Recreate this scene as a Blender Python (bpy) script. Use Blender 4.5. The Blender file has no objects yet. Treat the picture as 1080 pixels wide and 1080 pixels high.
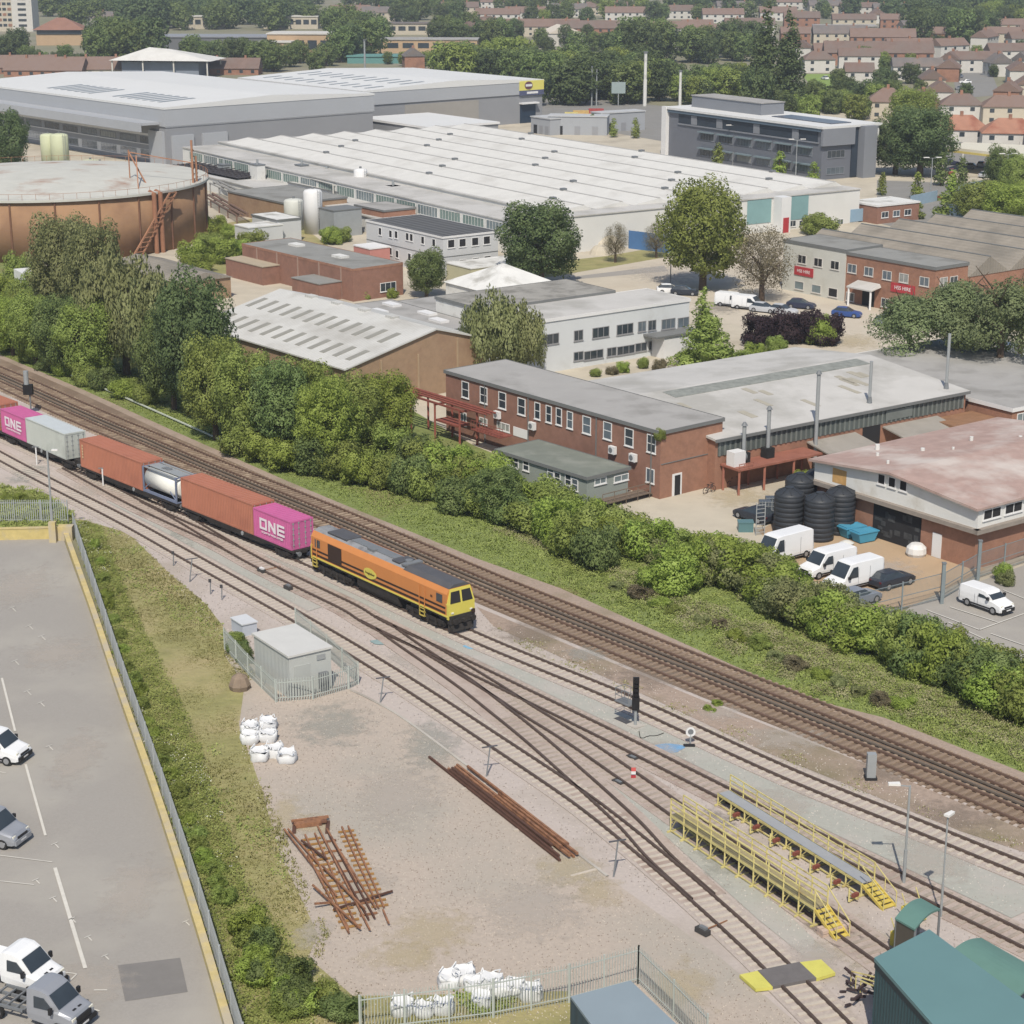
import bpy, math, random
import numpy as np
from mathutils import Vector, Matrix
random.seed(7)
R = math.radians
SC = bpy.context.scene
COL = SC.collection

# ------------------------------------------------------------------ camera, sky, sun, exposure
FOC, PIT, HC = 2030.0, 0.2957, 54.8
cam = bpy.data.cameras.new('camera')
cam.sensor_width = 36
cam.lens = FOC / 1080 * 36
cam.clip_start = 1
cam.clip_end = 9000
co = bpy.data.objects.new('camera', cam)
COL.objects.link(co)
co.location = (0, 0, HC)
co.rotation_euler = (R(90) - PIT, 0, 0)
SC.camera = co

SUN_EL, SUN_X, SUN_Y = R(51), -0.06, -1.0
world = bpy.data.worlds.new('World')
SC.world = world
world.use_nodes = True
wn = world.node_tree.nodes
sky = wn.new('ShaderNodeTexSky')
sky.sky_type = 'NISHITA'
sky.sun_disc = False
sky.sun_elevation = SUN_EL
sky.sun_rotation = math.atan2(SUN_X, SUN_Y)
sky.air_density = 1.0
sky.dust_density = 1.5
world.node_tree.links.new(sky.outputs[0], wn['Background'].inputs[0])
wn['Background'].inputs[1].default_value = 0.118
sl = bpy.data.lights.new('sun', 'SUN')
sl.energy = 4.6
sl.angle = R(0.55)
sl.color = (1.0, 0.925, 0.805)
so = bpy.data.objects.new('sun', sl)
COL.objects.link(so)
_h = math.hypot(SUN_X, SUN_Y)
_d = Vector((SUN_X / _h * math.cos(SUN_EL), SUN_Y / _h * math.cos(SUN_EL), math.sin(SUN_EL)))
so.rotation_euler = _d.to_track_quat('Z', 'Y').to_euler()
so.location = _d * 300
SC.view_settings.view_transform = 'Standard'
SC.view_settings.look = 'None'
SC.view_settings.gamma = 1
SC.view_settings.exposure = 0.03
SC.cycles.max_bounces = 5
SC.cycles.transparent_max_bounces = 8
SC.cycles.volume_bounces = 0
SC.cycles.use_denoising = True
SC.cycles.sample_clamp_indirect = 4

# ------------------------------------------------------------------ placing: a sight line of the survey camera meets a height
def ray(x, y):
    X = (x - 540) / FOC
    U = -(y - 540) / FOC
    c, s = math.cos(PIT), math.sin(PIT)
    return Vector((X, c + U * s, -s + U * c))
def G(x, y, z=0.0):
    d = ray(x, y)
    t = (z - HC) / d.z
    return Vector((d.x * t, d.y * t, z))

# ------------------------------------------------------------------ materials
def C(r, g, b, k=0.80):
    f = lambda c: ((c / 255 + 0.055) / 1.055) ** 2.4 if c > 10 else c / 3294
    r, g, b = f(r), f(g), f(b); y = .3 * r + .55 * g + .15 * b; q = .13
    return tuple(min((c + (y - c) * q) * k, .8) for c in (r, g, b))
def mul(c, k):
    return tuple(min(v * k, 1) for v in c) + (1,)
MATS = {}
def M(name, col, rough=.85, var=.12, scale=.6, col2=None, amt=.5, sc2=.15, metal=0, bump=0.0, stripe=None, obj=False, spec=.3, emit=None, detail=5):
    """Principled with two scales of noise; stripe=(angle, period, depth, colour factor) corrugation"""
    if name in MATS: return MATS[name]
    m = bpy.data.materials.new(name)
    m.use_nodes = True
    nt = m.node_tree; N = nt.nodes; L = nt.links.new
    bs = N['Principled BSDF']
    bs.inputs['Roughness'].default_value = rough
    bs.inputs['Metallic'].default_value = metal
    bs.inputs['Specular IOR Level'].default_value = spec
    tc = N.new('ShaderNodeTexCoord')
    vec = tc.outputs['Object']
    n1 = N.new('ShaderNodeTexNoise'); n1.inputs['Scale'].default_value = scale; n1.inputs['Detail'].default_value = detail
    n1.inputs['Roughness'].default_value = .65
    L(vec, n1.inputs['Vector'])
    r1 = N.new('ShaderNodeValToRGB')
    r1.color_ramp.elements[0].position = .3; r1.color_ramp.elements[1].position = .7
    r1.color_ramp.elements[0].color = mul(col, 1 - var); r1.color_ramp.elements[1].color = mul(col, 1 + var)
    L(n1.outputs['Fac'], r1.inputs[0])
    out = r1.outputs[0]
    if col2 is not None:
        n2 = N.new('ShaderNodeTexNoise'); n2.inputs['Scale'].default_value = sc2; n2.inputs['Detail'].default_value = 6
        n2.inputs['Roughness'].default_value = .6
        L(vec, n2.inputs['Vector'])
        r2 = N.new('ShaderNodeValToRGB')
        r2.color_ramp.elements[0].position = .62 - amt * .3; r2.color_ramp.elements[1].position = .80 - amt * .3
        L(n2.outputs['Fac'], r2.inputs[0])
        mx = N.new('ShaderNodeMixRGB'); mx.inputs[2].default_value = tuple(col2) + (1,)
        L(r2.outputs[0], mx.inputs[0]); L(out, mx.inputs[1]); out = mx.outputs[0]
    hgt = None
    if stripe:
        ang, per, dep, cf = stripe
        mp = N.new('ShaderNodeMapping'); mp.inputs['Rotation'].default_value = (0, 0, -R(ang)) if ang is not None else (0, 0, 0)
        L(vec, mp.inputs['Vector'])
        wv = N.new('ShaderNodeTexWave'); wv.bands_direction = 'X'; wv.inputs['Scale'].default_value = 0.314 / per
        L(mp.outputs[0], wv.inputs['Vector'])
        hgt = wv.outputs['Fac']
        if cf:
            m2 = N.new('ShaderNodeMixRGB'); m2.blend_type = 'MULTIPLY'; m2.inputs[0].default_value = cf
            L(out, m2.inputs[1]); L(wv.outputs['Color'], m2.inputs[2]); out = m2.outputs[0]
        bp = N.new('ShaderNodeBump'); bp.inputs['Strength'].default_value = 1; bp.inputs['Distance'].default_value = dep
        L(hgt, bp.inputs['Height']); L(bp.outputs[0], bs.inputs['Normal'])
    elif bump:
        n3 = N.new('ShaderNodeTexNoise'); n3.inputs['Scale'].default_value = scale * 5; n3.inputs['Detail'].default_value = 4
        L(vec, n3.inputs['Vector'])
        bp = N.new('ShaderNodeBump'); bp.inputs['Strength'].default_value = .9; bp.inputs['Distance'].default_value = bump
        L(n3.outputs['Fac'], bp.inputs['Height']); L(bp.outputs[0], bs.inputs['Normal'])
    L(out, bs.inputs['Base Color'])
    MATS[name] = m
    return m
def leafmat(name, c1, c2, c3, tr=.5):
    """leaf colour: object-to-object shift, clump noise; a share of light passes through"""
    m = bpy.data.materials.new(name); m.use_nodes = True
    nt = m.node_tree; N = nt.nodes; L = nt.links.new
    N.remove(N['Principled BSDF'])
    tc = N.new('ShaderNodeTexCoord'); oi = N.new('ShaderNodeObjectInfo')
    ns = N.new('ShaderNodeTexNoise'); ns.inputs['Scale'].default_value = .55; ns.inputs['Detail'].default_value = 7; ns.inputs['Roughness'].default_value = .75
    ad = N.new('ShaderNodeVectorMath'); ad.operation = 'ADD'
    ms = N.new('ShaderNodeVectorMath'); ms.operation = 'SCALE'; ms.inputs[3].default_value = .013
    L(oi.outputs['Location'], ms.inputs[0]); L(tc.outputs['Object'], ad.inputs[0]); L(ms.outputs[0], ad.inputs[1]); L(ad.outputs[0], ns.inputs['Vector'])
    rp = N.new('ShaderNodeValToRGB'); e = rp.color_ramp.elements
    e[0].position = .36; e[0].color = tuple(c1) + (1,); e[1].position = .64; e[1].color = tuple(c3) + (1,)
    x = e.new(.5); x.color = tuple(c2) + (1,)
    L(ns.outputs['Fac'], rp.inputs[0])
    hs = N.new('ShaderNodeHueSaturation')
    a = N.new('ShaderNodeMath'); a.operation = 'MULTIPLY_ADD'; hs.inputs['Saturation'].default_value = .96; a.inputs[1].default_value = .024; a.inputs[2].default_value = .484
    b = N.new('ShaderNodeMath'); b.operation = 'MULTIPLY_ADD'; b.inputs[1].default_value = .34; b.inputs[2].default_value = 1.0
    L(oi.outputs['Random'], a.inputs[0]); L(a.outputs[0], hs.inputs['Hue']); L(oi.outputs['Random'], b.inputs[0]); L(b.outputs[0], hs.inputs['Value'])
    L(rp.outputs[0], hs.inputs['Color'])
    df = N.new('ShaderNodeBsdfDiffuse'); tl = N.new('ShaderNodeBsdfTranslucent'); mx = N.new('ShaderNodeMixShader'); mx.inputs[0].default_value = tr
    L(hs.outputs[0], df.inputs[0]); L(hs.outputs[0], tl.inputs[0]); L(df.outputs[0], mx.inputs[1]); L(tl.outputs[0], mx.inputs[2])
    L(mx.outputs[0], N['Material Output'].inputs[0])
    MATS[name] = m
    return m

# ------------------------------------------------------------------ mesh builder
class Fr:
    """a building's own axes: u runs away to one side, v at right angles; o is the near corner"""
    def __init__(s, o, ang, z=0.0):
        s.o = Vector((o[0], o[1], z)); s.a = R(ang)
        s.u = Vector((math.cos(s.a), math.sin(s.a), 0)); s.v = Vector((math.sin(s.a), -math.cos(s.a), 0))
    def p(s, a, b, z=0.0): return s.o + s.u * a + s.v * b + Vector((0, 0, z))
    def on(s, side, x, y):
        """where the sight line meets the facade: distance along it and height"""
        d = ray(x, y); n = s.v if side == 'L' else s.u
        c = Vector((0, 0, HC)); t = (s.o - c).dot(n) / d.dot(n); q = c + d * t - s.o
        return (q.dot(s.u) if side == 'L' else q.dot(s.v)), q.z
W0 = Fr((0, 0), 0)   # v points to -y here; use MB.box for plain axes
class MB:
    def __init__(s): s.v = []; s.f = []; s.mi = []; s.m = 0
    def add(s, vs, fs):
        k = len(s.v); s.v += [tuple(p) for p in vs]; s.f += [tuple(i + k for i in f) for f in fs]; s.mi += [s.m] * len(fs); return s
    def hexa(s, b, t):
        return s.add(list(b) + list(t), [(3, 2, 1, 0), (4, 5, 6, 7), (0, 1, 5, 4), (1, 2, 6, 5), (2, 3, 7, 6), (3, 0, 4, 7)])
    def box(s, x0, x1, y0, y1, z0, z1):
        return s.hexa([(x0, y0, z0), (x1, y0, z0), (x1, y1, z0), (x0, y1, z0)], [(x0, y0, z1), (x1, y0, z1), (x1, y1, z1), (x0, y1, z1)])
    def fb(s, f, a0, a1, b0, b1, z0, z1):
        q = lambda z: [f.p(a0, b0, z), f.p(a0, b1, z), f.p(a1, b1, z), f.p(a1, b0, z)]
        return s.hexa(q(z0), q(z1))
    def prism(s, poly, z0, z1):
        n = len(poly)
        return s.add([(p[0], p[1], z0) for p in poly] + [(p[0], p[1], z1) for p in poly],
                     [tuple(range(n))[::-1], tuple(range(n, 2 * n))] + [(i, (i + 1) % n, n + (i + 1) % n, n + i) for i in range(n)])
    def ext(s, prof, d):
        """closed profile (3-D points) pushed along d"""
        n = len(prof); d = Vector(d)
        return s.add([Vector(p) for p in prof] + [Vector(p) + d for p in prof],
                     [tuple(range(n))[::-1], tuple(range(n, 2 * n))] + [(i, (i + 1) % n, n + (i + 1) % n, n + i) for i in range(n)])
    def quad(s, *p): return s.add(p, [tuple(range(len(p)))])
    def bar(s, p, q, w=.1, h=None):
        p, q = Vector(p), Vector(q); h = h or w; d = q - p
        if d.length < 1e-6: return s
        up = Vector((0, 0, 1)) if abs(d.normalized().z) < .95 else Vector((0, 1, 0))
        x = d.cross(up).normalized() * w / 2; y = x.cross(d).normalized() * h / 2
        return s.hexa([p - x - y, p + x - y, p + x + y, p - x + y], [q - x - y, q + x - y, q + x + y, q - x + y])
    def cyl(s, p, q, r, r2=None, n=12):
        p, q = Vector(p), Vector(q); r2 = r if r2 is None else r2; d = (q - p).normalized()
        up = Vector((0, 0, 1)) if abs(d.z) < .95 else Vector((0, 1, 0))
        x = d.cross(up).normalized(); y = x.cross(d)
        vs = [p + (x * math.cos(t) + y * math.sin(t)) * r for t in [2 * math.pi * i / n for i in range(n)]] + \
             [q + (x * math.cos(t) + y * math.sin(t)) * r2 for t in [2 * math.pi * i / n for i in range(n)]]
        return s.add(vs, [tuple(range(n))[::-1], tuple(range(n, 2 * n))] + [(i, (i + 1) % n, n + (i + 1) % n, n + i) for i in range(n)])
    def lathe(s, c, prof, n=20):
        """prof: (radius, z) from the bottom up round the vertical through c"""
        vs = []; fs = []
        for r, z in prof:
            vs += [(c[0] + r * math.cos(2 * math.pi * i / n), c[1] + r * math.sin(2 * math.pi * i / n), c[2] + z) for i in range(n)]
        for k in range(len(prof) - 1):
            fs += [(k * n + i, k * n + (i + 1) % n, (k + 1) * n + (i + 1) % n, (k + 1) * n + i) for i in range(n)]
        fs += [tuple(range(n))[::-1], tuple(range((len(prof) - 1) * n, len(prof) * n))]
        return s.add(vs, fs)
    def build(s, name, mat, parent=None, smooth=False):
        me = bpy.data.meshes.new(name)
        off = Vector((0, 0, 0)); p = parent
        while p is not None: off += p.location; p = p.parent
        me.from_pydata([tuple(Vector(v) - off) if parent else v for v in s.v] if off.length else s.v, [], s.f)
        for m in (mat if isinstance(mat, (list, tuple)) else [mat]): me.materials.append(m)
        if max(s.mi, default=0): me.polygons.foreach_set('material_index', s.mi)
        if smooth: me.polygons.foreach_set('use_smooth', [True] * len(me.polygons))
        me.update()
        o = bpy.data.objects.new(name, me); COL.objects.link(o)
        if parent: o.parent = parent
        return o
def tag(o, label=None, cat=None, group=None, kind=None):
    if label: o['label'] = label
    if cat: o['category'] = cat
    if group: o['group'] = group
    if kind: o['kind'] = kind
    return o
def thing(name, label, cat, loc=(0, 0, 0), rz=0, group=None):
    o = bpy.data.objects.new(name, None); COL.objects.link(o); o.empty_display_size = .3
    o.location = loc; o.rotation_euler = (0, 0, rz)
    return tag(o, label, cat, group)
def dup(root, loc, rz=None, label=None, group=None, scale=None):
    r = root.copy(); COL.objects.link(r); r.location = loc
    if rz is not None: r.rotation_euler = (0, 0, rz)
    if label: r['label'] = label
    if group: r['group'] = group
    if scale is not None: r.scale = scale
    if root.name not in KIDS: KIDS[root.name] = [(c, list(c.children)) for c in root.children]
    for ch, gs in KIDS[root.name]:
        c = ch.copy(); COL.objects.link(c); c.parent = r
        for g in gs:
            d = g.copy(); COL.objects.link(d); d.parent = c
    return r
KIDS = {}
def text(name, s, size, mat, parent, mw, ext=.01):
    cu = bpy.data.curves.new(name, 'FONT'); cu.body = s; cu.size = size; cu.extrude = ext; cu.align_x = 'CENTER'; cu.align_y = 'CENTER'
    t = bpy.data.objects.new(name, cu); COL.objects.link(t)
    bpy.context.view_layer.update()
    me = bpy.data.meshes.new_from_object(t)
    bpy.data.objects.remove(t)
    me.transform(mw); me.materials.clear(); me.materials.append(mat)
    o = bpy.data.objects.new(name, me); COL.objects.link(o)
    if parent: o.parent = parent
    return o
def wplane(c, xdir, up=Vector((0, 0, 1))):
    """matrix that lays text in a vertical plane, reading along xdir"""
    x = Vector(xdir).normalized(); n = x.cross(up)
    m = Matrix.Identity(4)
    for i in range(3): m[i][0] = x[i]; m[i][1] = up[i]; m[i][2] = n[i]; m[i][3] = c[i]
    return m

# palette
white = M('white_paint', C(228, 228, 228), .5, .04, .4)
offwhite = M('weathered_white', C(222, 222, 218), .7, .07, .3, C(170, 168, 160), .35, .25)
dark = M('dark_void', (.02, .02, .022), .9, .1)
glass = M('window_glass', (.035, .045, .055), .12, .25, .3, spec=.6)
glass2 = M('pale_glazing', C(120, 135, 140), .3, .25, .5, spec=.5)
frame_w = M('white_frame', C(230, 230, 230), .5, .03)
galv = M('galvanised_steel', C(165, 170, 172), .5, .08, metal=.2)
steel = M('grey_steel', C(120, 124, 128), .55, .1)
black = M('black_plastic', (.018, .018, .02), .55, .1)
rubber = M('tyre_rubber', (.02, .02, .02), .9, .1)
rust = M('rusty_rail_steel', C(158, 110, 76), .9, .25, 3, C(120, 82, 62), .5, 2)
brick = M('red_brick', C(164, 118, 94), .9, .14, 1.5, C(144, 104, 84), .45, .35, bump=.01)
brick_d = M('dark_red_brick', C(152, 110, 92), .9, .12, 1.5, C(134, 98, 82), .4, .3)
brick_y = M('brown_brick', C(166, 136, 106), .9, .10, 1.5, C(152, 120, 94), .4, .3)
concrete = M('concrete', C(190, 184, 174), .9, .1, .4, C(160, 152, 142), .45, .2)
yellow = M('yellow_steel', C(210, 197, 122), .6, .12, 2, C(168, 146, 90), .3, 1.5)
trunkm = M('bark', C(96, 80, 66), .95, .25, 3)
LEAF = {
 'deep': leafmat('leaf_deep', (.078, .112, .048), (.122, .165, .068), (.175, .222, .100)),
 'mid': leafmat('leaf_mid', (.175, .220, .056), (.250, .312, .080), (.335, .400, .128)),
 'bright': leafmat('leaf_bright', (.180, .235, .045), (.270, .350, .072), (.360, .440, .120)),
 'dark': leafmat('leaf_dark', (.112, .158, .056), (.172, .232, .080), (.245, .305, .120)),
 'olive': leafmat('leaf_olive', (.165, .190, .080), (.245, .275, .120), (.335, .360, .175)),
 'brown': leafmat('leaf_brown', (.140, .120, .072), (.210, .185, .115), (.290, .260, .165)),
 'purple': leafmat('leaf_purple', (.034, .022, .028), (.060, .040, .046), (.095, .066, .070)),
 'pine': leafmat('leaf_pine', (.140, .185, .085), (.205, .262, .125), (.285, .345, .175)),
}
# ------------------------------------------------------------------ ground
NSH = [0]
def sheet(name, pts, z, mat, kind='structure', px=True):
    pass
    P = [G(x, y, z) if px else Vector((x, y, z)) for x, y in pts]
    o = MB().quad(*P).build(name, mat)
    return tag(o, kind=kind)
grd = MB()
grd.box(-2600, 2600, -60, 5200, -4, 0)
tag(grd.build('ground', M('suburban_ground', C(136, 134, 106), .95, .15, .05, C(150, 142, 124), .5, .02)), kind='structure')
m_grass = M('grass_ground', C(150, 146, 88), .95, .2, .5, C(172, 158, 110), .5, .12, bump=.1)
m_lush = M('lush_grass_ground', C(124, 138, 68), .95, .25, .7, C(128, 120, 72), .35, .1, bump=.1)
m_ball = M('pale_ballast', C(192, 180, 172), .95, .10, 4, C(176, 164, 152), .45, .12, bump=.03, detail=8)
m_walk = M('grey_green_walkway', C(172, 172, 162), .95, .06, 3, C(182, 176, 168), .4, .15)
m_brownb = M('brown_ballast', C(128, 108, 90), .95, .16, 5, C(150, 130, 110), .4, .2, bump=.03, detail=8)
m_cess = M('weathered_ballast', C(168, 148, 132), .95, .14, 3, C(138, 126, 98), .45, .12, bump=.03)
m_yard = M('yard_gravel', C(186, 172, 158), .95, .10, 3.5, C(174, 166, 154), .45, .06, bump=.03, detail=8)
m_sand = M('sandy_patch', C(196, 178, 140), .95, .1, 2, C(180, 168, 150), .5, .5)
m_asph = M('deck_asphalt', C(160, 155, 148), .93, .06, 6, C(170, 165, 156), .5, .11, detail=10)
m_conc = M('yard_concrete', C(196, 186, 166), .92, .08, .25, C(170, 160, 142), .45, .08)
m_road = M('far_asphalt', C(140, 138, 134), .93, .08, .2)
m_line = M('road_paint', C(214, 210, 200), .8, .08, 2)

# industrial estate floor behind the railway
sheet('yard', [(-200, 300), (-200, 118), (1300, 118), (1300, 640), (1080, 640), (900, 640), (640, 530), (400, 440), (150, 300)], .01, m_conc)
sheet('gravel_yard', [(240, 770), (238, 691), (300, 712), (375, 728), (415, 752), (450, 776), (487, 804), (513, 824), (560, 862), (650, 932), (760, 1010), (900, 1130), (330, 1130), (320, 1000), (280, 880), (240, 800)], .03, m_yard)
sheet('railway_ballast', [(-60, 395), (0, 405), (90, 450), (180, 490), (360, 566), (503, 634), (740, 732), (960, 820), (1160, 905), (1160, 1200), (880, 1130), (760, 1012), (650, 934), (560, 864), (487, 806), (415, 754), (375, 730), (240, 690), (120, 575), (60, 545), (-60, 480)], .014, m_ball)
sheet('main_line_ballast', [(-60, 360), (0, 378), (90, 417), (180, 459), (300, 511), (360, 537), (503, 597), (590, 634), (720, 688), (853, 741), (933, 770), (1080, 829), (1160, 862), (1160, 905), (960, 822), (740, 735), (503, 636), (360, 568), (180, 491), (90, 451), (0, 408), (-60, 380)], .032, m_brownb)
sheet('main_line_shoulder', [(-60, 352), (0, 374), (90, 412), (180, 453), (300, 506), (360, 531), (503, 589), (590, 620), (720, 678), (853, 737), (933, 757), (1080, 815), (1160, 850), (1160, 866), (1080, 829), (933, 770), (853, 741), (720, 688), (590, 634), (503, 597), (360, 537), (180, 459), (0, 378), (-60, 360)], .026, m_cess)
sheet('six_foot_strip', [(503, 640), (740, 738), (960, 824), (1160, 910), (1160, 925), (1000, 872), (900, 830), (800, 790), (700, 742), (600, 697), (520, 660)], .038, m_cess)
sheet('embankment', [(-60, 335), (0, 374), (90, 412), (180, 453), (300, 506), (360, 531), (503, 589), (590, 620), (720, 678), (853, 737), (933, 757), (1080, 815), (1160, 850), (1160, 700), (1000, 690), (900, 640), (800, 600), (700, 560), (600, 510), (500, 470), (430, 430), (300, 390), (170, 340), (60, 290), (-60, 250)], .02, m_lush)
sheet('verge', [(83, 547), (135, 562), (180, 606), (217, 637), (238, 664), (236, 690), (258, 722), (252, 765), (275, 830), (295, 900), (335, 985), (325, 1010), (372, 1050), (420, 1050), (600, 1045), (620, 1130), (280, 1130), (240, 1000), (180, 800), (120, 640)], .04, m_grass)
sheet('grass_corner', [(-60, 515), (0, 513), (45, 520), (78, 545), (70, 566), (-60, 566)], .04, m_grass)
# walking routes between the tracks
sheet('walkway', [(500, 716), (560, 760), (640, 828), (700, 880), (800, 970), (850, 1010), (880, 1010), (800, 935), (720, 868), (650, 822), (560, 745)], .044, m_walk)
for pts in [] and ([(905, 1000), (860, 960), (800, 985), (850, 1040), (930, 1010)], [(520, 888), (600, 905), (665, 940), (640, 955), (560, 925)], [(380, 960), (440, 985), (470, 1005), (430, 1020), (350, 1000)], [(700, 880), (722, 868), (760, 880), (730, 895)]):
    sheet('sandy_patch', pts, .045, m_sand)
SOFT = {}
def softmat(name, col, op=.45):
    """dust thinning out towards its edge: noise against distance from the middle decides where it covers"""
    if name in SOFT: return SOFT[name]
    m = bpy.data.materials.new(name); m.use_nodes = True; nt = m.node_tree; N = nt.nodes; L = nt.links.new
    bs = N['Principled BSDF']; bs.inputs['Base Color'].default_value = tuple(col) + (1,); bs.inputs['Roughness'].default_value = .95
    tc = N.new('ShaderNodeTexCoord'); ln = N.new('ShaderNodeVectorMath'); ln.operation = 'LENGTH'; L(tc.outputs['Object'], ln.inputs[0])
    ge = N.new('ShaderNodeNewGeometry'); ns = N.new('ShaderNodeTexNoise'); ns.inputs['Scale'].default_value = .9; ns.inputs['Detail'].default_value = 9; ns.inputs['Roughness'].default_value = .7; L(ge.outputs['Position'], ns.inputs['Vector'])
    ma = N.new('ShaderNodeMath'); ma.operation = 'MULTIPLY_ADD'; ma.inputs[1].default_value = -1.0; L(ln.outputs['Value'], ma.inputs[0]); 
    mb = N.new('ShaderNodeMath'); mb.operation = 'MULTIPLY_ADD'; mb.inputs[1].default_value = 2.0; mb.inputs[2].default_value = -.35; L(ns.outputs['Fac'], mb.inputs[0]); L(mb.outputs[0], ma.inputs[2])
    rp = N.new('ShaderNodeValToRGB'); rp.color_ramp.elements[0].position = .0; rp.color_ramp.elements[1].position = .45; rp.color_ramp.elements[1].color = (op, op, op, 1); L(ma.outputs[0], rp.inputs[0])
    tr = N.new('ShaderNodeBsdfTransparent'); mx = N.new('ShaderNodeMixShader'); L(rp.outputs[0], mx.inputs[0]); L(tr.outputs[0], mx.inputs[1]); L(bs.outputs[0], mx.inputs[2]); L(mx.outputs[0], N['Material Output'].inputs[0])
    SOFT[name] = m; return m
def blot(x, y, rx, ry, mat, seed, z=.05, name='sandy_patch'):
    NSH[0] += 1; q = G(x, y); o = MB().quad(*[(1.25 * math.cos(i * math.pi / 12), 1.25 * math.sin(i * math.pi / 12), 0) for i in range(24)]).build(name, mat); o.location = (q.x, q.y, z + NSH[0] % 9 * .004); o.scale = (rx, ry, 1); tag(o, kind='structure')
sm_s = softmat('sand_dust', C(204, 188, 150), .45); sm_g = softmat('grey_green_dust', C(168, 170, 160)); sm_p = softmat('pale_dust', C(200, 190, 178)); sm_b = softmat('brown_dust', C(150, 134, 118)); sm_d = softmat('dark_grey_dust', C(138, 132, 126))
blot(632, 942, 2.6, 3.2, sm_s, 1); blot(600, 918, 3.4, 4.4, sm_s, 2); blot(455, 985, 4.2, 4.6, sm_s, 3); blot(425, 1010, 3.6, 3.0, sm_s, 4); blot(330, 870, 2.0, 3.0, sm_s, 5); blot(905, 1000, 4.0, 3.2, sm_s, 6); blot(880, 975, 2.4, 3.0, sm_s, 7); blot(860, 1010, 3, 3, sm_p, 71)
blot(455, 785, 3.5, 8, sm_g, 9, .05, 'grey_patch'); blot(350, 765, 5.0, 6.5, sm_g, 10, .05, 'grey_patch'); blot(742, 866, 3.2, 3.4, sm_d, 11, .06, 'dark_patch')
for i, (x, y, a, b_, m_) in enumerate(((420, 840, 5, 8, sm_p), (560, 960, 5, 6, sm_p), (380, 930, 3, 4, sm_p), (720, 1040, 3, 4, sm_s), (300, 860, 1.6, 5, sm_s), (330, 985, 2, 3, sm_p), (560, 668, 5, 5, sm_b), (690, 712, 6, 5, sm_b), (830, 780, 6, 4, sm_p), (1000, 862, 5, 4, sm_b), (620, 690, 3, 3, sm_g), (760, 752, 3, 3, sm_p), (930, 815, 3, 4, sm_b),
    (80, 800, 3, 8, sm_p), (140, 940, 3, 7, sm_p), (60, 690, 5, 6, sm_p), (20, 620, 5, 9, sm_p), (90, 1040, 4, 4, sm_p), (780, 525, 6, 6, sm_s), (830, 600, 5, 5, sm_s), (940, 600, 4, 5, sm_p), (700, 290, 9, 14, sm_p), (900, 360, 6, 9, sm_s), (760, 325, 6, 8, sm_d), (300, 600, 3, 7, sm_p), (420, 700, 3, 6, sm_p), (200, 560, 3, 8, sm_g), (760, 900, 3, 6, sm_g), (700, 800, 3, 5, sm_p), (820, 850, 4, 5, sm_p), (980, 905, 4, 6, sm_p), (90, 520, 3, 7, sm_p), (30, 500, 3, 7, sm_g))):
    blot(x, y, a, b_, m_, 20 + i, .06 if x < 250 and y > 580 else .052, 'dust_patch')
m_seam = M('seam_dark', C(128, 124, 119), .95, .1, 2)
# car park deck
DK = Fr(G(121.7, 720), 0)
sheet('car_park', [(-260, 566), (66, 566), (121, 718), (165, 845), (202, 958), (237, 1078), (262, 1160), (-260, 1160)], .05, m_asph)
sheet('tarmac_patch', [(124, 1018), (190, 1010), (198, 1046), (132, 1056)], .065, M('patched_tarmac', C(128, 125, 122), .95, .06, 1))
def stripe_px(p, q, w, z=.10, mat=None, name='road_marking', kind='structure'):
    a, b = G(*p, z), G(*q, z); d = (b - a).normalized(); n = Vector((-d.y, d.x, 0)) * w / 2
    o = MB().quad(a - n, b - n, b + n, a + n).build(name, mat or m_line)
    return tag(o, kind=kind)
for p, q, w in (((2, 715), (16, 771), .16), ((27, 806), (48, 881), .16), ((58, 915), (90, 1021), .22), ((0, 902), (55, 909), .08), ((0, 929), (36, 933), .08),
                ((66, 1025), (81, 1027), .08), ((81, 1027), (70, 1038), .08), ((99, 1044), (113, 1044), .1), ((90, 1062), (105, 1066), .1), ((0, 814), (6, 815), .1)):
    stripe_px(p, q, w)
for x, y in ((13, 641), (31, 660), (44, 671), (16, 697), (29, 729), (43, 741), (52, 787), (38, 928), (56, 947), (76, 969), (93, 988), (111, 1008), (58, 890), (196, 972)):
    stripe_px((x - 4, y + 1), (x + 3, y - 2), .07); stripe_px((x, y), (x + 4, y + 4), .07)
# vehicle park beyond the hedge
sheet('parking_lot', [(900, 690), (960, 640), (1080, 596), (1250, 560), (1250, 760), (1080, 700)], .03, m_asph)
for p, q in (((977, 643), (1033, 664)), ((1002, 640), (1052, 656)), ((1033, 664), (1080, 647)), ((1045, 668), (1085, 682)), ((1058, 622), (1085, 633)), ((1000, 656), (1060, 684))):
    stripe_px(p, q, .12)
sheet('brown_yard', [(800, 560), (863, 525), (1010, 590), (1040, 600), (960, 640), (900, 640), (840, 600)], .03, M('brown_hardstanding', C(188, 160, 126), .92, .08, .3, C(172, 148, 120), .4, .15))
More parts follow.
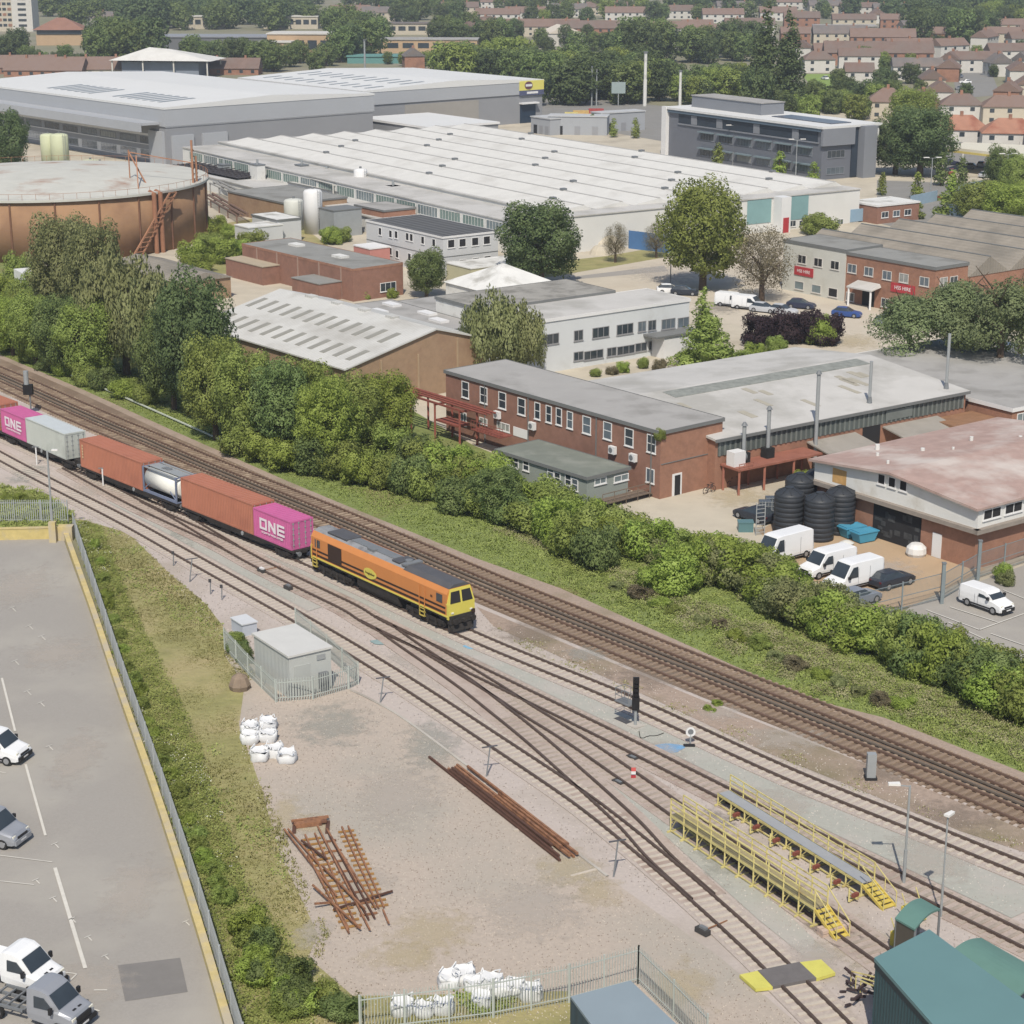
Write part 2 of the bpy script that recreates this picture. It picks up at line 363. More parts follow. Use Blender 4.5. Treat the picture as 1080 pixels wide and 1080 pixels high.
# estate roads, lawns
sheet('road', [(585, 305), (610, 286), (690, 272), (840, 262), (1000, 335), (960, 380), (860, 372), (740, 330), (640, 322)], .02, M('sandy_road', C(200, 189, 170), .92, .06, .2, C(190, 176, 156), .4, .06))
sheet('road', [(520, 302), (700, 280), (705, 286), (590, 296), (530, 310)], .03, m_asph)
sheet('lawn', [(530, 300), (530, 282), (640, 270), (720, 256), (790, 250), (790, 256), (720, 268), (640, 282)], .03, m_grass)
sheet('lawn', [(845, 78), (900, 78), (915, 90), (860, 96)], .03, M('mown_lawn', C(132, 158, 66), .95, .08, .1))
sheet('lawn', [(650, 62), (700, 60), (700, 78), (660, 80)], .03, MATS['mown_lawn'])
sheet('lawn', [(555, 0), (640, 0), (640, 6), (560, 7)], .03, MATS['mown_lawn'])
sheet('lawn', [(180, 1), (250, 1), (260, 8), (180, 9)], .03, M('dry_field', C(176, 176, 126), .95, .08, .05))
sheet('road', [(925, 190), (1080, 196), (1080, 240), (990, 250), (925, 235)], .03, m_road)
sheet('road', [(560, 95), (700, 112), (705, 150), (560, 125)], .03, m_road)
sheet('road', [(1000, 60), (1040, 62), (1055, 100), (1010, 104)], .03, m_road)
sheet('road', [(990, 152), (1200, 156), (1200, 176), (995, 178)], .03, m_road)
sheet('lawn', [(195, 285), (240, 235), (300, 225), (350, 262), (250, 290)], .03, m_grass)
# paint spots on the ballast
for x, y, r, c in ((498, 682, .5, (120, 175, 205)), (402, 677, .6, (140, 165, 165)), (705, 789, .8, (110, 165, 210))):
    m_ = M('sprayed_paint_%s' % 'abc'[(498, 402, 705).index(x)], C(*c), .9, .1, 3)
    o = MB().quad(*[G(x, y, .064) + Vector((math.cos(t) * r * (1.4 + .3 * math.sin(3 * t)), math.sin(t) * r, 0)) for t in [i * .4488 for i in range(14)]]).build('paint_mark', m_)
    tag(o, kind='structure')

# ------------------------------------------------------------------ tracks
def resample(P, step):
    """Catmull-Rom through the points, then equal steps"""
    Q = []
    for i in range(len(P) - 1):
        p0 = P[max(i - 1, 0)]; p1 = P[i]; p2 = P[i + 1]; p3 = P[min(i + 2, len(P) - 1)]
        for k in range(12):
            t = k / 12
            Q.append(.5 * ((2 * p1) + (p2 - p0) * t + (2 * p0 - 5 * p1 + 4 * p2 - p3) * t * t + (3 * p1 - p0 - 3 * p2 + p3) * t ** 3))
    Q.append(P[-1])
    for _ in range(10):
        Q = [Q[0]] + [(Q[i - 1] + Q[i] * 2 + Q[i + 1]) / 4 for i in range(1, len(Q) - 1)] + [Q[-1]]
    out = [Q[0]]; acc = 0
    for a, b in zip(Q, Q[1:]):
        L = (b - a).length
        if L < 1e-9: continue
        while acc + L >= step:
            f = (step - acc) / L; a = a + (b - a) * f; L = (b - a).length; out.append(a.copy()); acc = 0
        acc += L
    return out
def tang(P, i):
    d = P[min(i + 1, len(P) - 1)] - P[max(i - 1, 0)]
    return d.normalized()
def offset(P, d):
    out = []
    for i in range(len(P)):
        t = tang(P, i); out.append(P[i] + Vector((t.y, -t.x, 0)) * d)    # + is towards the lower side when heading down the line
    return out
def ribbon(mb, P, w, z0, z1):
    for i in range(len(P) - 1):
        t0, t1 = tang(P, i), tang(P, i + 1)
        n0 = Vector((-t0.y, t0.x, 0)) * w / 2; n1 = Vector((-t1.y, t1.x, 0)) * w / 2
        a, b = P[i], P[i + 1]
        Z0, Z1 = Vector((0, 0, z0)), Vector((0, 0, z1))
        mb.add([a - n0 + Z0, a + n0 + Z0, a + n0 + Z1, a - n0 + Z1, b - n1 + Z0, b + n1 + Z0, b + n1 + Z1, b - n1 + Z1],
               [(3, 2, 6, 7), (0, 3, 7, 4), (2, 1, 5, 6)])
m_railtop = M('rail_steel', C(98, 82, 74), .6, .2, 1, metal=.2)
m_raildk = M('main_rail_steel', C(112, 88, 74), .7, .2, 1)
m_slc = M('concrete_sleeper', C(196, 185, 170), .9, .12, 2)
m_slt = M('timber_sleeper', C(170, 156, 142), .95, .25, 2)
m_slb = M('stained_sleeper', C(148, 126, 106), .95, .2, 1.2, C(186, 166, 140), .45, .6)
m_bed = M('track_ballast', C(186, 173, 163), .95, .14, 5, bump=.03)
m_bedr = M('rusty_ballast', C(184, 168, 157), .95, .12, 5, C(164, 144, 132), .4, .3, bump=.03)
TRACKS = {}
def s_of_(P, x, y):
    q = G(x, y); return min(range(len(P)), key=lambda k: (P[k] - q).length_squared)
NBED = [0]
def track(key, px, off, label, sm, rm=None, bed=None, step=.68, skip=None, i0=None, i1=None, world=None, zr=.0):
    P = world or [G(x, y, .2) for x, y in px]
    for p in P: p.z = 0
    P = resample(P, step)
    if off: P = offset(P, off)
    TRACKS[key] = P
    if bed:
        b = MB(); NBED[0] += 1; ribbon(b, P[::3] + [P[-1]], 3.1, .02, .066 + NBED[0] * .004); tag(b.build('ballast_bed', bed), kind='structure')
    root = thing('railway_track', label, 'railway track', tuple(P[len(P) // 2]), 0, 'railway tracks')
    for s in (-.752, .752):
        mb = MB(); ribbon(mb, offset(P, s)[i0:i1], .15, .09, .26); mb.build('rail', rm or m_railtop, root)
    vis = [i for i in range(len(P)) if not (skip and skip(P[i]))]
    inv = [(i, (P[i].x ** 2 + P[i].y ** 2)) for i in vis]
    infr = [i for i, d in inv if abs(P[i].x) < P[i].y * .30 and P[i].y > 80]
    near = set(sorted(infr, key=lambda i: P[i].length)[:100])
    me = None; rest = MB()
    for i in vis:
        t = tang(P, i)
        if i in near:
            if me is None:
                o = MB().box(-1.3, 1.3, -.13, .13, .0, .115 + zr).build('sleeper', sm); me = o.data
            else:
                o = bpy.data.objects.new('sleeper', me); COL.objects.link(o)
            o.parent = root; o.location = P[i] - root.location
            j = random.uniform(-.012, .012)
            o.rotation_euler = (0, 0, math.atan2(t.y, t.x) + math.pi / 2 + j)
        else:
            n = Vector((-t.y, t.x, 0)) * 1.3; w = t * .13; z = Vector((0, 0, .115 + zr)); p = P[i]
            rest.hexa([p - n - w, p + n - w, p + n + w, p - n + w], [p - n - w + z, p + n - w + z, p + n + w + z, p - n + w + z])
    if rest.f: tag(rest.build('sleepers', sm, root), kind='stuff')
    return P
mid = [(-40, 381), (0, 397), (89, 437), (160, 467), (215, 491), (360, 550.5), (503, 613), (720, 700.7), (960, 797), (1080, 846), (1150, 875)]
track('main1', mid, 1.72, 'brown main line track beside the dirt strip and the signal', m_slb, m_raildk)
track('main2', mid, -1.72, 'brown main line track along the grassy embankment', m_slb, m_raildk)
for k, o_, z in (('main1', -1.35, .34), ('main2', 1.35, .34)):
    P = offset(TRACKS[k], o_); mb = MB(); ribbon(mb, P, .12, .16, z - .06)
    tag(mb.build('conductor_rail', M('conductor_steel', C(116, 104, 92), .6, .15), None), 'dark conductor rail inside the ' + ('signal side' if k == 'main1' else 'embankment side') + ' main line', 'conductor rail', 'conductor rails')
S1 = track('s1', [(-60, 437), (0, 461), (19, 469), (74, 494), (155, 527), (245, 563), (312, 591), (335, 601), (481, 668.5), (560, 702), (660, 743.3), (820, 817.5), (960, 874.1), (1023, 900), (1080, 923), (1140, 948)], -.752,
           'siding track with pale sleepers that carries the freight train', m_slc, None, m_bed, step=.7)
T2 = track('t2', [(80, 491), (126.7, 516.5), (166.7, 536.7), (240, 570), (280, 591.7), (340, 620.8), (380, 640), (406.7, 656.7), (480, 690), (580, 738), (660, 776.7), (780, 836.7), (820, 857), (953, 921), (1080, 981.7), (1150, 1016)], .752,
           'rusty siding track next to the freight train, running past the far yellow walkway', m_slt, None, m_bedr)
def near_track(P, r):
    Q = [(q.x, q.y) for q in P[::2]]
    return lambda p: min((p.x - a) ** 2 + (p.y - b) ** 2 for a, b in Q) < r * r
S3 = track('s3', [(-60, 452), (0, 485.9), (60, 517.5), (126.7, 551.7), (211.7, 600), (316.7, 659), (416.7, 720), (513, 784), (580, 829), (620, 857.8), (675.6, 903), (731, 951), (784.4, 1000), (826, 1041), (865, 1080), (900, 1118)], -.752,
           'straight siding track nearest the gravel yard, running to the crossing boards', m_slc, None, m_bed)
track('t2b', [(380, 654), (400, 664), (440, 684), (480, 708), (520, 733), (546.7, 751), (600, 784), (660, 825.8), (706.7, 859), (760, 897), (830, 947), (900, 997), (960, 1040)], -.752,
      'rusty siding track that runs between the yellow maintenance walkways', m_slt, None, m_bedr, skip=near_track(T2, 1.5), zr=-.004)
T2B = TRACKS['t2b']
track('t3', [(396.7, 663), (420, 680), (478, 720), (513, 747.5), (553, 780), (593, 815.6), (620, 840), (655, 873), (684, 906), (731, 949)], -.752,
      'crossover track curving from the train siding down to the yard siding', m_slt, None, m_bedr, skip=lambda p: near_track(T2B, 1.9)(p) or near_track(S3, 1.6)(p), zr=-.008)
track('x', [(150, 528), (170, 538), (190, 549), (215, 564), (240, 579)], -.5, 'short crossover track beside the tank container wagon', m_slt, None, None, skip=near_track(T2, 1.6), zr=-.01)
# level walking routes laid between the sidings
def between(A, oa, B_, ob, i0, i1, gap=.25):
    P, Q = offset(A, oa), offset(B_, ob); mb = MB(); last = None
    for i in range(i0, min(i1, len(P)), 2):
        q = min(Q, key=lambda w: (w - P[i]).length_squared); t = tang(P, i); n = Vector((t.y, -t.x, 0)); g = (q - P[i]).dot(n)
        cur = (P[i] + Vector((0, 0, .05)), q + Vector((0, 0, .05))) if g > gap and abs((q - P[i]).dot(t)) < 1.2 else None
        if cur and last: mb.quad(last[0], last[1], cur[1], cur[0])
        last = cur
    if mb.f: tag(mb.build('walkway', m_walk), kind='structure')
between(TRACKS['s1'], 1.62, TRACKS['t2'], -1.62, 30, 900)
between(TRACKS['t2'], 1.62, TRACKS['s3'], -1.62, 20, int(s_of_(TRACKS['t2'], 372, 640)))
# kerb along the yard
P = resample([G(x, y) for x, y in ((370, 729), (380, 733), (415.6, 752), (446.7, 774), (486.7, 804), (513, 824), (560, 863), (652, 934))], 1.5)
mb = MB(); ribbon(mb, P, .18, .02, .12); tag(mb.build('kerb', concrete), kind='structure')
# timber board crossing at the yard siding
cr = thing('track_crossing', 'grey crossing boards with yellow end ramps over the yard siding', 'crossing', tuple(G(830, 1029)))
Z = .30
quadz = lambda pts, z0, z1: MB().prism([G(x, y, .2) for x, y in pts], z0, z1)
quadz([(799, 1025), (843, 1016), (861, 1033), (815, 1042)], .08, Z).build('board', M('crossing_rubber', C(112, 108, 108), .9, .12, 2), cr)
quadz([(780, 1029), (799, 1025), (815, 1042), (797, 1044)], .08, Z - .03).build('yellow_ramp', M('ramp_yellow', C(212, 206, 82), .7, .06, 2), cr)
quadz([(843, 1016), (866, 1013), (881, 1027), (861, 1033)], .08, Z - .03).build('yellow_ramp', MATS['ramp_yellow'], cr)
# ------------------------------------------------------------------ train
def s_of(x, y, P, z=.2):
    q = G(x, y, z); q.z = 0
    i = min(range(len(P)), key=lambda k: (P[k] - q).length_squared)
    t = tang(P, i); return i + (q - P[i]).dot(t) / .7
def at_s(P, s):
    i = max(0, min(int(s), len(P) - 2)); return P[i] + (P[i + 1] - P[i]) * (s - i)
def chord(P, s0, s1):
    a, b = at_s(P, s0), at_s(P, s1); d = b - a
    return (a + b) / 2, math.atan2(d.y, d.x)
m_pink = M('magenta_container_paint', C(208, 96, 158), .55, .05, .5, C(190, 90, 146), .3, .4)
m_red = M('oxide_red_container_paint', C(186, 116, 88), .6, .06, .5, C(172, 106, 82), .35, .3)
m_grey = M('grey_green_container_paint', C(188, 194, 188), .6, .05, .5, C(170, 176, 170), .3, .3)
m_under = M('underframe_grime', C(54, 50, 48), .9, .3, 2)
m_wheel = M('wheel_steel', C(88, 84, 84), .7, .15, 2)
def container(L, mat, label, door_end=True, H=2.75, roofmat=None):
    r = thing('freight_container', label, 'container', (0, 0, 0))
    h = L / 2; w = 1.22
    b = MB()                                     # corrugated side sheets
    for sy in (-1, 1):
        n = int(L / .28); top = []; pts = []
        for i in range(n):
            x0 = -h + .12 + i * (L - .24) / n; dx = (L - .24) / n
            for k, dd in ((0, 0), (.3, 0), (.5, .045), (.8, .045)):
                pts.append((x0 + dx * k, sy * (w - .01 - dd)))
        pts.append((h - .12, sy * (w - .01)))
        vs = [(x, y, .15) for x, y in pts] + [(x, y, H - .1) for x, y in pts]; m = len(pts)
        b.add(vs, [(i, i + 1, m + i + 1, m + i) if sy < 0 else (i + 1, i, m + i, m + i + 1) for i in range(m - 1)])
    b.build('side_wall', mat, r)
    b = MB()
    for i in range(int(L / .5)):
        x0 = -h + .1 + i * (L - .2) / int(L / .5); b.box(x0, x0 + .3, -w + .1, w - .1, H - .02, H + .012)
    b.box(-h + .05, h - .05, -w + .04, w - .04, H - .1, H - .02); b.build('roof', roofmat or mat, r)
    b = MB()
    for sx in (-1, 1):
        for sy in (-1, 1): b.box(sx * h - (.14 if sx > 0 else 0), sx * h + (.14 if sx < 0 else 0), sy * w - (.12 if sy > 0 else 0), sy * w + (.12 if sy < 0 else 0), 0, H + .02)
        b.box(sx * (h - .07) - .07, sx * (h - .07) + .07, -w + .12, w - .12, H - .14, H + .015); b.box(sx * (h - .07) - .07, sx * (h - .07) + .07, -w + .12, w - .12, 0, .16)
    for sy in (-1, 1):
        b.box(-h + .14, h - .14, sy * (w - .05) - .055, sy * (w - .05) + .055, 0, .16); b.box(-h + .14, h - .14, sy * (w - .04) - .045, sy * (w - .04) + .045, H - .1, H + .015)
    b.build('frame', mat, r)
    b = MB().box(h - .12, h - .05, -w + .12, w - .12, .16, H - .14)
    for y in (-.02, .02): b.box(h - .05, h - .035, y * 30 - .56, y * 30 + .56, .2, H - .18)
    b.build('door', mat, r)
    b = MB()
    for y in (-.95, -.35, .35, .95):
        b.cyl((h - .005, y, .1), (h - .005, y, H - .08), .03, n=6)
        for z in (.4, .9, 1.4, 1.9, 2.4): b.box(h - .035, h + .02, y - .09, y + .09, z, z + .09)
    b.build('locking_bar', galv, r)
    MB().box(-h, -h + .08, -w + .12, w - .12, .16, H - .14).build('end_wall', mat, r)
    return r
def one_logo(r, cx, w=4.0, z0=.95, h=1.05, side=-1.27):
    b = MB(); y0, y1 = side, side + .02; lw = w / 3.4; t = .27
    x = cx - w / 2
    b.box(x, x + t, y0, y1, z0, z0 + h); b.box(x + lw - t, x + lw, y0, y1, z0, z0 + h)
    b.box(x + t, x + lw - t, y0, y1, z0, z0 + t * .8); b.box(x + t, x + lw - t, y0, y1, z0 + h - t * .8, z0 + h)
    x += lw * 1.2
    b.box(x, x + t, y0, y1, z0, z0 + h); b.box(x + lw - t, x + lw, y0, y1, z0, z0 + h)
    b.hexa([(x + t, y0, z0 + h - .42), (x + lw - t, y0, z0), (x + lw - t, y1, z0), (x + t, y1, z0 + h - .42)], [(x + t, y0, z0 + h), (x + lw - t, y0, z0 + .42), (x + lw - t, y1, z0 + .42), (x + t, y1, z0 + h)])
    x += lw * 1.2
    b.box(x, x + t, y0, y1, z0, z0 + h)
    for k in (0, .5, 1): b.box(x + t, x + lw, y0, y1, z0 + (h - t * .8) * k, z0 + (h - t * .8) * k + t * .8)
    b.build('logo', M('logo_white', C(238, 226, 234), .5, .02), r)
    text('lettering', 'OCEAN NETWORK EXPRESS', .27, MATS['logo_white'], r, wplane(Vector((cx, side + .005, z0 - .27)), (1, 0, 0)))
def put(r, s0, s1, z=1.22):
    c, a = chord(S1, s0, s1); r.location = (c.x, c.y, z); r.rotation_euler = (0, 0, a)
def S(x, y): return s_of(x, y, TRACKS['s1'])
LEN = .7
e_p = S(313, 591)                                   # leading end of the leading wagon's load
pk = e_p
p1 = container(6.06, m_pink, 'magenta container with big white letters directly behind the locomotive', H=2.65); one_logo(p1, .05)
put(p1, pk - 6.06 / LEN, pk)
s = pk - 6.06 / LEN - .1 / LEN
r1 = container(12.19, m_red, 'long rust-orange container coupled next to the magenta one by the locomotive', H=2.9); put(r1, s - 12.19 / LEN, s)
b = MB()
for i, z in enumerate((.55, .85, 1.15, 1.45, 1.75)): b.box(5.35, 5.5, -1.262, -1.25, z + .5, z + .68)
b.build('marking', M('mark_cream', C(225, 200, 150), .6, .03), r1)
sB0 = s - 12.19 / LEN
s = sB0 - .95 / LEN
# tank container: white barrel in a blue-grey frame
tk = thing('tank_container', 'white tank container in a blue frame between the two long rust-orange containers', 'tank container')
m_tf = M('tank_frame_blue', C(120, 132, 160), .6, .1, 1)
b = MB()
for sx in (-2.96, 2.96):
    for sy in (-1.16, 1.16): b.box(sx - .07, sx + .07, sy - .06, sy + .06, 0, 2.6)
    for z in (.06, 2.53): b.box(sx - .06, sx + .06, -1.1, 1.1, z - .06, z + .06)
for sy in (-1.16, 1.16):
    b.box(-2.9, 2.9, sy - .05, sy + .05, .02, .3); b.bar((-2.9, sy, .3), (-1.9, sy, 1.0), .08)
    b.bar((2.9, sy, .3), (1.9, sy, 1.0), .08)
b.build('frame', m_tf, tk)
b = MB(); b.cyl((-2.75, 0, 1.38), (2.75, 0, 1.38), 1.17, n=28); b.cyl((-2.9, 0, 1.36), (-2.75, 0, 1.36), .8, 1.12, 28); b.cyl((2.75, 0, 1.36), (2.9, 0, 1.36), 1.12, .8, 28)
b.build('tank', M('tank_white', C(240, 240, 232), .4, .04, 1), tk, True)
b = MB(); b.box(-2.85, 2.85, -.6, .6, 2.58, 2.62); b.box(-2.85, 2.85, -1.12, -.85, 2.52, 2.57); b.box(-2.85, 2.85, .85, 1.12, 2.52, 2.57); b.build('walkway', galv, tk)
b = MB(); b.cyl((0, 0, 2.45), (0, 0, 2.72), .32, n=14); b.box(-.9, -.4, -.3, .3, 2.6, 2.7); b.build('hatch', steel, tk)
put(tk, s - 6.06 / LEN, s); s -= 6.16 / LEN
r2 = container(12.19, m_red, 'long rust-orange container between the white tank and the grey container', H=2.9)
b = MB()
for i in range(5): b.box(-5.6, -5.42, -1.262, -1.25, 1.0 + i * .3, 1.2 + i * .3)
b.build('marking', MATS['mark_cream'], r2)
put(r2, s - 12.19 / LEN, s); sA0 = s - 12.19 / LEN; sA1 = sB0 - .95 / LEN
s = S(75, 494)
g1 = container(9.12, m_grey, 'pale grey green container behind the two rust-orange ones', H=2.75, roofmat=M('pale_blue_roof', C(196, 204, 208), .6, .04)); put(g1, s - 9.12 / LEN, s)
b = MB().box(-.6, 1.4, -1.26, -1.25, 1.0, 1.45); b.build('marking', white, g1)
sC1 = s; s -= 9.2 / LEN
p2 = container(6.06, m_pink, 'magenta container with white letters behind the pale grey one', H=2.6); one_logo(p2, 0); put(p2, s - 6.06 / LEN, s); s -= 6.2 / LEN
r3 = container(12.19, m_red, 'red container only partly in view, last before the edge of the picture', H=2.9); put(r3, s - 12.19 / LEN - .6, s - .6)
sC0 = s - .2
# flat wagons
def bogie(parent, x, wr=.42, wb=.9, n=2, len_=2.6, mat=None, dz=0.0):
    b = MB()
    for sy in (-1, 1):
        b.box(x - len_ / 2, x + len_ / 2, sy * 1.0 - .08, sy * 1.0 + .08, .62, .82)
        for k in range(n):
            xx = x + (k - (n - 1) / 2) * wb * 2
            b.box(xx - .16, xx + .16, sy * 1.02 - .12, sy * 1.02 + .12, .48, .9)
            if k < n - 1: b.hexa([(xx + .35, sy - .1, .3), (xx + 2 * wb - .35, sy - .1, .3), (xx + 2 * wb - .35, sy + .1, .3), (xx + .35, sy + .1, .3)], [(xx + .2, sy - .1, .66), (xx + 2 * wb - .2, sy - .1, .66), (xx + 2 * wb - .2, sy + .1, .66), (xx + .2, sy + .1, .66)])
    b.box(x - .25, x + .25, -.95, .95, .6, .9)
    if n == 3:
        for sy in (-1, 1): b.box(x - len_ / 2, x + len_ / 2, sy * 1.12 - .05, sy * 1.12 + .05, .7, 1.0); [b.cyl((x + q * 1.0, sy * 1.2, .45), (x + q * 1.0, sy * 1.2, 1.0), .12, n=8) for q in (-1.6, -.5, .5, 1.6)]
    b.v = [(p[0], p[1], p[2] + dz) for p in b.v]
    bo = b.build('bogie', mat or m_under, parent)
    for k in range(n):
        xx = x + (k - (n - 1) / 2) * wb * 2; w = MB()
        for sy in (-1, 1): w.cyl((xx, sy * .72, wr + .26), (xx, sy * .82, wr + .26), wr, n=18); w.cyl((xx, sy * .8, wr + .26), (xx, sy * 1.02, wr + .26), .12, n=8)
        w.cyl((xx, -.75, wr + .26), (xx, .75, wr + .26), .08, n=8)
        w.v = [(p[0], p[1], p[2] + dz) for p in w.v]; w.build('wheelset', m_wheel, bo)
def wagon(s0, s1, label):
    L = (s1 - s0) * LEN; r = thing('container_wagon', label, 'rail wagon', group='container wagons of the train')
    h = L / 2; b = MB()
    for sy in (-1, 1):
        b.box(-h, h, sy * 1.12 - .08, sy * 1.12 + .08, .98, 1.2)
        b.hexa([(-h + 5, sy * 1.12 - .07, .72), (h - 5, sy * 1.12 - .07, .72), (h - 5, sy * 1.12 + .07, .72), (-h + 5, sy * 1.12 + .07, .72)], [(-h + 4, sy * 1.12 - .07, .98), (h - 4, sy * 1.12 - .07, .98), (h - 4, sy * 1.12 + .07, .98), (-h + 4, sy * 1.12 + .07, .98)])
    b.box(-h, h, -.25, .25, .85, 1.15)
    for i in range(9): x = -h + .15 + i * (L - .3) / 8; b.box(x - .12, x + .12, -1.1, 1.1, 1.0, 1.18)
    b.build('underframe', m_under, r)
    bogie(r, -h + 2.0); bogie(r, h - 2.0)
    b = MB()
    for sx in (-1, 1):
        for sy in (-.87, .87): b.cyl((sx * h, sy, 1.0), (sx * (h + .45), sy, 1.0), .09, n=8); b.cyl((sx * (h + .42), sy, 1.0), (sx * (h + .5), sy, 1.0), .22, n=12)
    b.build('buffer', steel, r)
    MB().cyl((1.2, -1.21, 1.0), (1.2, -1.27, 1.0), .2, n=12).build('handbrake_wheel', galv, r)
    MB().box(-2.6, -1.0, -1.1, -.7, .5, .85).build('air_tank', m_under, r)
    put(r, s0, s1, 0); return r
wagon(sB0 - .2, pk + .4, 'flat wagon under the magenta and rust-orange containers next to the locomotive')
wagon(sA0 - .3, sA1 + .4, 'flat wagon carrying the white tank and the other long rust-orange container')
wagon(sC0, sC1 + 2.6, 'flat wagon under the pale grey container with an empty end')
wagon(sC0 - 19.5 / LEN, sC0 - .8 / LEN, 'flat wagon under the partly visible red container')

# locomotive
lo = thing('diesel_locomotive', 'orange and black freight locomotive with a yellow cab front', 'locomotive')
m_or = M('loco_orange', C(214, 134, 56, .78), .4, .05, .6)
m_dko = M('loco_black_band', C(62, 44, 36), .5, .1, 1)
m_yel = M('loco_yellow', C(220, 206, 66, .78), .4, .04, 1)
m_lroof = M('loco_roof_grey', C(146, 148, 152), .6, .08, .8, C(118, 118, 120), .4, .7)
m_lroofd = M('loco_roof_dark', C(88, 88, 92), .6, .1, .8)
def loco_sec(x0, x1, w=1.32, dz=0):
    return None
B0, B1 = -10.1, 10.1
b = MB(); b.ext([(B0, -1.3, 1.42), (B0, 1.3, 1.42), (B0, 1.3, 3.2), (B0, 1.02, 3.66), (B0, -1.02, 3.66), (B0, -1.3, 3.2)], (B1 - B0 - .15, 0, 0)); body = b.build('body', m_or, lo)
b = MB(); b.ext([(B0 + .05, -1.03, 3.63), (B0 + .05, 1.03, 3.63), (B0 + .05, .55, 3.86), (B0 + .05, -.55, 3.86)], (13.6, 0, 0)); b.build('roof', m_lroof, lo)
b = MB(); b.ext([(3.6, -1.06, 3.64), (3.6, 1.06, 3.64), (3.6, .6, 3.93), (3.6, -.6, 3.93)], (6.35, 0, 0)); b.build('cab_roof', m_lroofd, lo)
for x0, x1 in ((-8.2, -5.2), (1.6, 2.7)): MB().box(x0, x1, -.8, .8, 3.84, 3.95).build('roof_grille', m_lroofd, lo)
b = MB().box(-5.0, 1.4, -.45, .45, 3.86, 3.93); b.cyl((2.95, 0, 3.8), (2.95, 0, 4.1), .32, n=14); b.box(3.1, 3.7, -.9, .9, 3.86, 4.02); b.box(-2.2, -1.2, -.7, -.3, 3.8, 4.0); b.build('exhaust', steel, lo)
b = MB()
for sy in (-1, 1):
    y0, y1 = sorted((sy * 1.305, sy * 1.318)); b.box(B0 + .1, B1 - .35, y0, y1, 1.95, 2.12); b.box(B0 + .1, B1 - .35, y0, y1, 1.52, 1.72)
b.build('black_stripe', m_dko, lo)
b = MB()
for sy in (-1, 1):
    y0, y1 = sorted((sy * 1.3, sy * 1.36)); b.box(B0, B1, y0, y1, 1.3, 1.42)
b.build('footplate_edge', m_yel, lo)
MB().box(B0, B1, -1.29, 1.29, 1.12, 1.41).build('solebar', m_under, lo)
for sy in (-1, 1):
    y0, y1 = sorted((sy * 1.3, sy * 1.335))
    MB().box(-7.4, -5.3, y0, y1, 1.75, 3.15).build('radiator_grille', m_dko, lo)
    yy = sorted((sy * 1.3, sy * 1.33)); MB().box(8.55, 9.35, yy[0], yy[1], 2.35, 3.05).build('cab_window', glass, lo)
    MB().box(-9.5, -8.7, yy[0], yy[1], 2.35, 3.05).build('cab_window', glass, lo)
    for x in (6.25, -9.9):
        d = MB()
        d.cyl((x, sy * 1.38, 1.3), (x, sy * 1.38, 3.1), .035, n=6); d.cyl((x + .75, sy * 1.38, 1.3), (x + .75, sy * 1.38, 3.1), .035, n=6); d.build('handrail', m_or, lo)
        st = MB()
        for z in (.5, .85, 1.15): st.box(x, x + .7, min(sy * 1.2, sy * 1.4), max(sy * 1.2, sy * 1.4), z, z + .04)
        for q in (x, x + .66): st.box(q, q + .04, min(sy * 1.3, sy * 1.4), max(sy * 1.3, sy * 1.4), .5, 1.3)
        st.build('cab_steps', M('step_yellow', C(190, 170, 70), .6, .1), lo)
    em = MB(); ys = sy * 1.345
    em.ext([(-.9 + .95 * math.cos(t), ys - .015 * sy, 2.12 + .46 * math.sin(t) * (1 - .12 * math.cos(t))) for t in [i * math.pi / 10 for i in range(20)]], (0, .022 * sy, 0)); em.build('emblem', m_yel, lo)
text('lettering', 'Freightliner', .30, m_dko, lo, wplane(Vector((-.9, -1.362, 2.12)), (1, 0, 0)))
text('lettering', '66', .3, m_dko, lo, wplane(Vector((7.9, -1.345, 2.6)), (1, 0, 0)))
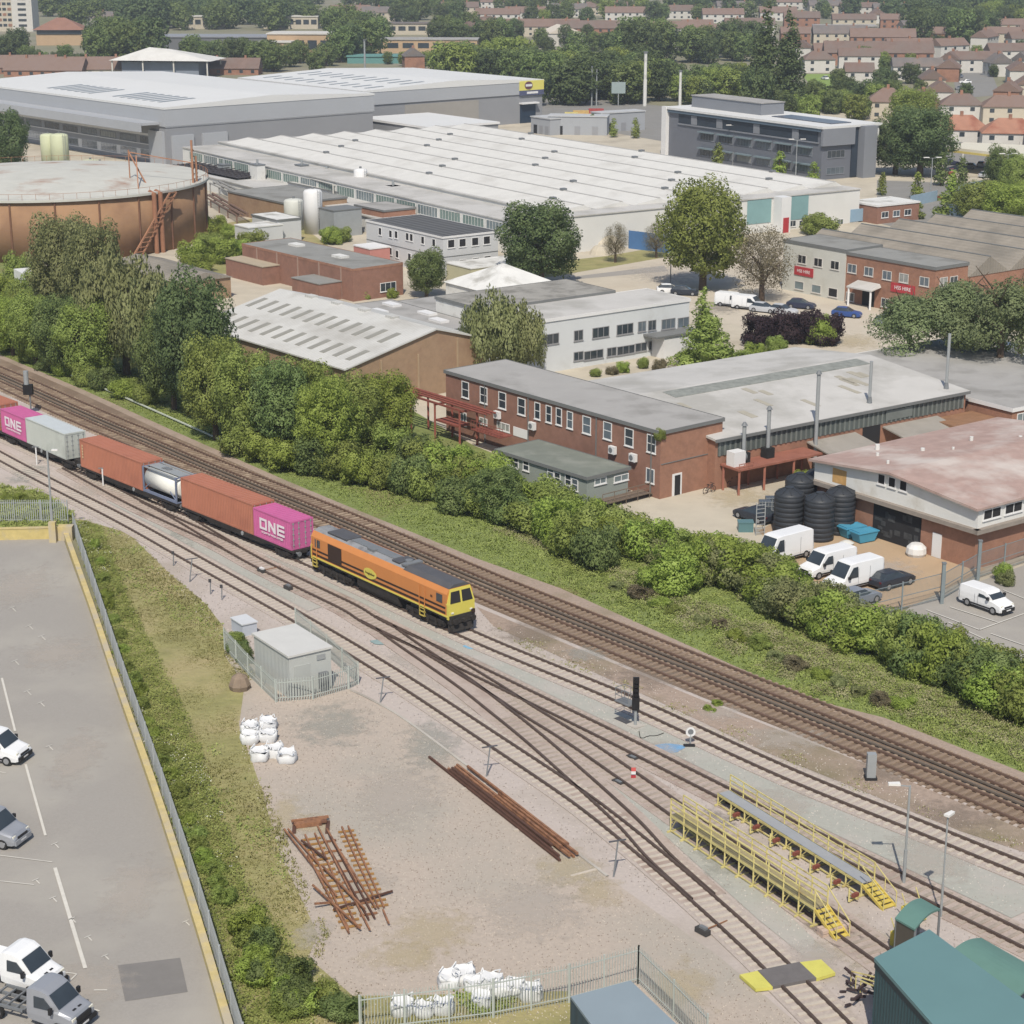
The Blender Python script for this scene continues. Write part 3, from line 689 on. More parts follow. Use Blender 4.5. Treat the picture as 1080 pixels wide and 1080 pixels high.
# cab front (leaning windscreens)
for sx, nm in ((1, 'cab_front'), (-1, 'cab_rear')):
    b = MB(); x = 9.95 * sx; e = 10.2 * sx
    b.hexa([(x, -1.32, 1.12), (x, 1.32, 1.12), (x, 1.32, 2.35), (x, -1.32, 2.35)], [(e, -1.32, 1.12), (e, 1.32, 1.12), (e, 1.32, 2.35), (e, -1.32, 2.35)])
    t = 9.85 * sx
    b.hexa([(x - .1 * sx, -1.32, 2.35), (x - .1 * sx, 1.32, 2.35), (x - .1 * sx, 1.0, 3.6), (x - .1 * sx, -1.0, 3.6)], [(e, -1.32, 2.35), (e, 1.32, 2.35), (e - .2 * sx, 1.02, 3.62), (e - .2 * sx, -1.02, 3.62)])
    cf = b.build(nm, m_yel, lo)
    for sy in (-1, 1):
        w = MB(); a, c = sorted((sy * .1, sy * 1.12)); a2, c2 = sorted((sy * .1, sy * .95))
        w.hexa([(e - .02 * sx, a, 2.46), (e - .02 * sx, c, 2.46), (e + .03 * sx, c, 2.46), (e + .03 * sx, a, 2.46)], [(e - .19 * sx, a2, 3.38), (e - .19 * sx, c2, 3.38), (e - .14 * sx, c2, 3.38), (e - .14 * sx, a2, 3.38)]); w.build('windscreen', dark, lo)
        MB().box(*sorted((e, e + .05 * sx)), *sorted((sy * .82, sy * 1.05)), 1.58, 1.72).build('headlight', M('lamp_lens', C(235, 232, 215), .2, .02), lo)
    b = MB().box(*sorted((x, e + .12 * sx)), -1.25, 1.25, .72, 1.42)
    b.box(*sorted((e + .1 * sx, e + .5 * sx)), -.15, .15, .85, 1.1)
    b.hexa([(x, -1.2, .1), (x, 1.2, .1), (e + .25 * sx, 1.0, .1), (e + .25 * sx, -1.0, .1)], [(x, -1.2, .75), (x, 1.2, .75), (e, 1.2, .75), (e, -1.2, .75)]); b.build('buffer_beam', m_under, lo)
    for sy in (-.88, .88): MB().cyl((e, sy, 1.02), (e + .42 * sx, sy, 1.02), .12, n=8).cyl((e + .4 * sx, sy, 1.02), (e + .48 * sx, sy, 1.02), .25, n=14).build('buffer', m_under, lo)
    MB().box(*sorted((e, e + .16 * sx)), .95, 1.25, 1.3, 1.62).build('lamp_bracket', m_dko, lo)
bogie(lo, -6.7, .52, 1.0, 3, 5.2, dz=-.28); bogie(lo, 6.7, .52, 1.0, 3, 5.2, dz=-.28)
b = MB(); b.ext([(-3.0, -1.25, 1.1), (-3.0, -1.25, .55), (-3.0, -.95, .15), (-3.0, .95, .15), (-3.0, 1.25, .55), (-3.0, 1.25, 1.1)], (6.0, 0, 0)); b.build('fuel_tank', m_under, lo, False)
sl0 = S(334, 600.5)
put(lo, sl0 - .3, sl0 - .3 + 20.9 / LEN, .28)
# ------------------------------------------------------------------ buildings
def side_box(mb, f, side, a0, a1, z0, z1, d0, d1):
    """a box standing on a facade: side 'L' faces -v, 'R' faces -u; d0..d1 is how far out from the wall"""
    if side == 'L': return mb.fb(f, a0, a1, -d1, -d0, z0, z1)
    return mb.fb(f, -d1, -d0, a0, a1, z0, z1)
GV = [glass, M('glass_sky', C(96, 108, 118), .15, .3, .4, spec=.6), M('glass_blind', C(150, 152, 148), .4, .2, .6)]
WR = random.Random(77)
def window(parent, f, side, a, z, w, h, nx=2, ny=1, fm=None, gm=None, out=0.0, name='window', off=(0, 0)):
    """centre a, z on the facade; frame ring with glazing bars, the pane inside it"""
    t = .09 if w > .7 else .06
    b = MB(); a0, a1, z0, z1 = a - w / 2, a + w / 2, z - h / 2, z + h / 2
    for q in ((a0, a1, z0, z0 + t), (a0, a1, z1 - t, z1), (a0, a0 + t, z0 + t, z1 - t), (a1 - t, a1, z0 + t, z1 - t)): side_box(b, f, side, *q, out - .02, out + .07)
    for i in range(1, nx): x = a0 + w * i / nx; side_box(b, f, side, x - .035, x + .035, z0 + t, z1 - t, out - .01, out + .06)
    for i in range(1, ny): y = z0 + h * i / ny; side_box(b, f, side, a0 + t, a1 - t, y - .035, y + .035, out - .01, out + .055)
    side_box(b, f, side, a0 - .06, a1 + .06, z0 - .08, z0 - .005, out - .01, out + .12)
    o = b.build(name, fm or frame_w, parent)
    if gm is None or gm is glass: gm = GV[WR.choice((0, 0, 0, 1, 1, 2))] if w > .5 else glass
    p = MB(); side_box(p, f, side, a0 + t * .6, a1 - t * .6, z0 + t * .6, z1 - t * .6, out - .015, out + .03); p.build('pane', gm or glass, o)
    return o
def wpx(parent, f, side, x, y, w, h, **k):
    a, z = f.on(side, x, y); return window(parent, f, side, a, z, w, h, **k)
def panel(name, mat, parent, f, side, a0, a1, z0, z1, d0=-.01, d1=.05):
    b = MB(); side_box(b, f, side, a0, a1, z0, z1, d0, d1); return b.build(name, mat, parent)
def corner_px(x, y, h, ang): return Fr(G(x, y, h).xy, ang)
def shell(f, LU, LV, h, wall, roof, label, cat, name='building', trim=None, over=.0, rt=.25, z0=0, group=None):
    r = thing(name, label, cat, (f.o.x, f.o.y, 0), 0, group)
    MB().fb(f, 0, LU, 0, LV, z0, h - rt).build('wall', wall, r)
    MB().fb(f, -over, LU + over, -over, LV + over, h - rt, h).build('roof', roof, r)
    if trim:
        b = MB(); e = over + .04
        b.fb(f, -e, LU + e, -e, -over, h - rt - .08, h + .06); b.fb(f, -e, -over, -over, LV + over, h - rt - .08, h + .06)
        b.fb(f, -over, LU + over, LV + over, LV + e, h - rt - .08, h + .06); b.fb(f, LU + over, LU + e, -over, LV + over, h - rt - .08, h + .06)
        b.build('edge_trim', trim, r)
    return r
m_felt = M('grey_felt_roof', C(168, 166, 163), .9, .06, .25, C(148, 146, 142), .45, .2)
m_feltd = M('dark_felt_roof', C(146, 146, 142), .9, .08, .25, C(128, 127, 122), .45, .2)
m_feltp = M('pale_felt_roof', C(196, 194, 190), .9, .07, .2, C(172, 170, 164), .5, .12, detail=7)
m_asb = M('asbestos_sheet', C(158, 152, 143), .95, .1, .3, C(138, 133, 124), .5, .2)
m_trim = M('grey_trim', C(120, 122, 122), .6, .06)
ANG = 128

# C: two-storey brick office by the hedge
f = corner_px(697, 455, 7, 129)
c = shell(f, 35.2, 8.6, 7, brick_d, m_felt, 'two-storey red brick office with white sash windows behind the hedge', 'office building', 'brick_office', m_trim, .15)
MB().fb(f, -.03, -.0, 0.02, 8.58, 0, 6.7).build('end_wall', brick, c)
for x, y, w in ((491, 411, 1.3), (510.3, 416.7, 1.3), (530, 422.3, 1.3), (550.3, 428.7, 1.3), (567, 433.3, .95), (579, 436.7, .95), (589.7, 439.3, .95), (601.3, 443, .95), (619, 448.3, 1.3), (641, 454.3, 1.3), (663.7, 461.3, 1.3), (687.3, 468, 1.3)):
    wpx(c, f, 'L', x, y, w, 1.85, nx=1, ny=2, gm=glass)
wpx(c, f, 'L', 489, 441.7, 1.1, 1.5, nx=2); wpx(c, f, 'L', 510, 444, 1.4, .7); wpx(c, f, 'L', 531, 450, 2.2, .9, nx=3); wpx(c, f, 'L', 686, 501.7, 1.2, 1.5)
a, z = f.on('L', 549, 456.5); panel('white_panel', white, c, f, 'L', a - 1.2, a + 1.2, z - .5, z + .5)
a, z = f.on('R', 713.5, 509)
d = panel('door_frame', frame_w, c, f, 'R', a - .65, a + .65, .02, 2.3, .02, .1); panel('door', dark, d, f, 'R', a - .35, a + .42, .05, 2.12, .05, .12)
panel('string_pipe', m_trim, c, f, 'R', .1, 8.3, 3.55, 3.63, .03, .09)
for x, y, lb in ((526.7, 437, 'highest, near the rusty frame'), (563.7, 448.7, 'above the cabin far end'), (648.3, 474, 'above the cabin roof'), (670, 482, 'closest to the building corner')):
    a, z = f.on('L', x, y); ac = thing('air_conditioner', 'white air conditioner on the brick office, ' + lb, 'air conditioner', tuple(f.p(a, 0, z)), 0, 'air conditioners')
    b = MB(); side_box(b, f, 'L', a - .45, a + .45, z - .4, z + .4, .12, .5); b.build('casing', white, ac)
    b = MB(); q = f.p(a + .1, -.5, z); b.cyl(q, q + f.v * -.03, .28, n=14); b.build('fan_grille', steel, ac)
    b = MB(); side_box(b, f, 'L', a - .35, a - .3, z - .5, z - .42, 0, .5); side_box(b, f, 'L', a + .3, a + .35, z - .5, z - .42, 0, .5); b.build('bracket', steel, ac)
for u in (1.2, 9.5, 20.5, 28.0): panel('downpipe', m_trim, c, f, 'L', u, u + .1, .05, 6.7, .02, .12)
FC = f
# rusty pipe frame next to it
rf = thing('pipe_gantry', 'rusty red steel pipe gantry at the far end of the brick office', 'gantry', tuple(f.p(33, -2)))
m_rg = M('red_oxide_steel', C(140, 74, 60), .8, .2, 1.5)
b = MB()
for u in (28, 32.5, 37, 41):
    for v in (-3.6, -1.2): b.bar(f.p(u, v, 0), f.p(u, v, 4.2), .22)
    b.bar(f.p(u, -3.7, 4.1), f.p(u, -1.1, 4.1), .2)
for v in (-3.6, -1.2): b.bar(f.p(27.5, v, 4.3), f.p(41.5, v, 4.3), .2)
for v in (-3.0, -2.4, -1.8): b.cyl(f.p(24, v, 4.5), f.p(42, v, 4.5), .12, n=8)
b.build('frame', m_rg, rf)
b = MB(); b.fb(f, 29, 33, -3.2, -1.4, 2.1, 2.3); b.fb(f, 22, 27, -2.8, -1.0, 2.2, 2.3); b.build('platform', m_rg, rf)
b = MB()
for i in range(12): b.bar(f.p(21.5 + i * .5, -2.8, 2.2), f.p(21.5 + i * .5, -2.8, 3.3), .05)
b.bar(f.p(21.5, -2.8, 3.3), f.p(27, -2.8, 3.3), .06); b.bar(f.p(21.5, -2.8, 2.75), f.p(27, -2.8, 2.75), .05); b.build('handrail', m_rg, rf)

# portable cabin
f = corner_px(619, 503, 3.2, 130.5)
m_cab = M('grey_green_cabin', C(148, 156, 150), .7, .05, .5)
c = shell(f, 13.6, 5.6, 3.2, m_cab, M('green_grey_felt', C(122, 128, 118), .9, .07, .4, C(140, 144, 134), .4, .3), 'grey green single-storey cabin with a flat roof in front of the brick office', 'site cabin', 'portable_cabin', m_trim, .2, .2)
for x, y in ((537.5, 484.5), (544, 487.5), (555, 490.5), (581, 498), (588, 504), (599.5, 506), (606.5, 511)): wpx(c, f, 'L', x, y, .95, 1.2, nx=1, ny=2)
wpx(c, f, 'R', 633, 507, 1.6, .7, gm=glass2); wpx(c, f, 'R', 655, 504, 2.0, .7, gm=glass2)
b = MB(); b.fb(f, -1.6, -.05, .6, 7.2, .5, .6)
for v in (.7, 2.3, 3.9, 5.5, 7.1): b.bar(f.p(-1.55, v, 0), f.p(-1.55, v, 1.6), .07)
b.bar(f.p(-1.55, .7, 1.6), f.p(-1.55, 7.1, 1.6), .07); b.bar(f.p(-1.55, .7, 1.1), f.p(-1.55, 7.1, 1.1), .05)
for k in range(3): b.fb(f, -1.5, -.2, 7.2 + k * .35, 7.55 + k * .35, .35 - k * .15, .45 - k * .15)
ramp = b.build('entrance_ramp', M('weathered_timber', C(120, 104, 90), .9, .15, 2), c)

# D: big factory
f = corner_px(755, 462, 5.5, 125)
LU, LV = 27.6, 36.5
r = thing('factory', 'wide grey-roofed brick factory with a strip of ribbed glazing, behind the black tanks', 'factory', tuple(f.o))
MB().fb(f, 0, LU, 0, LV, 0, 5.2).build('wall', brick, r)
b = MB(); zr = 6.9      # two shallow slopes, ridge along u half way
vm = LV * .5
b.add([f.p(-.3, -.3, 5.45), f.p(LU, -.3, 5.45), f.p(LU, -.3, 5.6), f.p(-.3, -.3, 5.6)], [(0, 1, 2, 3)])
b = MB()
um = 15.2
E_ = lambda a, v, z: f.p(a, v, z)
b.ext([E_(-.35, -.3, 5.22), E_(um, -.3, 6.5), E_(LU + .3, -.3, 5.22), E_(LU + .3, -.3, 5.45), E_(um, -.3, 6.75), E_(-.35, -.3, 5.45)], f.v * (LV + .6)); b.build('roof', m_feltp, r)
MB().ext([E_(0, 0, 5.2), E_(um, 0, 6.45), E_(LU, 0, 5.2)], f.v * LV).build('gable_wall', brick, r)
b = MB()
b.hexa([E_(7, 8, 5.9), E_(7, 34, 5.9), E_(10, 34, 6.07), E_(10, 8, 6.07)], [E_(7, 8, 5.98), E_(7, 34, 5.98), E_(10, 34, 6.14), E_(10, 8, 6.14)])
b.v = []; b.f = []; b.mi = []
rz = lambda a: 5.45 + 1.3 * (a + .35) / (um + .35)
for (a0, a1, v0, v1) in ((12.4, 14.6, 5, 34),):
    b.hexa([E_(a0, v0, rz(a0) - .1), E_(a0, v1, rz(a0) - .1), E_(a1, v1, rz(a1) - .1), E_(a1, v0, rz(a1) - .1)], [E_(a0, v0, rz(a0) + .06), E_(a0, v1, rz(a0) + .06), E_(a1, v1, rz(a1) + .06), E_(a1, v0, rz(a1) + .06)])
b.build('rooflight_strip', M('dirty_rooflight', C(142, 145, 138), .6, .25, 1.2), r)
m_patch = M('roof_patch', C(172, 166, 150), .9, .08, 1)
rr = random.Random(3)
for k in range(15):
    a0 = rr.uniform(1, 10); v0 = rr.uniform(1, 30); w = rr.uniform(.5, .9); l = rr.uniform(1.5, 3.2)
    b = MB().hexa([E_(a0, v0, rz(a0) + .01), E_(a0, v0 + w, rz(a0) + .01), E_(a0 + l, v0 + w, rz(a0 + l) + .01), E_(a0 + l, v0, rz(a0 + l) + .01)], [E_(a0, v0, rz(a0) + .04), E_(a0, v0 + w, rz(a0) + .04), E_(a0 + l, v0 + w, rz(a0 + l) + .04), E_(a0 + l, v0, rz(a0 + l) + .04)]); b.build('roof_patch', m_patch, r)
b = MB(); side_box(b, f, 'R', -.3, LV + .3, 5.1, 5.42, .3, .42); b.build('gutter', m_trim, r)
m_rib = M('ribbed_glazing', C(120, 126, 122), .5, .15, .5)
g = panel('glazing_strip', M('strip_glass', C(92, 100, 98), .3, .2, .6), r, f, 'R', .3, LV - .3, 3.55, 5.05, -.01, .05)
b = MB()
for i in range(52):
    v = .5 + i * (LV - 1) / 51; side_box(b, f, 'R', v - .12, v + .12, 3.55, 5.05, .04, .12)
b.build('glazing_frame', m_rib, g)
for v0, v1, z1 in ((24.0, 26.4, 2.9),): panel('loading_door', dark, r, f, 'R', 20.7, 23.3, .05, 3.5, .0, .06)
panel('blank_panel', m_rib, r, f, 'R', 24.0, 28.0, 3.8, 4.9, .1, .14)
for v0, v1 in ((12.5, 19.5), (23.6, 32.0)):
    b = MB(); b.hexa([f.p(-.1, v0, 3.1), f.p(-.1, v1, 3.1), f.p(-3.4, v1, 2.5), f.p(-3.4, v0, 2.5)][::-1], [f.p(-.1, v0, 3.25), f.p(-.1, v1, 3.25), f.p(-3.4, v1, 2.65), f.p(-3.4, v0, 2.65)][::-1]); cn = b.build('canopy', m_asb, r)
    b = MB()
    for v in (v0 + .2, (v0 + v1) / 2, v1 - .2): b.bar(f.p(-3.2, v, 0), f.p(-3.2, v, 2.5), .12)
    b.build('canopy_post', m_trim, cn)
MB().fb(f, -5.5, -.06, 30.8, 37.5, 0, 3.0).build('timber_fence_panel', M('brown_boards', C(150, 110, 78), .9, .15, 1), r)
# orange steel platform with plant
pl = thing('loading_platform', 'orange steel platform on posts against the factory wall, plant on top', 'platform', tuple(f.p(-1.5, 4)))
m_os = M('orange_steel', C(158, 98, 78), .7, .15, 1)
b = MB(); b.fb(f, -3.0, -.1, .6, 12.0, 2.55, 2.75); b.build('deck', m_os, pl)
b = MB()
for v in (.8, 4.2, 8.2, 11.6):
    for u in (-2.8, -.4): b.bar(f.p(u, v, 0), f.p(u, v, 2.55), .22)
b.build('post', m_os, pl)
b = MB(); b.fb(f, -2.9, -2.8, .7, 2.6, 3.2, 3.26)
for v in (.75, 1.4, 2.0, 2.6): b.bar(f.p(-2.85, v, 2.75), f.p(-2.85, v, 3.25), .06)
b.build('handrail', m_os, pl)
un = thing('extractor_unit', 'white extraction unit with a round inlet on the orange platform', 'extractor', tuple(f.p(-1.2, 1.6, 2.75)))
b = MB().fb(f, -2.0, -.8, .8, 2.3, 2.75, 4.25); b.build('casing', white, un)
q = f.p(-1.4, 2.3, 3.5); MB().cyl(q, q + f.v * .35, .5, n=16).build('fan_ring', steel, un)
for v, hh, lb in ((2.9, 6.6, 'beside the white extraction unit'), (6.2, 7.8, 'in the middle of the orange platform'), (12.9, 10.6, 'tall and plain, at the end of the orange platform'),):
    q = f.p(-1.0, v, 0 if v > 12 else 2.75); st = thing('flue_stack', 'grey flue stack ' + lb, 'flue', tuple(q), 0, 'flue stacks of the factory')
    b = MB(); b.cyl(q, (q.x, q.y, hh), .2, n=12); b.build('pipe', galv, st)
    b = MB(); b.cyl((q.x, q.y, hh), (q.x, q.y, hh + .35), .34, .12, 12); b.build('cowl', steel, st)
    if v < 12: MB().fb(f, -1.5, -.5, v - .5, v + .5, 2.76, 3.8).build('motor_box', rubber, st)
for x, y0, hh, lb in ((917, 423, 4.4, 'standing on the grey factory roof'), (998, 408, 6.0, 'pale and thick, at the corner of the factory roof')):
    q = G(x, y0, 5.8); st = thing('flue_stack', 'slender flue stack ' + lb, 'flue', tuple(q), 0, 'flue stacks of the factory')
    MB().cyl(q - Vector((0, 0, .6)), (q.x, q.y, 5.8 + hh), .17, n=10).build('pipe', galv, st); MB().cyl((q.x, q.y, 5.3), (q.x, q.y, 6.3), .35, .2, 10).build('flashing', steel, st)
FD = f
# annex right of D
f2 = Fr(f.p(-5.8, 37.6).xy, 125)
c = shell(f2, 30, 22, 4.4, brick, m_felt, 'low flat-roofed brick annex with a white edge at the end of the factory', 'annex', 'factory_annex', white, .15, .3)
window(c, f2, 'R', 2.6, 2.5, 3.6, 2.4, nx=4, ny=2, gm=glass2); panel('teal_door', M('teal_paint', C(110, 170, 165), .6, .06), c, f2, 'R', 9.4, 11.6, .1, 3.6); window(c, f2, 'R', 13.5, 2.4, 2.2, 1.4)
# yard wall roof between the brick office and the white office
f3 = Fr(FC.p(2, 9.4).xy, 127)
c = shell(f3, 16, 10, 4.6, brick, m_feltp, 'low pale flat roof tucked behind the brick office', 'flat-roofed building', 'rear_workshop', m_trim, .05, .2)

# F: garage with pinkish roof
f = corner_px(1032, 533, 6.0, 126.6)
LU, LV = 19.6, 26
r = thing('garage_workshop', 'brick and white garage with a dark open door and a pinkish roof', 'garage', tuple(f.o))
b = MB().fb(f, 0, LU, 0, LV, 0, 3.9); b.build('wall', brick, r)
m_gw = M('stained_white_cladding', C(226, 226, 222), .6, .05, .3, C(196, 190, 176), .3, .25)
uk = 9.9; rise = .95
b = MB(); b.ext([f.p(-.25, -.25, 3.9), f.p(-.25, -.25, 5.75), f.p(uk, -.25, 5.75 + rise), f.p(LU + .2, -.25, 5.75), f.p(LU + .2, -.25, 3.9)], f.v * (LV + .4)); b.build('cladding', m_gw, r)
m_pr = M('pink_felt_roof', C(178, 150, 140), .9, .12, .8, C(204, 192, 184), .45, .14, stripe=(126.6, 1.4, .01, .03))
b = MB(); b.ext([f.p(-.6, -.85, 5.72), f.p(-.6, -.85, 5.95), f.p(uk, -.85, 5.98 + rise), f.p(LU + .5, -.85, 5.95), f.p(LU + .5, -.85, 5.72), f.p(uk, -.85, 5.74 + rise)], f.v * (LV + 1.5)); b.build('roof', m_pr, r)
b = MB(); b.fb(f, -.7, LU + .5, -.75, -.2, 3.55, 3.95); b.fb(f, -.75, -.2, -.75, LV, 3.55, 3.95); b.build('canopy_ledge', M('dirty_ledge', C(150, 140, 130), .9, .1, 1), r)
a0, _ = f.on('L', 971, 565); a1, _ = f.on('L', 921, 548)
panel('doorway', dark, r, f, 'L', a0, a1, .05, 3.55, -.02, .04)
b = MB()
rr = random.Random(5)
for k in range(16):
    u = rr.uniform(a0 + .4, a1 - .4); z = rr.uniform(.3, 2.6); w = rr.uniform(.15, .5); side_box(b, f, 'L', u - w, u + w, z, z + rr.uniform(.2, .7), .05, .07)
b.build('stored_goods', M('dim_goods', C(70, 72, 74), .8, .4, 2), r)
for x in (932, 943, 955):
    y = 400 + 515 / 4.909 + (x - 932) * .3; wpx(r, f, 'L', x, y, .95, 1.05, nx=1, gm=dark, out=.25)
a, _ = f.on('L', 988, 575); panel('side_door', white, r, f, 'L', a - .55, a + .5, .05, 2.3, .0, .08)
for i in range(8):
    window(r, f, 'R', 1.6 + i * 2.9, 5.05, 2.4, 1.0, nx=2, gm=dark, out=.25)
a, _ = f.on('L', 888, 490); b = MB(); side_box(b, f, 'L', a - .9, a + .9, 4.2, 5.6, .25, .262); b.build('rust_stain', M('rust_stain', C(206, 160, 90), .8, .2, 2), r)
for x, y, lb in ((1003, 555, 'above the white side door'), (1020, 557, 'at the corner')):
    pass
rr = random.Random(8)
b = MB()
for k in range(9):
    q = f.p(rr.uniform(11, 18), 2 + k * 2.2, 6.5); b.cyl(q - Vector((0, 0, .6)), q + Vector((0, 0, rr.uniform(.1, .5))), rr.uniform(.12, .3), n=8)
b.build('roof_vent', offwhite, r)
FF = f

# B: long shed with pale corrugated roof
f = corner_px(365, 388, 5.2, 129.5)
LU, LV = 34, 21
r = thing('long_shed', 'long shed with a pale corrugated roof, rows of rooflights and a brown brick gable', 'industrial shed', tuple(f.o))
hv = 13.2; zr = 8.2
MB().ext([f.p(0, 0, 0), f.p(0, 0, 5.0), f.p(0, hv, zr - .2), f.p(0, LV, 5.9), f.p(0, LV, 0)], f.u * LU).build('wall', brick_y, r)
m_cor = M('pale_corrugated_roof', C(206, 206, 202), .75, .05, .4, C(184, 182, 176), .4, .12, stripe=(129.5, .5, .02, .10))
b = MB(); b.ext([f.p(-.3, -.4, 4.95), f.p(-.3, hv, zr - .15), f.p(-.3, LV + .3, 5.8), f.p(-.3, LV + .3, 6.0), f.p(-.3, hv, zr + .05), f.p(-.3, -.4, 5.12)], f.u * (LU + .6)); b.build('roof', m_cor, r)
m_rl = M('aged_rooflight', C(150, 148, 138), .5, .08, 1)
sl_ = lambda v: 5.12 + (zr + .05 - 5.12) * (v + .4) / (hv + .4)
for row, (v0, v1) in enumerate(((1.6, 4.6), (7.0, 10.0))):
    for i in range(12):
        u = 1.6 + i * 2.7 + (1 if row else 0)
        MB().hexa([f.p(u, v0, sl_(v0) - .05), f.p(u, v1, sl_(v1) - .05), f.p(u + .95, v1, sl_(v1) - .05), f.p(u + .95, v0, sl_(v0) - .05)], [f.p(u, v0, sl_(v0) + .05), f.p(u, v1, sl_(v1) + .05), f.p(u + .95, v1, sl_(v1) + .05), f.p(u + .95, v0, sl_(v0) + .05)]).build('rooflight', m_rl, r)
for v in (5, 10.5, 16.5): MB().fb(f, -.14, -.0, v - .12, v + .12, 0, 5.4 if v < 16 else 6.6).build('pilaster', M('pale_pilaster', C(176, 150, 118), .9, .08, 1), r)
for i in range(4):
    u = 8 + i * 6; MB().fb(f, u, u + 1.6, hv - .5, hv + .5, zr - .1, zr + .25).build('ridge_vent', m_cor, r)

# H: dark brick low building
f = corner_px(372, 284, 5, 129.3)
c = shell(f, 31.7, 9.4, 5, brick_d, m_feltd, 'low dark red brick building with a flat roof behind the long shed', 'brick building', 'brick_building', brick, .0, .25)
for u in (3, 9, 15, 21, 27): panel('buttress', M('mortar_pale', C(168, 140, 125), .9, .06), c, f, 'L', u, u + .22, 0, 4.9, 0, .14)
for u, v in ((9, 4), (23, 5)): MB().fb(f, u, u + 2.6, v, v + 1.6, 5, 5.35).build('rooflight', offwhite, c)
MB().fb(f, 20.5, 31.7, -3.2, -.02, 0, 2.9).build('side_wing', brick_d, c); MB().fb(f, 20.4, 31.8, -3.3, -.02, 2.9, 3.05).build('wing_roof', M('tan_felt', C(178, 164, 140), .9, .06), c)
MB().fb(f, 3, 10.5, -4.2, -.02, 0, 2.7).build('side_wing', brick_d, c); MB().fb(f, 2.9, 10.6, -4.3, -.02, 2.7, 2.85).build('wing_roof', m_feltd, c)
window(c, f, 'R', 6.5, 1.6, 3.0, 1.4, nx=3)
# I: white modular offices
f = corner_px(467, 250, 6.5, 126)
m_mod = M('white_modular', C(206, 208, 210), .6, .04, .4)
c = shell(f, 23.5, 11, 6.5, m_mod, M('dark_ribbed_roof', C(104, 104, 104), .7, .08, .4, stripe=(36, 1.5, .05, .45)), 'white two-storey modular office block with a dark ribbed roof', 'office block', 'modular_office', white, .08, .2)
for x, y in ((401, 244), (412, 246.7), (418, 247.5), (429.7, 249.5), (434, 250.5), (446, 253.3), (457.7, 256)):
    wpx(c, f, 'L', x, y, 1.0, 1.3, nx=1, gm=dark)
for x, y in ((403, 262.5), (412, 265), (419, 268), (432, 271), (447, 276), (459, 279)): wpx(c, f, 'L', x, y, 1.0, 1.3, nx=1, gm=dark)
for x, y in ((475.7, 257), (487.7, 256), (501, 254.7), (513.3, 253.3), (476, 280), (488, 278), (502, 276), (514, 274)): wpx(c, f, 'R', x, y, 1.4, 1.4, nx=1, gm=dark)
panel('floor_band', m_trim, c, f, 'L', 0, 23.5, 3.15, 3.25, 0, .05); panel('floor_band', m_trim, c, f, 'R', 0, 11, 3.15, 3.25, 0, .05)
FI = f
f = corner_px(497, 283, 2.8, 126)
c = shell(f, 7, 12, 2.8, M('cream_shed', C(190, 186, 150), .8, .05), offwhite, 'cream flat-roofed outbuilding at the foot of the white modular offices', 'outbuilding', 'outbuilding', None, .1, .15)

# G group: white office with long window row
f = corner_px(553, 340, 7, 126)
LG = 27.5
c = shell(f, 9, LG, 7, M('white_render', C(212, 216, 218), .7, .04, .3, C(196, 198, 196), .3, .2), m_feltp, 'white two-storey office with a long row of windows behind the brick office', 'office building', 'white_office', white, .1, .3)
for x, y, w in ((579.8, 357.8, 2.9), (610, 353.7, 1.5), (633.5, 350.4, 2.8), (659, 347, 2.8), (677, 344.3, 1.4), (687.6, 343, 1.4), (704.8, 341.5, 2.4), (720.6, 340, 2.0)):
    wpx(c, f, 'R', x, y, w, 1.4, nx=3 if w > 2 else 2, ny=1, fm=M('grey_frame', C(150, 150, 152), .6, .05))
for x, y, w in ((610, 375.5, 1.6), (626, 374, 3.2), (645, 371, 1.6), (660, 369, 3), (676, 366, 2), (690, 364, 2), (712, 365, 1.2)):
    wpx(c, f, 'R', x, y, w, 1.2, nx=3 if w > 2 else 2, fm=MATS['grey_frame'])
MB().fb(f, -2.8, -.05, 19.5, LG, 2.9, 3.15).build('porch_roof', m_trim, c); MB().fb(f, -2.6, -.05, 21, LG, 0, 2.9).build('porch_wall', white, c)
FG = f
# roofs behind it
f4 = Fr(f.p(9.2, 0).xy, 126)
c = shell(f4, 10.8, 22, 7.3, offwhite, M('streaked_roof', C(160, 157, 150), .9, .1, .3, C(130, 127, 120), .55, .35), 'grey streaked flat roof behind the white office', 'flat-roofed building', 'rear_block', m_trim, .1, .3)
f5 = Fr(f.p(9, -13).xy, 126)
c = shell(f5, 22, 12.8, 5.2, offwhite, m_felt, 'wide low grey roof with four skylights between the long shed and the willow', 'flat-roofed building', 'low_works', m_trim, .1, .25)
f9 = Fr(f.p(20.2, 0).xy, 126); shell(f9, 11, 15, 4.8, offwhite, m_felt, 'low grey roof between the streaked block and the white pyramid roof', 'flat-roofed building', 'low_works', m_trim, .1, .25)
for u, v in ((4, 9), (9, 10.5), (14, 6), (17, 10)): MB().fb(f5, u, u + 2.8, v, v + 1.4, 5.15, 5.5).build('skylight', white, c)
f6 = corner_px(520, 310, 3.6, 126)
c = thing('hipped_pavilion', 'square pavilion with a white pyramid roof beside the big dark tree', 'pavilion', tuple(f6.o))
MB().fb(f6, .3, 12.7, .3, 12.7, 0, 3.5).build('wall', offwhite, c)
MB().add([f6.p(0, 0, 3.5), f6.p(0, 13, 3.5), f6.p(13, 13, 3.5), f6.p(13, 0, 3.5), f6.p(6.5, 6.5, 6.6)], [(0, 1, 4), (1, 2, 4), (2, 3, 4), (3, 0, 4), (3, 2, 1, 0)]).build('roof', offwhite, c)

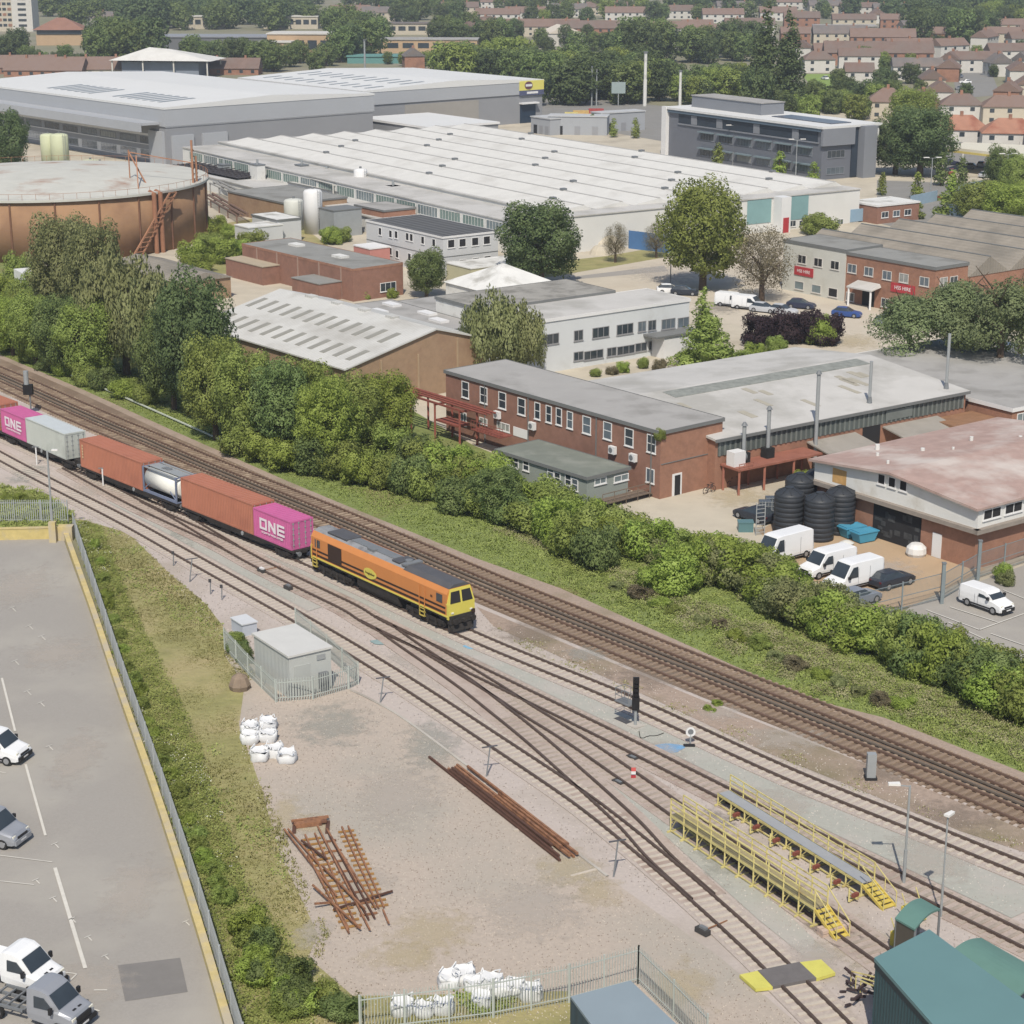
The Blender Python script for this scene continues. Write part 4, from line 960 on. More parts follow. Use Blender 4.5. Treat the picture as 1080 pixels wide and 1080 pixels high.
# M: white and brick offices with red signs
f = corner_px(987, 282, 7.6, 127.4)
la, _ = f.on('L', 892, 290); lw, _ = f.on('L', 826, 290)
c = shell(f, la, 7.2, 7.6, brick, m_feltd, 'orange brick two-storey office with a red sign and a porch', 'office building', 'brick_office', m_trim, .1, .35)
gf = M('upvc_frame', C(214, 210, 205), .5, .04)
for x, y in ((898.8, 283.2), (916.4, 286.4), (935.6, 290.4), (953.3, 293.3), (975, 297)): wpx(c, f, 'L', x, y, 1.8, 1.35, nx=2, fm=gf)
for x, y in ((896.7, 313), (934, 319.3), (951.5, 322.5)): wpx(c, f, 'L', x, y, 1.7, 1.35, nx=2, fm=gf)
for x, y in ((995, 297.3), (1005.7, 296)): wpx(c, f, 'R', x, y, 1.7, 1.35, nx=2, fm=gf)
a, z = f.on('L', 915.4, 321); panel('entrance', dark, c, f, 'L', a - 1.2, a + 1.2, .05, 2.6, .0, .06)
b = MB(); b.hexa([f.p(a - 2.5, -2.2, 2.75), f.p(a + 2.5, -2.2, 2.75), f.p(a + 2.5, -.05, 3.2), f.p(a - 2.5, -.05, 3.2)], [f.p(a - 2.5, -2.2, 2.95), f.p(a + 2.5, -2.2, 2.95), f.p(a + 2.2, -.05, 3.7), f.p(a - 2.2, -.05, 3.7)]); pr = b.build('porch_roof', m_feltp, c)
b = MB()
for s_ in (-2.2, 2.2): b.bar(f.p(a + s_, -2.0, 0), f.p(a + s_, -2.0, 2.75), .28)
b.build('porch_post', white, pr)
m_sr = M('sign_red', C(186, 50, 58), .5, .04)
def sign(f, x, y, w, h, label, s, size):
    a, z = f.on('L', x, y); sg = thing('shop_sign', label, 'sign', tuple(f.p(a, -.1, z)), 0, 'red signs')
    b = MB(); side_box(b, f, 'L', a - w / 2, a + w / 2, z - h / 2, z + h / 2, .0, .12); b.build('board', m_sr, sg)
    m = wplane(f.p(a, -.13, z) - sg.location, -f.u); text('lettering', s, size, white, sg, m)
sign(f, 952.5, 304.5, 4.6, 1.35, 'red sign with white lettering on the orange brick office', 'HSS HIRE', .8)
fw = Fr(f.p(la + .02, -.15).xy, 127.4)
m_pw = M('painted_white_block', C(206, 206, 198), .7, .05, .3, C(186, 184, 172), .4, .2)
c = shell(fw, lw - la, 8, 7.9, m_pw, m_feltd, 'white painted two-storey block joined to the orange brick office', 'office building', 'white_block', m_trim, .05, .35)
for x, y in ((846, 273.5), (863, 276.7), (880.7, 279.7)): wpx(c, fw, 'L', x, y, 1.8, 1.35, nx=2, fm=gf, gm=dark)
for x, y in ((843, 301), (861, 304.7)): wpx(c, fw, 'L', x, y, 2.0, 1.3, nx=1, fm=gf, gm=glass2)
wpx(c, fw, 'L', 878.6, 308.6, 1.9, 1.4, nx=1, fm=gf, gm=dark)
sign(fw, 848, 286.5, 4.0, 1.35, 'red sign with white lettering on the white painted block, half behind the brown tree', 'HSS HIRE', .7)
# multi-gable works behind
fm = Fr(f.p(.2, 7.6).xy, 127.4)
r = thing('gabled_works', 'long works with parallel grey asbestos gables behind the orange brick office', 'factory', tuple(fm.o))
LUm = 34
MB().fb(fm, 0, LUm, 0, 46, 0, 5.4).build('wall', brick, r)
m_asr = M('asbestos_roof', C(152, 144, 132), .95, .1, .5, C(130, 124, 114), .5, .12, stripe=(37.4, .6, .02, .08))
for k in range(5):
    v0 = k * 9.2
    MB().ext([fm.p(-.1, v0, 5.35), fm.p(-.1, v0 + 4.6, 8.0), fm.p(-.1, v0 + 9.2, 5.35)], fm.u * (LUm + .2)).build('roof', m_asr, r)
    MB().fb(fm, -.12, LUm, v0 + 4.45, v0 + 4.75, 7.9, 8.05).build('ridge_tile', m_trim, r)

# K: big white multi-ridge factory
f = corner_px(600, 228, 6.5, 123)
LU, LV = 144.5, 68
r = thing('white_factory', 'huge white factory roof of many low parallel ridges', 'factory', tuple(f.o))
m_kw = M('factory_white_wall', C(220, 220, 216), .7, .04, .2, C(200, 198, 190), .3, .1)
MB().fb(f, 0, LU, 0, LV, 0, 6.3).build('wall', m_kw, r)
MB().fb(f, -.2, LU, -.2, LV + .2, 6.3, 6.5).build('flat_roof', m_feltp, r)
m_kr = M('factory_roof_white', C(218, 217, 212), .8, .05, .3, C(204, 202, 196), .35, .12, stripe=(123, .9, .01, .05))
n = 8; w = LV / n
for k in range(n):
    v0 = k * w
    MB().ext([fp for fp in (f.p(5, v0 + .4, 6.45), f.p(5, v0 + w * .74, 7.35), f.p(5, v0 + w * .78, 7.35), f.p(5, v0 + w, 6.45))], f.u * (LU - 8)).build('roof', m_kr, r)
    b = MB(); b.fb(f, 5, LU - 3, v0 + w * .73, v0 + w * .79, 7.32, 7.42)
    b.build('ridge_cap', M('ridge_grey', C(176, 175, 172), .8, .1, 1), r)
    for q in range(3):
        u = 14 + q * 44 + (k % 3) * 9; MB().fb(f, u, u + 1.0, v0 + w * .7, v0 + w * .82, 7.3, 7.75).build('ridge_vent', steel, r)
# its side ranges
MB().fb(f, 4, LU, -9, -.02, 0, 5.6).build('side_range_wall', m_kw, r); MB().fb(f, 3.8, LU, -9.2, -.02, 5.6, 5.8).build('side_range_roof', m_feltp, r)
fs = Fr(f.p(4, -9).xy, 123)
m_tg = M('teal_glazing', C(120, 142, 136), .4, .2, .25)
for k in range(17):
    u = 1.5 + k * 8; window(r, fs, 'L', u + 3.5, 4.2, 7.2, 1.9, nx=7, fm=offwhite, gm=m_tg if k % 3 else glass2)
MB().fb(f, 10, 118, -18, -9.1, 0, 3.0).build('lean_to_wall', m_kw, r); MB().fb(f, 9.8, 118.2, -18.3, -9.1, 3.0, 3.2).build('lean_to_roof', m_feltp, r)
for (x0, x1) in ((788, 813), (828, 852)):
    a0, _ = f.on('R', x0, 222); a1, _ = f.on('R', x1, 222); panel('teal_panel', M('teal_cladding', C(128, 168, 170), .6, .05, .5), r, f, 'R', a0, a1, 1.8, 6.2, 0, .1)
a0, _ = f.on('R', 815, 222); a1, _ = f.on('R', 825, 222)
MB().fb(f, -2.5, -.02, a0, a1, 0, 6.6).build('porch', white, r); MB().fb(f, -2.6, -2.5, a0 + .5, a1 - .5, 0, 2.8).build('red_door', m_sr, r)
for x in (826, 836, 846, 858, 872, 886): wpx(r, f, 'R', x, 236 - (x - 826) * .03, 1.6, 1.2, nx=2)
a0, _ = f.on('R', 897, 222); panel('blue_panel', M('pale_blue_panel', C(140, 172, 196), .6, .05), r, f, 'R', a0, a0 + 3.5, .2, 2.6, 0, .1)
FK = f
# brick strip at its end
f7 = Fr(f.p(-4, 69).xy, 123)
c = shell(f7, 8, 11, 3.6, brick_d, offwhite, 'small brick and white lodge at the end of the white factory', 'lodge', 'gate_lodge', white, .1, .2)
for v in (2, 5, 8): window(c, f7, 'R', v, 1.7, 1.8, 1.2, nx=2)

# warehouse L
f = corner_px(173, 112, 14, 131)
LU, LV = 103, 61.5
r = thing('warehouse', 'large grey warehouse with a wide white roof and a projecting canopy', 'warehouse', tuple(f.o))
m_wg = M('grey_cladding', C(172, 176, 182), .6, .03, .1)
m_wg2 = M('mid_grey_cladding', C(148, 150, 155), .6, .04, .1)
m_wr = M('white_sheet_roof', C(222, 223, 222), .6, .03, .05, stripe=(131, 2.0, .02, .05))
MB().fb(f, 0, LU, 0, LV, 0, 9.2).build('wall', m_wg2, r)
MB().fb(f, -.3, LU + .3, -.3, LV + .3, 9.2, 13.2).build('cladding_band', m_wg, r)
b = MB(); b.ext([f.p(-.4, -.4, 13.2), f.p(-.4, -.4, 13.7), f.p(-.4, LV / 2, 15.0), f.p(-.4, LV + .4, 13.7), f.p(-.4, LV + .4, 13.2)], f.u * (LU + .8)); b.build('roof', m_wr, r)
b = MB(); b.fb(f, 2, LU, -5.5, -.35, 9.6, 10.2); b.fb(f, 1.6, LU, -6, -5.5, 8.2, 10.3); b.build('canopy', m_wg, r)
for k in range(2):
    for i in range(7):
        u = 10 + k * 34 + i * 3.6; b = MB(); v0, v1 = 5, 15
        zz = lambda v: 13.72 + 1.3 * (v + .4) / (LV / 2 + .4)
        b.hexa([f.p(u, v0, zz(v0)), f.p(u, v1, zz(v1)), f.p(u + 1.4, v1, zz(v1)), f.p(u + 1.4, v0, zz(v0))], [f.p(u, v0, zz(v0) + .08), f.p(u, v1, zz(v1) + .08), f.p(u + 1.4, v1, zz(v1) + .08), f.p(u + 1.4, v0, zz(v0) + .08)]); b.build('rooflight', M('blue_rooflight', C(140, 148, 156), .4, .05), r)
for k in range(10):
    window(r, f, 'L', 8 + k * 9.6, 5.4, 7.6, 1.5, nx=6, fm=steel, gm=glass); window(r, f, 'L', 8 + k * 9.6, 2.2, 7.6, 1.8, nx=5, fm=m_wg, gm=glass2)
panel('loading_bay', m_wg, r, f, 'L', .5, 7, 0, 8, .0, .6); panel('loading_bay', m_wg, r, f, 'R', 1.5, 7.5, 0, 7, .0, .6); panel('loading_bay', m_wg, r, f, 'R', 10, 17, 0, 7, .0, .6)
panel('cladding_strip', white, r, f, 'R', 0, LV, 8.9, 9.2, .0, .12)
for z0, z1, m_ in ((1.0, 3.2, white), (4.3, 4.5, white), (6.5, 7.0, white)): panel('facade_band', m_, r, f, 'L', 7.5, LU - 2, z0, z1, .0, .05 if z0 > 2 else .03)
# warehouse 2
R2 = G(572, 84, 12).xy; v2 = Fr(R2, 130).v.xy
f = Fr(R2 - v2 * 64, 130)
r = thing('store_warehouse', 'grey warehouse with a yellow and blue corner sign', 'warehouse', (f.o.x, f.o.y, 0))
LU, LV = 62, 64
MB().fb(f, 0, LU, 0, LV, 0, 8.2).build('wall', m_wg2, r); MB().fb(f, -.3, LU + .3, -.3, LV + .3, 8.2, 11.6).build('cladding_band', m_wg, r)
b = MB(); b.ext([f.p(-.4, -.4, 11.6), f.p(-.4, -.4, 12.1), f.p(-.4, LV / 2, 13.4), f.p(-.4, LV + .4, 12.1), f.p(-.4, LV + .4, 11.6)], f.u * (LU + .8)); b.build('roof', m_wr, r)
for i in range(10):
    u = 4 + i * 5.6; b = MB(); zz = lambda v: 12.12 + 1.3 * (v + .4) / (LV / 2 + .4)
    for v0, v1 in ((4, 10), (16, 24)): b.hexa([f.p(u, v0, zz(v0)), f.p(u, v1, zz(v1)), f.p(u + 1.2, v1, zz(v1)), f.p(u + 1.2, v0, zz(v0))], [f.p(u, v0, zz(v0) + .08), f.p(u, v1, zz(v1) + .08), f.p(u + 1.2, v1, zz(v1) + .08), f.p(u + 1.2, v0, zz(v0) + .08)])
    b.build('rooflight', MATS['blue_rooflight'], r)
panel('pale_bay', M('tan_cladding', C(160, 156, 150), .7, .04), r, f, 'R', 14, 40, 0, 7.6, 0, .2)
a0, _ = f.on('R', 547, 110); a1 = LV
panel('sign_yellow_band', M('sign_yellow', C(226, 216, 90), .5, .04), r, f, 'R', a0, a1 + .2, 9.3, 12.0, .3, .5)
panel('sign_blue_band', M('sign_blue', C(86, 92, 124), .5, .04), r, f, 'R', a0, a1 + .2, 7.9, 9.3, .3, .5)
q = f.p(-.55, (a0 + a1) / 2 - 1.2, 10.7); b = MB(); b.ext([q + f.v * 1.5 * math.cos(t) + Vector((0, 0, 1.1 * math.sin(t))) for t in [i * math.pi / 8 for i in range(16)]], -f.u * .08); b.build('sign_oval', M('sign_maroon', C(110, 70, 84), .5, .04), r)
b = MB(); b.ext([q + f.v * x_ + Vector((0, 0, z_)) - f.u * .1 for x_, z_ in ((-1.2, -.3), (1.2, -.3), (1.2, .35), (-1.2, .35))], -f.u * .05); b.build('sign_bar', white, r)
panel('sign_white_text', white, r, f, 'R', (a0 + a1) / 2 - 1.8, (a0 + a1) / 2 + 2.4, 8.3, 8.9, .5, .54)
panel('entrance', M('dark_blue_glass', (.02, .035, .06), .2, .1), r, f, 'R', a0 + .5, a0 + 6.2, 0, 5.4, .0, .3)
panel('entrance_canopy', white, r, f, 'R', a0 + .2, a0 + 6.6, 5.5, 5.9, .0, 1.6)
F2 = f
# low white-roofed hall between warehouse 2 and the white factory
f = corner_px(452, 134, 6, 127)
c = shell(f, 32, 22, 6, m_wg2, MATS['white_sheet_roof'], 'low grey hall with a white roof between the warehouses and the ridged factory', 'hall', 'small_warehouse', white, .3, .4)

# blue-grey office
f = corner_px(868, 133, 12, 122)
LU, LV = 58.5, 16.2
r = thing('grey_office_block', 'three-storey blue-grey office block with a glass stair corner', 'office block', tuple(f.o))
m_bg = M('blue_grey_cladding', C(112, 116, 126), .5, .04, .2); m_bg2 = M('mid_blue_grey', C(134, 138, 146), .5, .04, .2)
MB().fb(f, 0, LU, 0, LV, 0, 11.4).build('wall', m_bg, r)
MB().fb(f, -.8, LU + .8, -.8, LV + .8, 11.4, 11.9).build('roof', m_wr, r)
MB().fb(f, -.82, -.1, -.5, 9.0, 7.6, 11.4).build('pale_upper_corner', m_bg2, r)
panel('ribbon_recess', M('ribbon_glass', (.03, .04, .055), .2, .15, .4), r, f, 'L', 1.5, LU - 5, 8.3, 10.6, 0, .1)
panel('blue_fascia', M('steel_blue', C(92, 112, 130), .5, .04), r, f, 'L', 0, LU, 10.7, 11.38, 0, .6)
panel('sill_band', m_bg2, r, f, 'L', 1, LU - 5, 8.0, 8.3, 0, .3)
for u in (8, 22, 36, 46): panel('louvre_panel', m_bg2, r, f, 'L', u, u + 2.2, 8.4, 10.5, .05, .25)
for k in range(6):
    u = 3.2 + k * 7.2
    window(r, f, 'L', u + 2.7, 5.9, 5.4, 1.7, nx=5, fm=m_bg2); window(r, f, 'L', u + 2.7, 2.1, 5.4, 1.6, nx=5, fm=m_bg2)
    panel('sun_shade', M('blue_shade', C(118, 136, 144), .5, .05), r, f, 'L', u - .1, u + 5.5, 6.85, 7.1, 0, 1.0); panel('sun_shade', MATS['blue_shade'], r, f, 'L', u - .1, u + 5.5, 3.0, 3.3, 0, 1.0)
window(r, f, 'R', 4.2, 5.6, 5.2, 1.7, nx=4, fm=m_bg2); window(r, f, 'R', 4.2, 1.9, 5.2, 1.6, nx=4, fm=m_bg2)
panel('stair_glazing', MATS['ribbon_glass'], r, f, 'R', 8.6, 10.4, .2, 11, 0, .3)
MB().fb(f, -2.4, .1, 10.4, 14.2, 0, 11.6).build('stair_tower', m_bg2, r)
window(r, f, 'R', 15.2, 5.6, 1.6, 1.5, nx=2, fm=m_bg2); window(r, f, 'R', 15.2, 1.9, 1.6, 1.5, nx=2, fm=m_bg2); panel('white_corner', white, r, f, 'R', 14.3, LV + .3, 8.2, 11.3, 0, .4)
MB().fb(f, 28, 55, 5, 12, 11.9, 14.6).build('plant_room', m_bg2, r); MB().fb(f, 27.8, 55.2, 4.8, 12.2, 14.6, 14.8).build('plant_room_roof', m_felt, r)
MB().fb(f, 3, 24, 5, 11, 11.92, 12.1).build('solar_panels', M('solar_dark', C(92, 98, 112), .3, .05), r)
panel('end_frame', white, r, f, 'L', LU - 1, LU + .8, 0, 12.0, 0, 1.0)
FB = f

# gasholder
gc = G(55, 250); RG = 28.5; HG = 10.2
gh = thing('gasholder', 'huge rusty brown gasholder drum with a pale domed top', 'gasholder', tuple(gc))
m_gh = M('gasholder_rust', C(166, 128, 92), .85, .08, .3, C(146, 110, 80), .5, .12, stripe=None)
MB().lathe(gc, [(RG, 0), (RG, HG)], 96).build('drum', m_gh, gh, True)
b = MB(); b.lathe(gc, [(RG, HG - .02), (RG + .5, HG), (RG + .5, HG + .4), (RG - .3, HG + .45), (RG * .8, HG + 1.0), (RG * .5, HG + 1.7), (RG * .2, HG + 2.0), (.1, HG + 2.05)], 96); b.build('crown_plate', M('gasholder_top', C(196, 196, 188), .9, .08, .25, C(160, 116, 90), .28, .11, detail=8), gh)
for i in range(24):
    t = i * math.pi / 12; MB().bar((gc.x + math.cos(t) * (RG + .08), gc.y + math.sin(t) * (RG + .08), 0), (gc.x + math.cos(t) * (RG + .08), gc.y + math.sin(t) * (RG + .08), HG), .28).build('column', M('column_rust', C(120, 84, 62), .9, .15, 1), gh)
for x in (132, 142):
    a, = (1,); q = G(x, 262); dv = (q - gc); dv.z = 0; q = gc + dv.normalized() * (RG + .7); MB().cyl((q.x, q.y, 0), (q.x, q.y, HG + .3), .42, n=12).cyl((q.x, q.y, HG), (q.x - dv.normalized().x * 1.2, q.y - dv.normalized().y * 1.2, HG + .4), .4, n=12).build('pipe', M('rust_pipe', C(160, 110, 80), .9, .12, 1), gh)
def gpol(t, r, z): t = R(t); return Vector((gc.x + math.cos(t) * r, gc.y + math.sin(t) * r, z))
st = MB()
for o in (0, 1.4):
    st.bar(gpol(-50 + o * 2.4, RG + 1.2, 0), gpol(-33 + o * 2.4, RG + 1.2, HG), .25)
for i in range(14):
    t = i / 13; p = gpol(-50 + 17 * t, RG + 1.2, HG * t); q = gpol(-46.6 + 17 * t, RG + 1.2, HG * t); st.bar(p, q, .12)
st.build('stair', M('stair_rust', C(170, 120, 88), .9, .12, 1), gh)
b = MB()
for t, h_ in ((-12, 8), (-8, 5)):
    b.bar(gpol(t, RG - .5, HG), gpol(t, RG - .5, HG + h_), .35)
    for k in range(6): b.bar(gpol(t, RG - .5, HG + k * h_ / 6), gpol(t + 2.4, RG - .6, HG + (k + 1) * h_ / 8), .14)
b.bar(gpol(-28, RG - 6, HG + .8), gpol(-22, RG - 11, HG + 6), .2); b.bar(gpol(-40, RG - 3, HG + .5), gpol(-24, RG - 9, HG + 5.5), .2)
b.bar(gpol(-22, RG - 11, HG + 6), gpol(-12, RG - .5, HG + 4), .16); b.bar(gpol(-22, RG - 11, HG + 1), gpol(-22, RG - 11, HG + 6.4), .2)
b.build('mast_frame', MATS['stair_rust'], gh)
b = MB()
for i in range(80):
    t = i * 4.5; b.bar(gpol(t, RG + .3, HG + .4), gpol(t, RG + .3, HG + 1.4), .05); b.bar(gpol(t, RG + .3, HG + 1.4), gpol(t + 4.5, RG + .3, HG + 1.4), .05)
b.build('handrail', MATS['stair_rust'], gh)
# silos and tanks
def silo(x, y, r, h, mat, label, dome=.5, grp=None, ribs=0):
    q = G(x, y); t = thing('storage_tank', label, 'tank', tuple(q), 0, grp)
    MB().lathe(q, [(r, 0), (r, h - dome), (r * .85, h - dome * .35), (r * .4, h), (.05, h + .05)], 24).build('shell', mat, t, True)
    b = MB(); a = q + Vector((r * .6, -r * .85, 0)); b.bar(a, a + Vector((0, 0, h)), .06); b.bar(a + Vector((.45, .25, 0)), a + Vector((.45, .25, h)), .06)
    for k in range(int(h / .5)): b.bar(a + Vector((0, 0, .4 + k * .5)), a + Vector((.45, .25, .4 + k * .5)), .04)
    b.build('ladder', galv, t)
    b = MB(); b.cyl(q + Vector((0, 0, h - .1)), q + Vector((0, 0, h + .4)), .25, n=10); b.build('vent', steel, t)
    return t
silo(331, 246, 1.75, 8.2, white, 'tall white silo, the larger one beside the grey building')
silo(310.5, 242, 1.85, 5.8, M('off_white_tank', C(206, 208, 200), .6, .05), 'shorter off-white tank touching the tall white silo')
silo(381, 216, 1.4, 7.4, white, 'white silo standing behind the brick tower near the modular offices')
m_pg = M('pale_green_tank', C(200, 206, 168), .6, .05)
silo(53, 178, 1.9, 8.2, m_pg, 'pale green tank behind the gasholder, the one further from the dark tree', grp=None); silo(64.5, 179, 2.1, 8.4, m_pg, 'pale green tank behind the gasholder, the wider one of the pair')
for x, y, r_, h_, lb in ((96, 182, 2.2, 3.0, 'low pale green tank behind the gasholder rim'), (106, 182, 1.6, 2.6, 'small low pale green tank beside the other low one')): silo(x, y, r_, h_, m_pg, lb)
silo(206, 168, 3.4, 6.5, M('grey_dome_tank', C(176, 180, 182), .5, .05), 'grey domed tank behind the rusty mast')
m_bt = M('black_tank_plastic', (.032, .036, .043), .5, .12, 1)
for i, (x, y, lb) in enumerate(((831, 562, 'closest to the hedge'), (863, 568, 'standing in front, between two others'), (885, 561, 'beside the orange brick pier'), (842, 546, 'half hidden behind the front pair'), (863, 540, 'furthest back of the cluster'))):
    q = G(x, y); t = thing('water_tank', 'black ribbed plastic tank ' + lb, 'tank', tuple(q), 0, 'black plastic tanks'); pr = []
    for k in range(8): pr += [(1.42, k * .47), (1.425, k * .47 + .36), (1.395, k * .47 + .39), (1.395, k * .47 + .45)]
    pr += [(1.42, 3.8), (1.3, 4.0), (.6, 4.35), (.45, 4.4)]
    MB().lathe(q, pr, 28).build('shell', m_bt, t, True)
    b = MB(); b.lathe(q + Vector((0, 0, 4.38)), [(.42, 0), (.42, .14), (.05, .2)], 16)
    for k in range(8): tt = k * math.pi / 4; b.bar(q + Vector((math.cos(tt) * .5, math.sin(tt) * .5, 4.4)), q + Vector((math.cos(tt) * 1.3, math.sin(tt) * 1.3, 4.02)), .1)
    b.build('lid', m_bt, t)
# middle ground works between the tanks and the white factory
for (x, y, h, ang, lu, lv, wm, rm, lb, nm) in (
    (300, 214, 4.4, 127, 22, 14, brick_y, m_feltd, 'brown brick works with a curved-looking grey roof behind the white tanks', 'works_building'),
    (405, 222, 4.6, 127, 10, 7, brick, m_felt, 'small orange brick tower block next to the modular offices', 'brick_tower'),
    (292, 232, 4.2, 127, 9, 5, m_mod, offwhite, 'white plant housing beside the shorter off-white tank', 'plant_housing'),
    (262, 240, 3.6, 127, 5, 7, m_mod, offwhite, 'white boxy plant housing with a flat lid near the gasholder bushes', 'plant_housing'),
    (375, 206, 3.8, 127, 26, 9, m_mod, m_feltp, 'pale low roofs in front of the white factory glazing', 'low_range'),
    (390, 262, 3.4, 127, 5, 4, M('pink_red_render', C(196, 130, 120), .7, .05), white, 'small red and white kiosk by the modular offices', 'kiosk'),
    (250, 190, 3.2, 127, 30, 7, M('brown_sheet', C(120, 92, 80), .8, .1), M('dark_pipes_roof', C(84, 78, 78), .8, .3, 2), 'dark roof covered in pipework beside the gasholder', 'pipework_range'),
    (352, 222, 5.0, 127, 5, 6, galv, m_trim, 'grey ribbed steel enclosure behind the tall white silo', 'steel_enclosure')):
    f = corner_px(x, y, h, ang); c = shell(f, lu, lv, h, wm, rm, lb, 'industrial building', nm, m_trim if lu > 6 else None, .1, .2)
    if nm == 'pipework_range':
        b = MB()
        for k in range(6): b.cyl(f.p(0, .6 + k * 1.1, 3.5), f.p(lu, .6 + k * 1.1, 3.5), .22, n=8)
        for k in range(12): b.bar(f.p(k * 2.6, .2, 3.6), f.p(k * 2.6, 6.8, 3.9), .18)
        b.build('pipework', M('dark_pipe', C(70, 66, 68), .7, .3, 2), c)
    if nm in ('brick_tower', 'works_building'):
        for v in (2, 5): window(c, f, 'R', v, 2.4, 1.2, 1.2)
f = corner_px(188, 296, 3.6, 128)
r = thing('asbestos_shed', 'grey corrugated lean roof beside the foot of the gasholder', 'shed', tuple(f.o)); MB().fb(f, 0, 22, 0, 9, 0, 3.2).build('wall', brick_y, r)
MB().ext([f.p(-.3, -.3, 3.2), f.p(-.3, 4.5, 4.4), f.p(-.3, 9.3, 3.2)], f.u * 22.6).build('roof', m_asr, r)

rr = random.Random(31); m_pp = [M('pipe_grey', C(150, 148, 144), .7, .1), M('pipe_brown', C(124, 98, 84), .8, .15), M('pipe_pale', C(196, 194, 188), .7, .08)]
for i, (x0, y0, x1, y1, h, lb) in enumerate(((222, 206, 262, 226, 2.6, 'brown pipe run nearest the gasholder rim'), (214, 214, 250, 236, 1.6, 'low brown pipe run in the bushes by the gasholder'), (262, 196, 352, 222, 5.2, 'pale pipe bridge over the brown works roof'), (330, 196, 392, 208, 4.4, 'grey pipe bridge before the long glazing'), (392, 214, 430, 230, 5.0, 'grey pipe run behind the modular offices'))):
    a, e = G(x0, y0), G(x1, y1); t = thing('pipe_run', lb, 'pipework', tuple(a)); n_ = (e - a).normalized(); w = Vector((-n_.y, n_.x, 0)); b = MB()
    for k in range(4): b.cyl(a + w * (k * .7) + Vector((0, 0, h + .2 * (k % 2))), e + w * (k * .7) + Vector((0, 0, h + .2 * (k % 2))), rr.uniform(.15, .3), n=8)
    b.build('pipe', m_pp[i % 3], t)
    for k in range(5): q = a.lerp(e, k / 4); MB().bar(q, q + Vector((0, 0, h)), .25).bar(q + Vector((0, 0, h - .2)), q + w * 2.4 + Vector((0, 0, h - .2)), .2).build('trestle', m_pp[i % 3], t)
for i, (x, y, sx, sy, sz, m_, lb) in enumerate(((272, 206, 3, 2, 6.2, offwhite, 'white rooftop plant box over the brown works'), (318, 205, 2.4, 2, 6.0, galv, 'ribbed grey plant box behind the silos'), (345, 208, 3, 2, 5.0, M('plant_blue', C(150, 168, 180), .6, .05), 'pale blue plant box beside the ribbed enclosure'), (236, 196, 2.4, 2, 4.4, galv, 'grey plant box beside the rusty mast'), (414, 228, 2.2, 2, 5.6, offwhite, 'white plant box beside the orange brick tower'))):
    q = G(x, y); t = thing('plant_unit', lb, 'plant unit', tuple(q)); fr = Fr(q.xy, 127); MB().fb(fr, 0, sx, 0, sy, 0, sz).build('casing', m_, t); MB().fb(fr, -.1, sx + .1, -.1, sy + .1, sz, sz + .2).build('lid', steel, t); MB().cyl(fr.p(sx / 2, sy / 2, sz), fr.p(sx / 2, sy / 2, sz + 1.2), .25, n=8).build('vent', galv, t)
# ------------------------------------------------------------------ yard, deck and trackside
def fence(P, h, label, cat='fence', name='palisade_fence', mat=None, sp=.165, pw=.075, ps=2.75, rails=(.35, -.35), post=.1, wire=False, z=0):
    P = [Vector(p) for p in P]; r = thing(name, label, cat, tuple(P[0]))
    m = mat or M('palisade_steel', C(166, 172, 174), .6, .08, .5)
    b = MB(); rl = MB(); k = 0
    for a, c in zip(P, P[1:]):
        L = (c - a).length; d = (c - a) / L; n = max(1, int(L / sp))
        for i in range(n):
            q = a + d * (i + .5) * sp
            if wire: b.bar(q, q + Vector((0, 0, h)), pw)
            else:
                x = d * pw / 2; w = Vector((-d.y, d.x, 0)) * .012; Z = Vector((0, 0, h - .08)); T = Vector((0, 0, h))
                b.hexa([q - x - w, q + x - w, q + x + w, q - x + w], [q - x + Z - w, q + x + Z - w, q + x + Z + w, q - x + Z + w]); b.add([q - x + Z, q + x + Z, q + T], [(0, 1, 2)])
        for zz in rails: zz = zz if zz > 0 else h + zz; rl.bar(a + Vector((0, 0, zz)), c + Vector((0, 0, zz)), .05)
        m_ = max(1, round(L / ps))
        for i in range(m_ + (c is P[-1])):
            q = a + d * (L * i / m_); MB().bar(q, q + Vector((0, 0, h + (.1 if wire else -.05))), post).build('post', m, r)
    b.build('mesh_panel' if wire else 'pale_panel', m, r); rl.build('rail', m, r); return r
# deck parapet and its fence
par = thing('parapet_wall', 'yellow topped concrete parapet along the edge of the car park', 'wall', tuple(G(121, 720)))
wp = resample([G(x, y) for x, y in ((70, 570), (99, 652), (121.7, 720), (145, 787), (166.7, 850), (203, 962), (238, 1080), (258, 1150))], 1.2)
m_par = M('parapet_yellow', C(204, 184, 112), .85, .12, 1.5, C(176, 166, 140), .5, .5); m_cap = M('yellow_cap', C(204, 184, 120), .85, .14, 1.2, C(188, 176, 150), .55, .5)
b = MB(); ribbon(b, wp, .34, 0, .72); b.build('wall', m_par, par); b = MB(); ribbon(b, wp, .44, .72, .80); b.build('coping', m_cap, par)
par2 = thing('parapet_wall', 'yellow parapet closing off the far end of the car park', 'wall', tuple(G(35, 570)))
e0, e1 = G(-60, 571), G(69, 568)
b = MB(); b.bar(e0 + Vector((0, 0, .55)), e1 + Vector((0, 0, .55)), .4, 1.1); b.build('wall', m_par, par2)
b = MB(); b.bar(e0 + Vector((0, 0, 1.14)), e1 + Vector((0, 0, 1.14)), .5, .08); b.build('coping', m_cap, par2)
q = G(71, 569); b = MB(); b.box(q.x - .8, q.x + .6, q.y - .5, q.y + .5, 0, 1.35); b.build('end_pier', m_cap, par2)
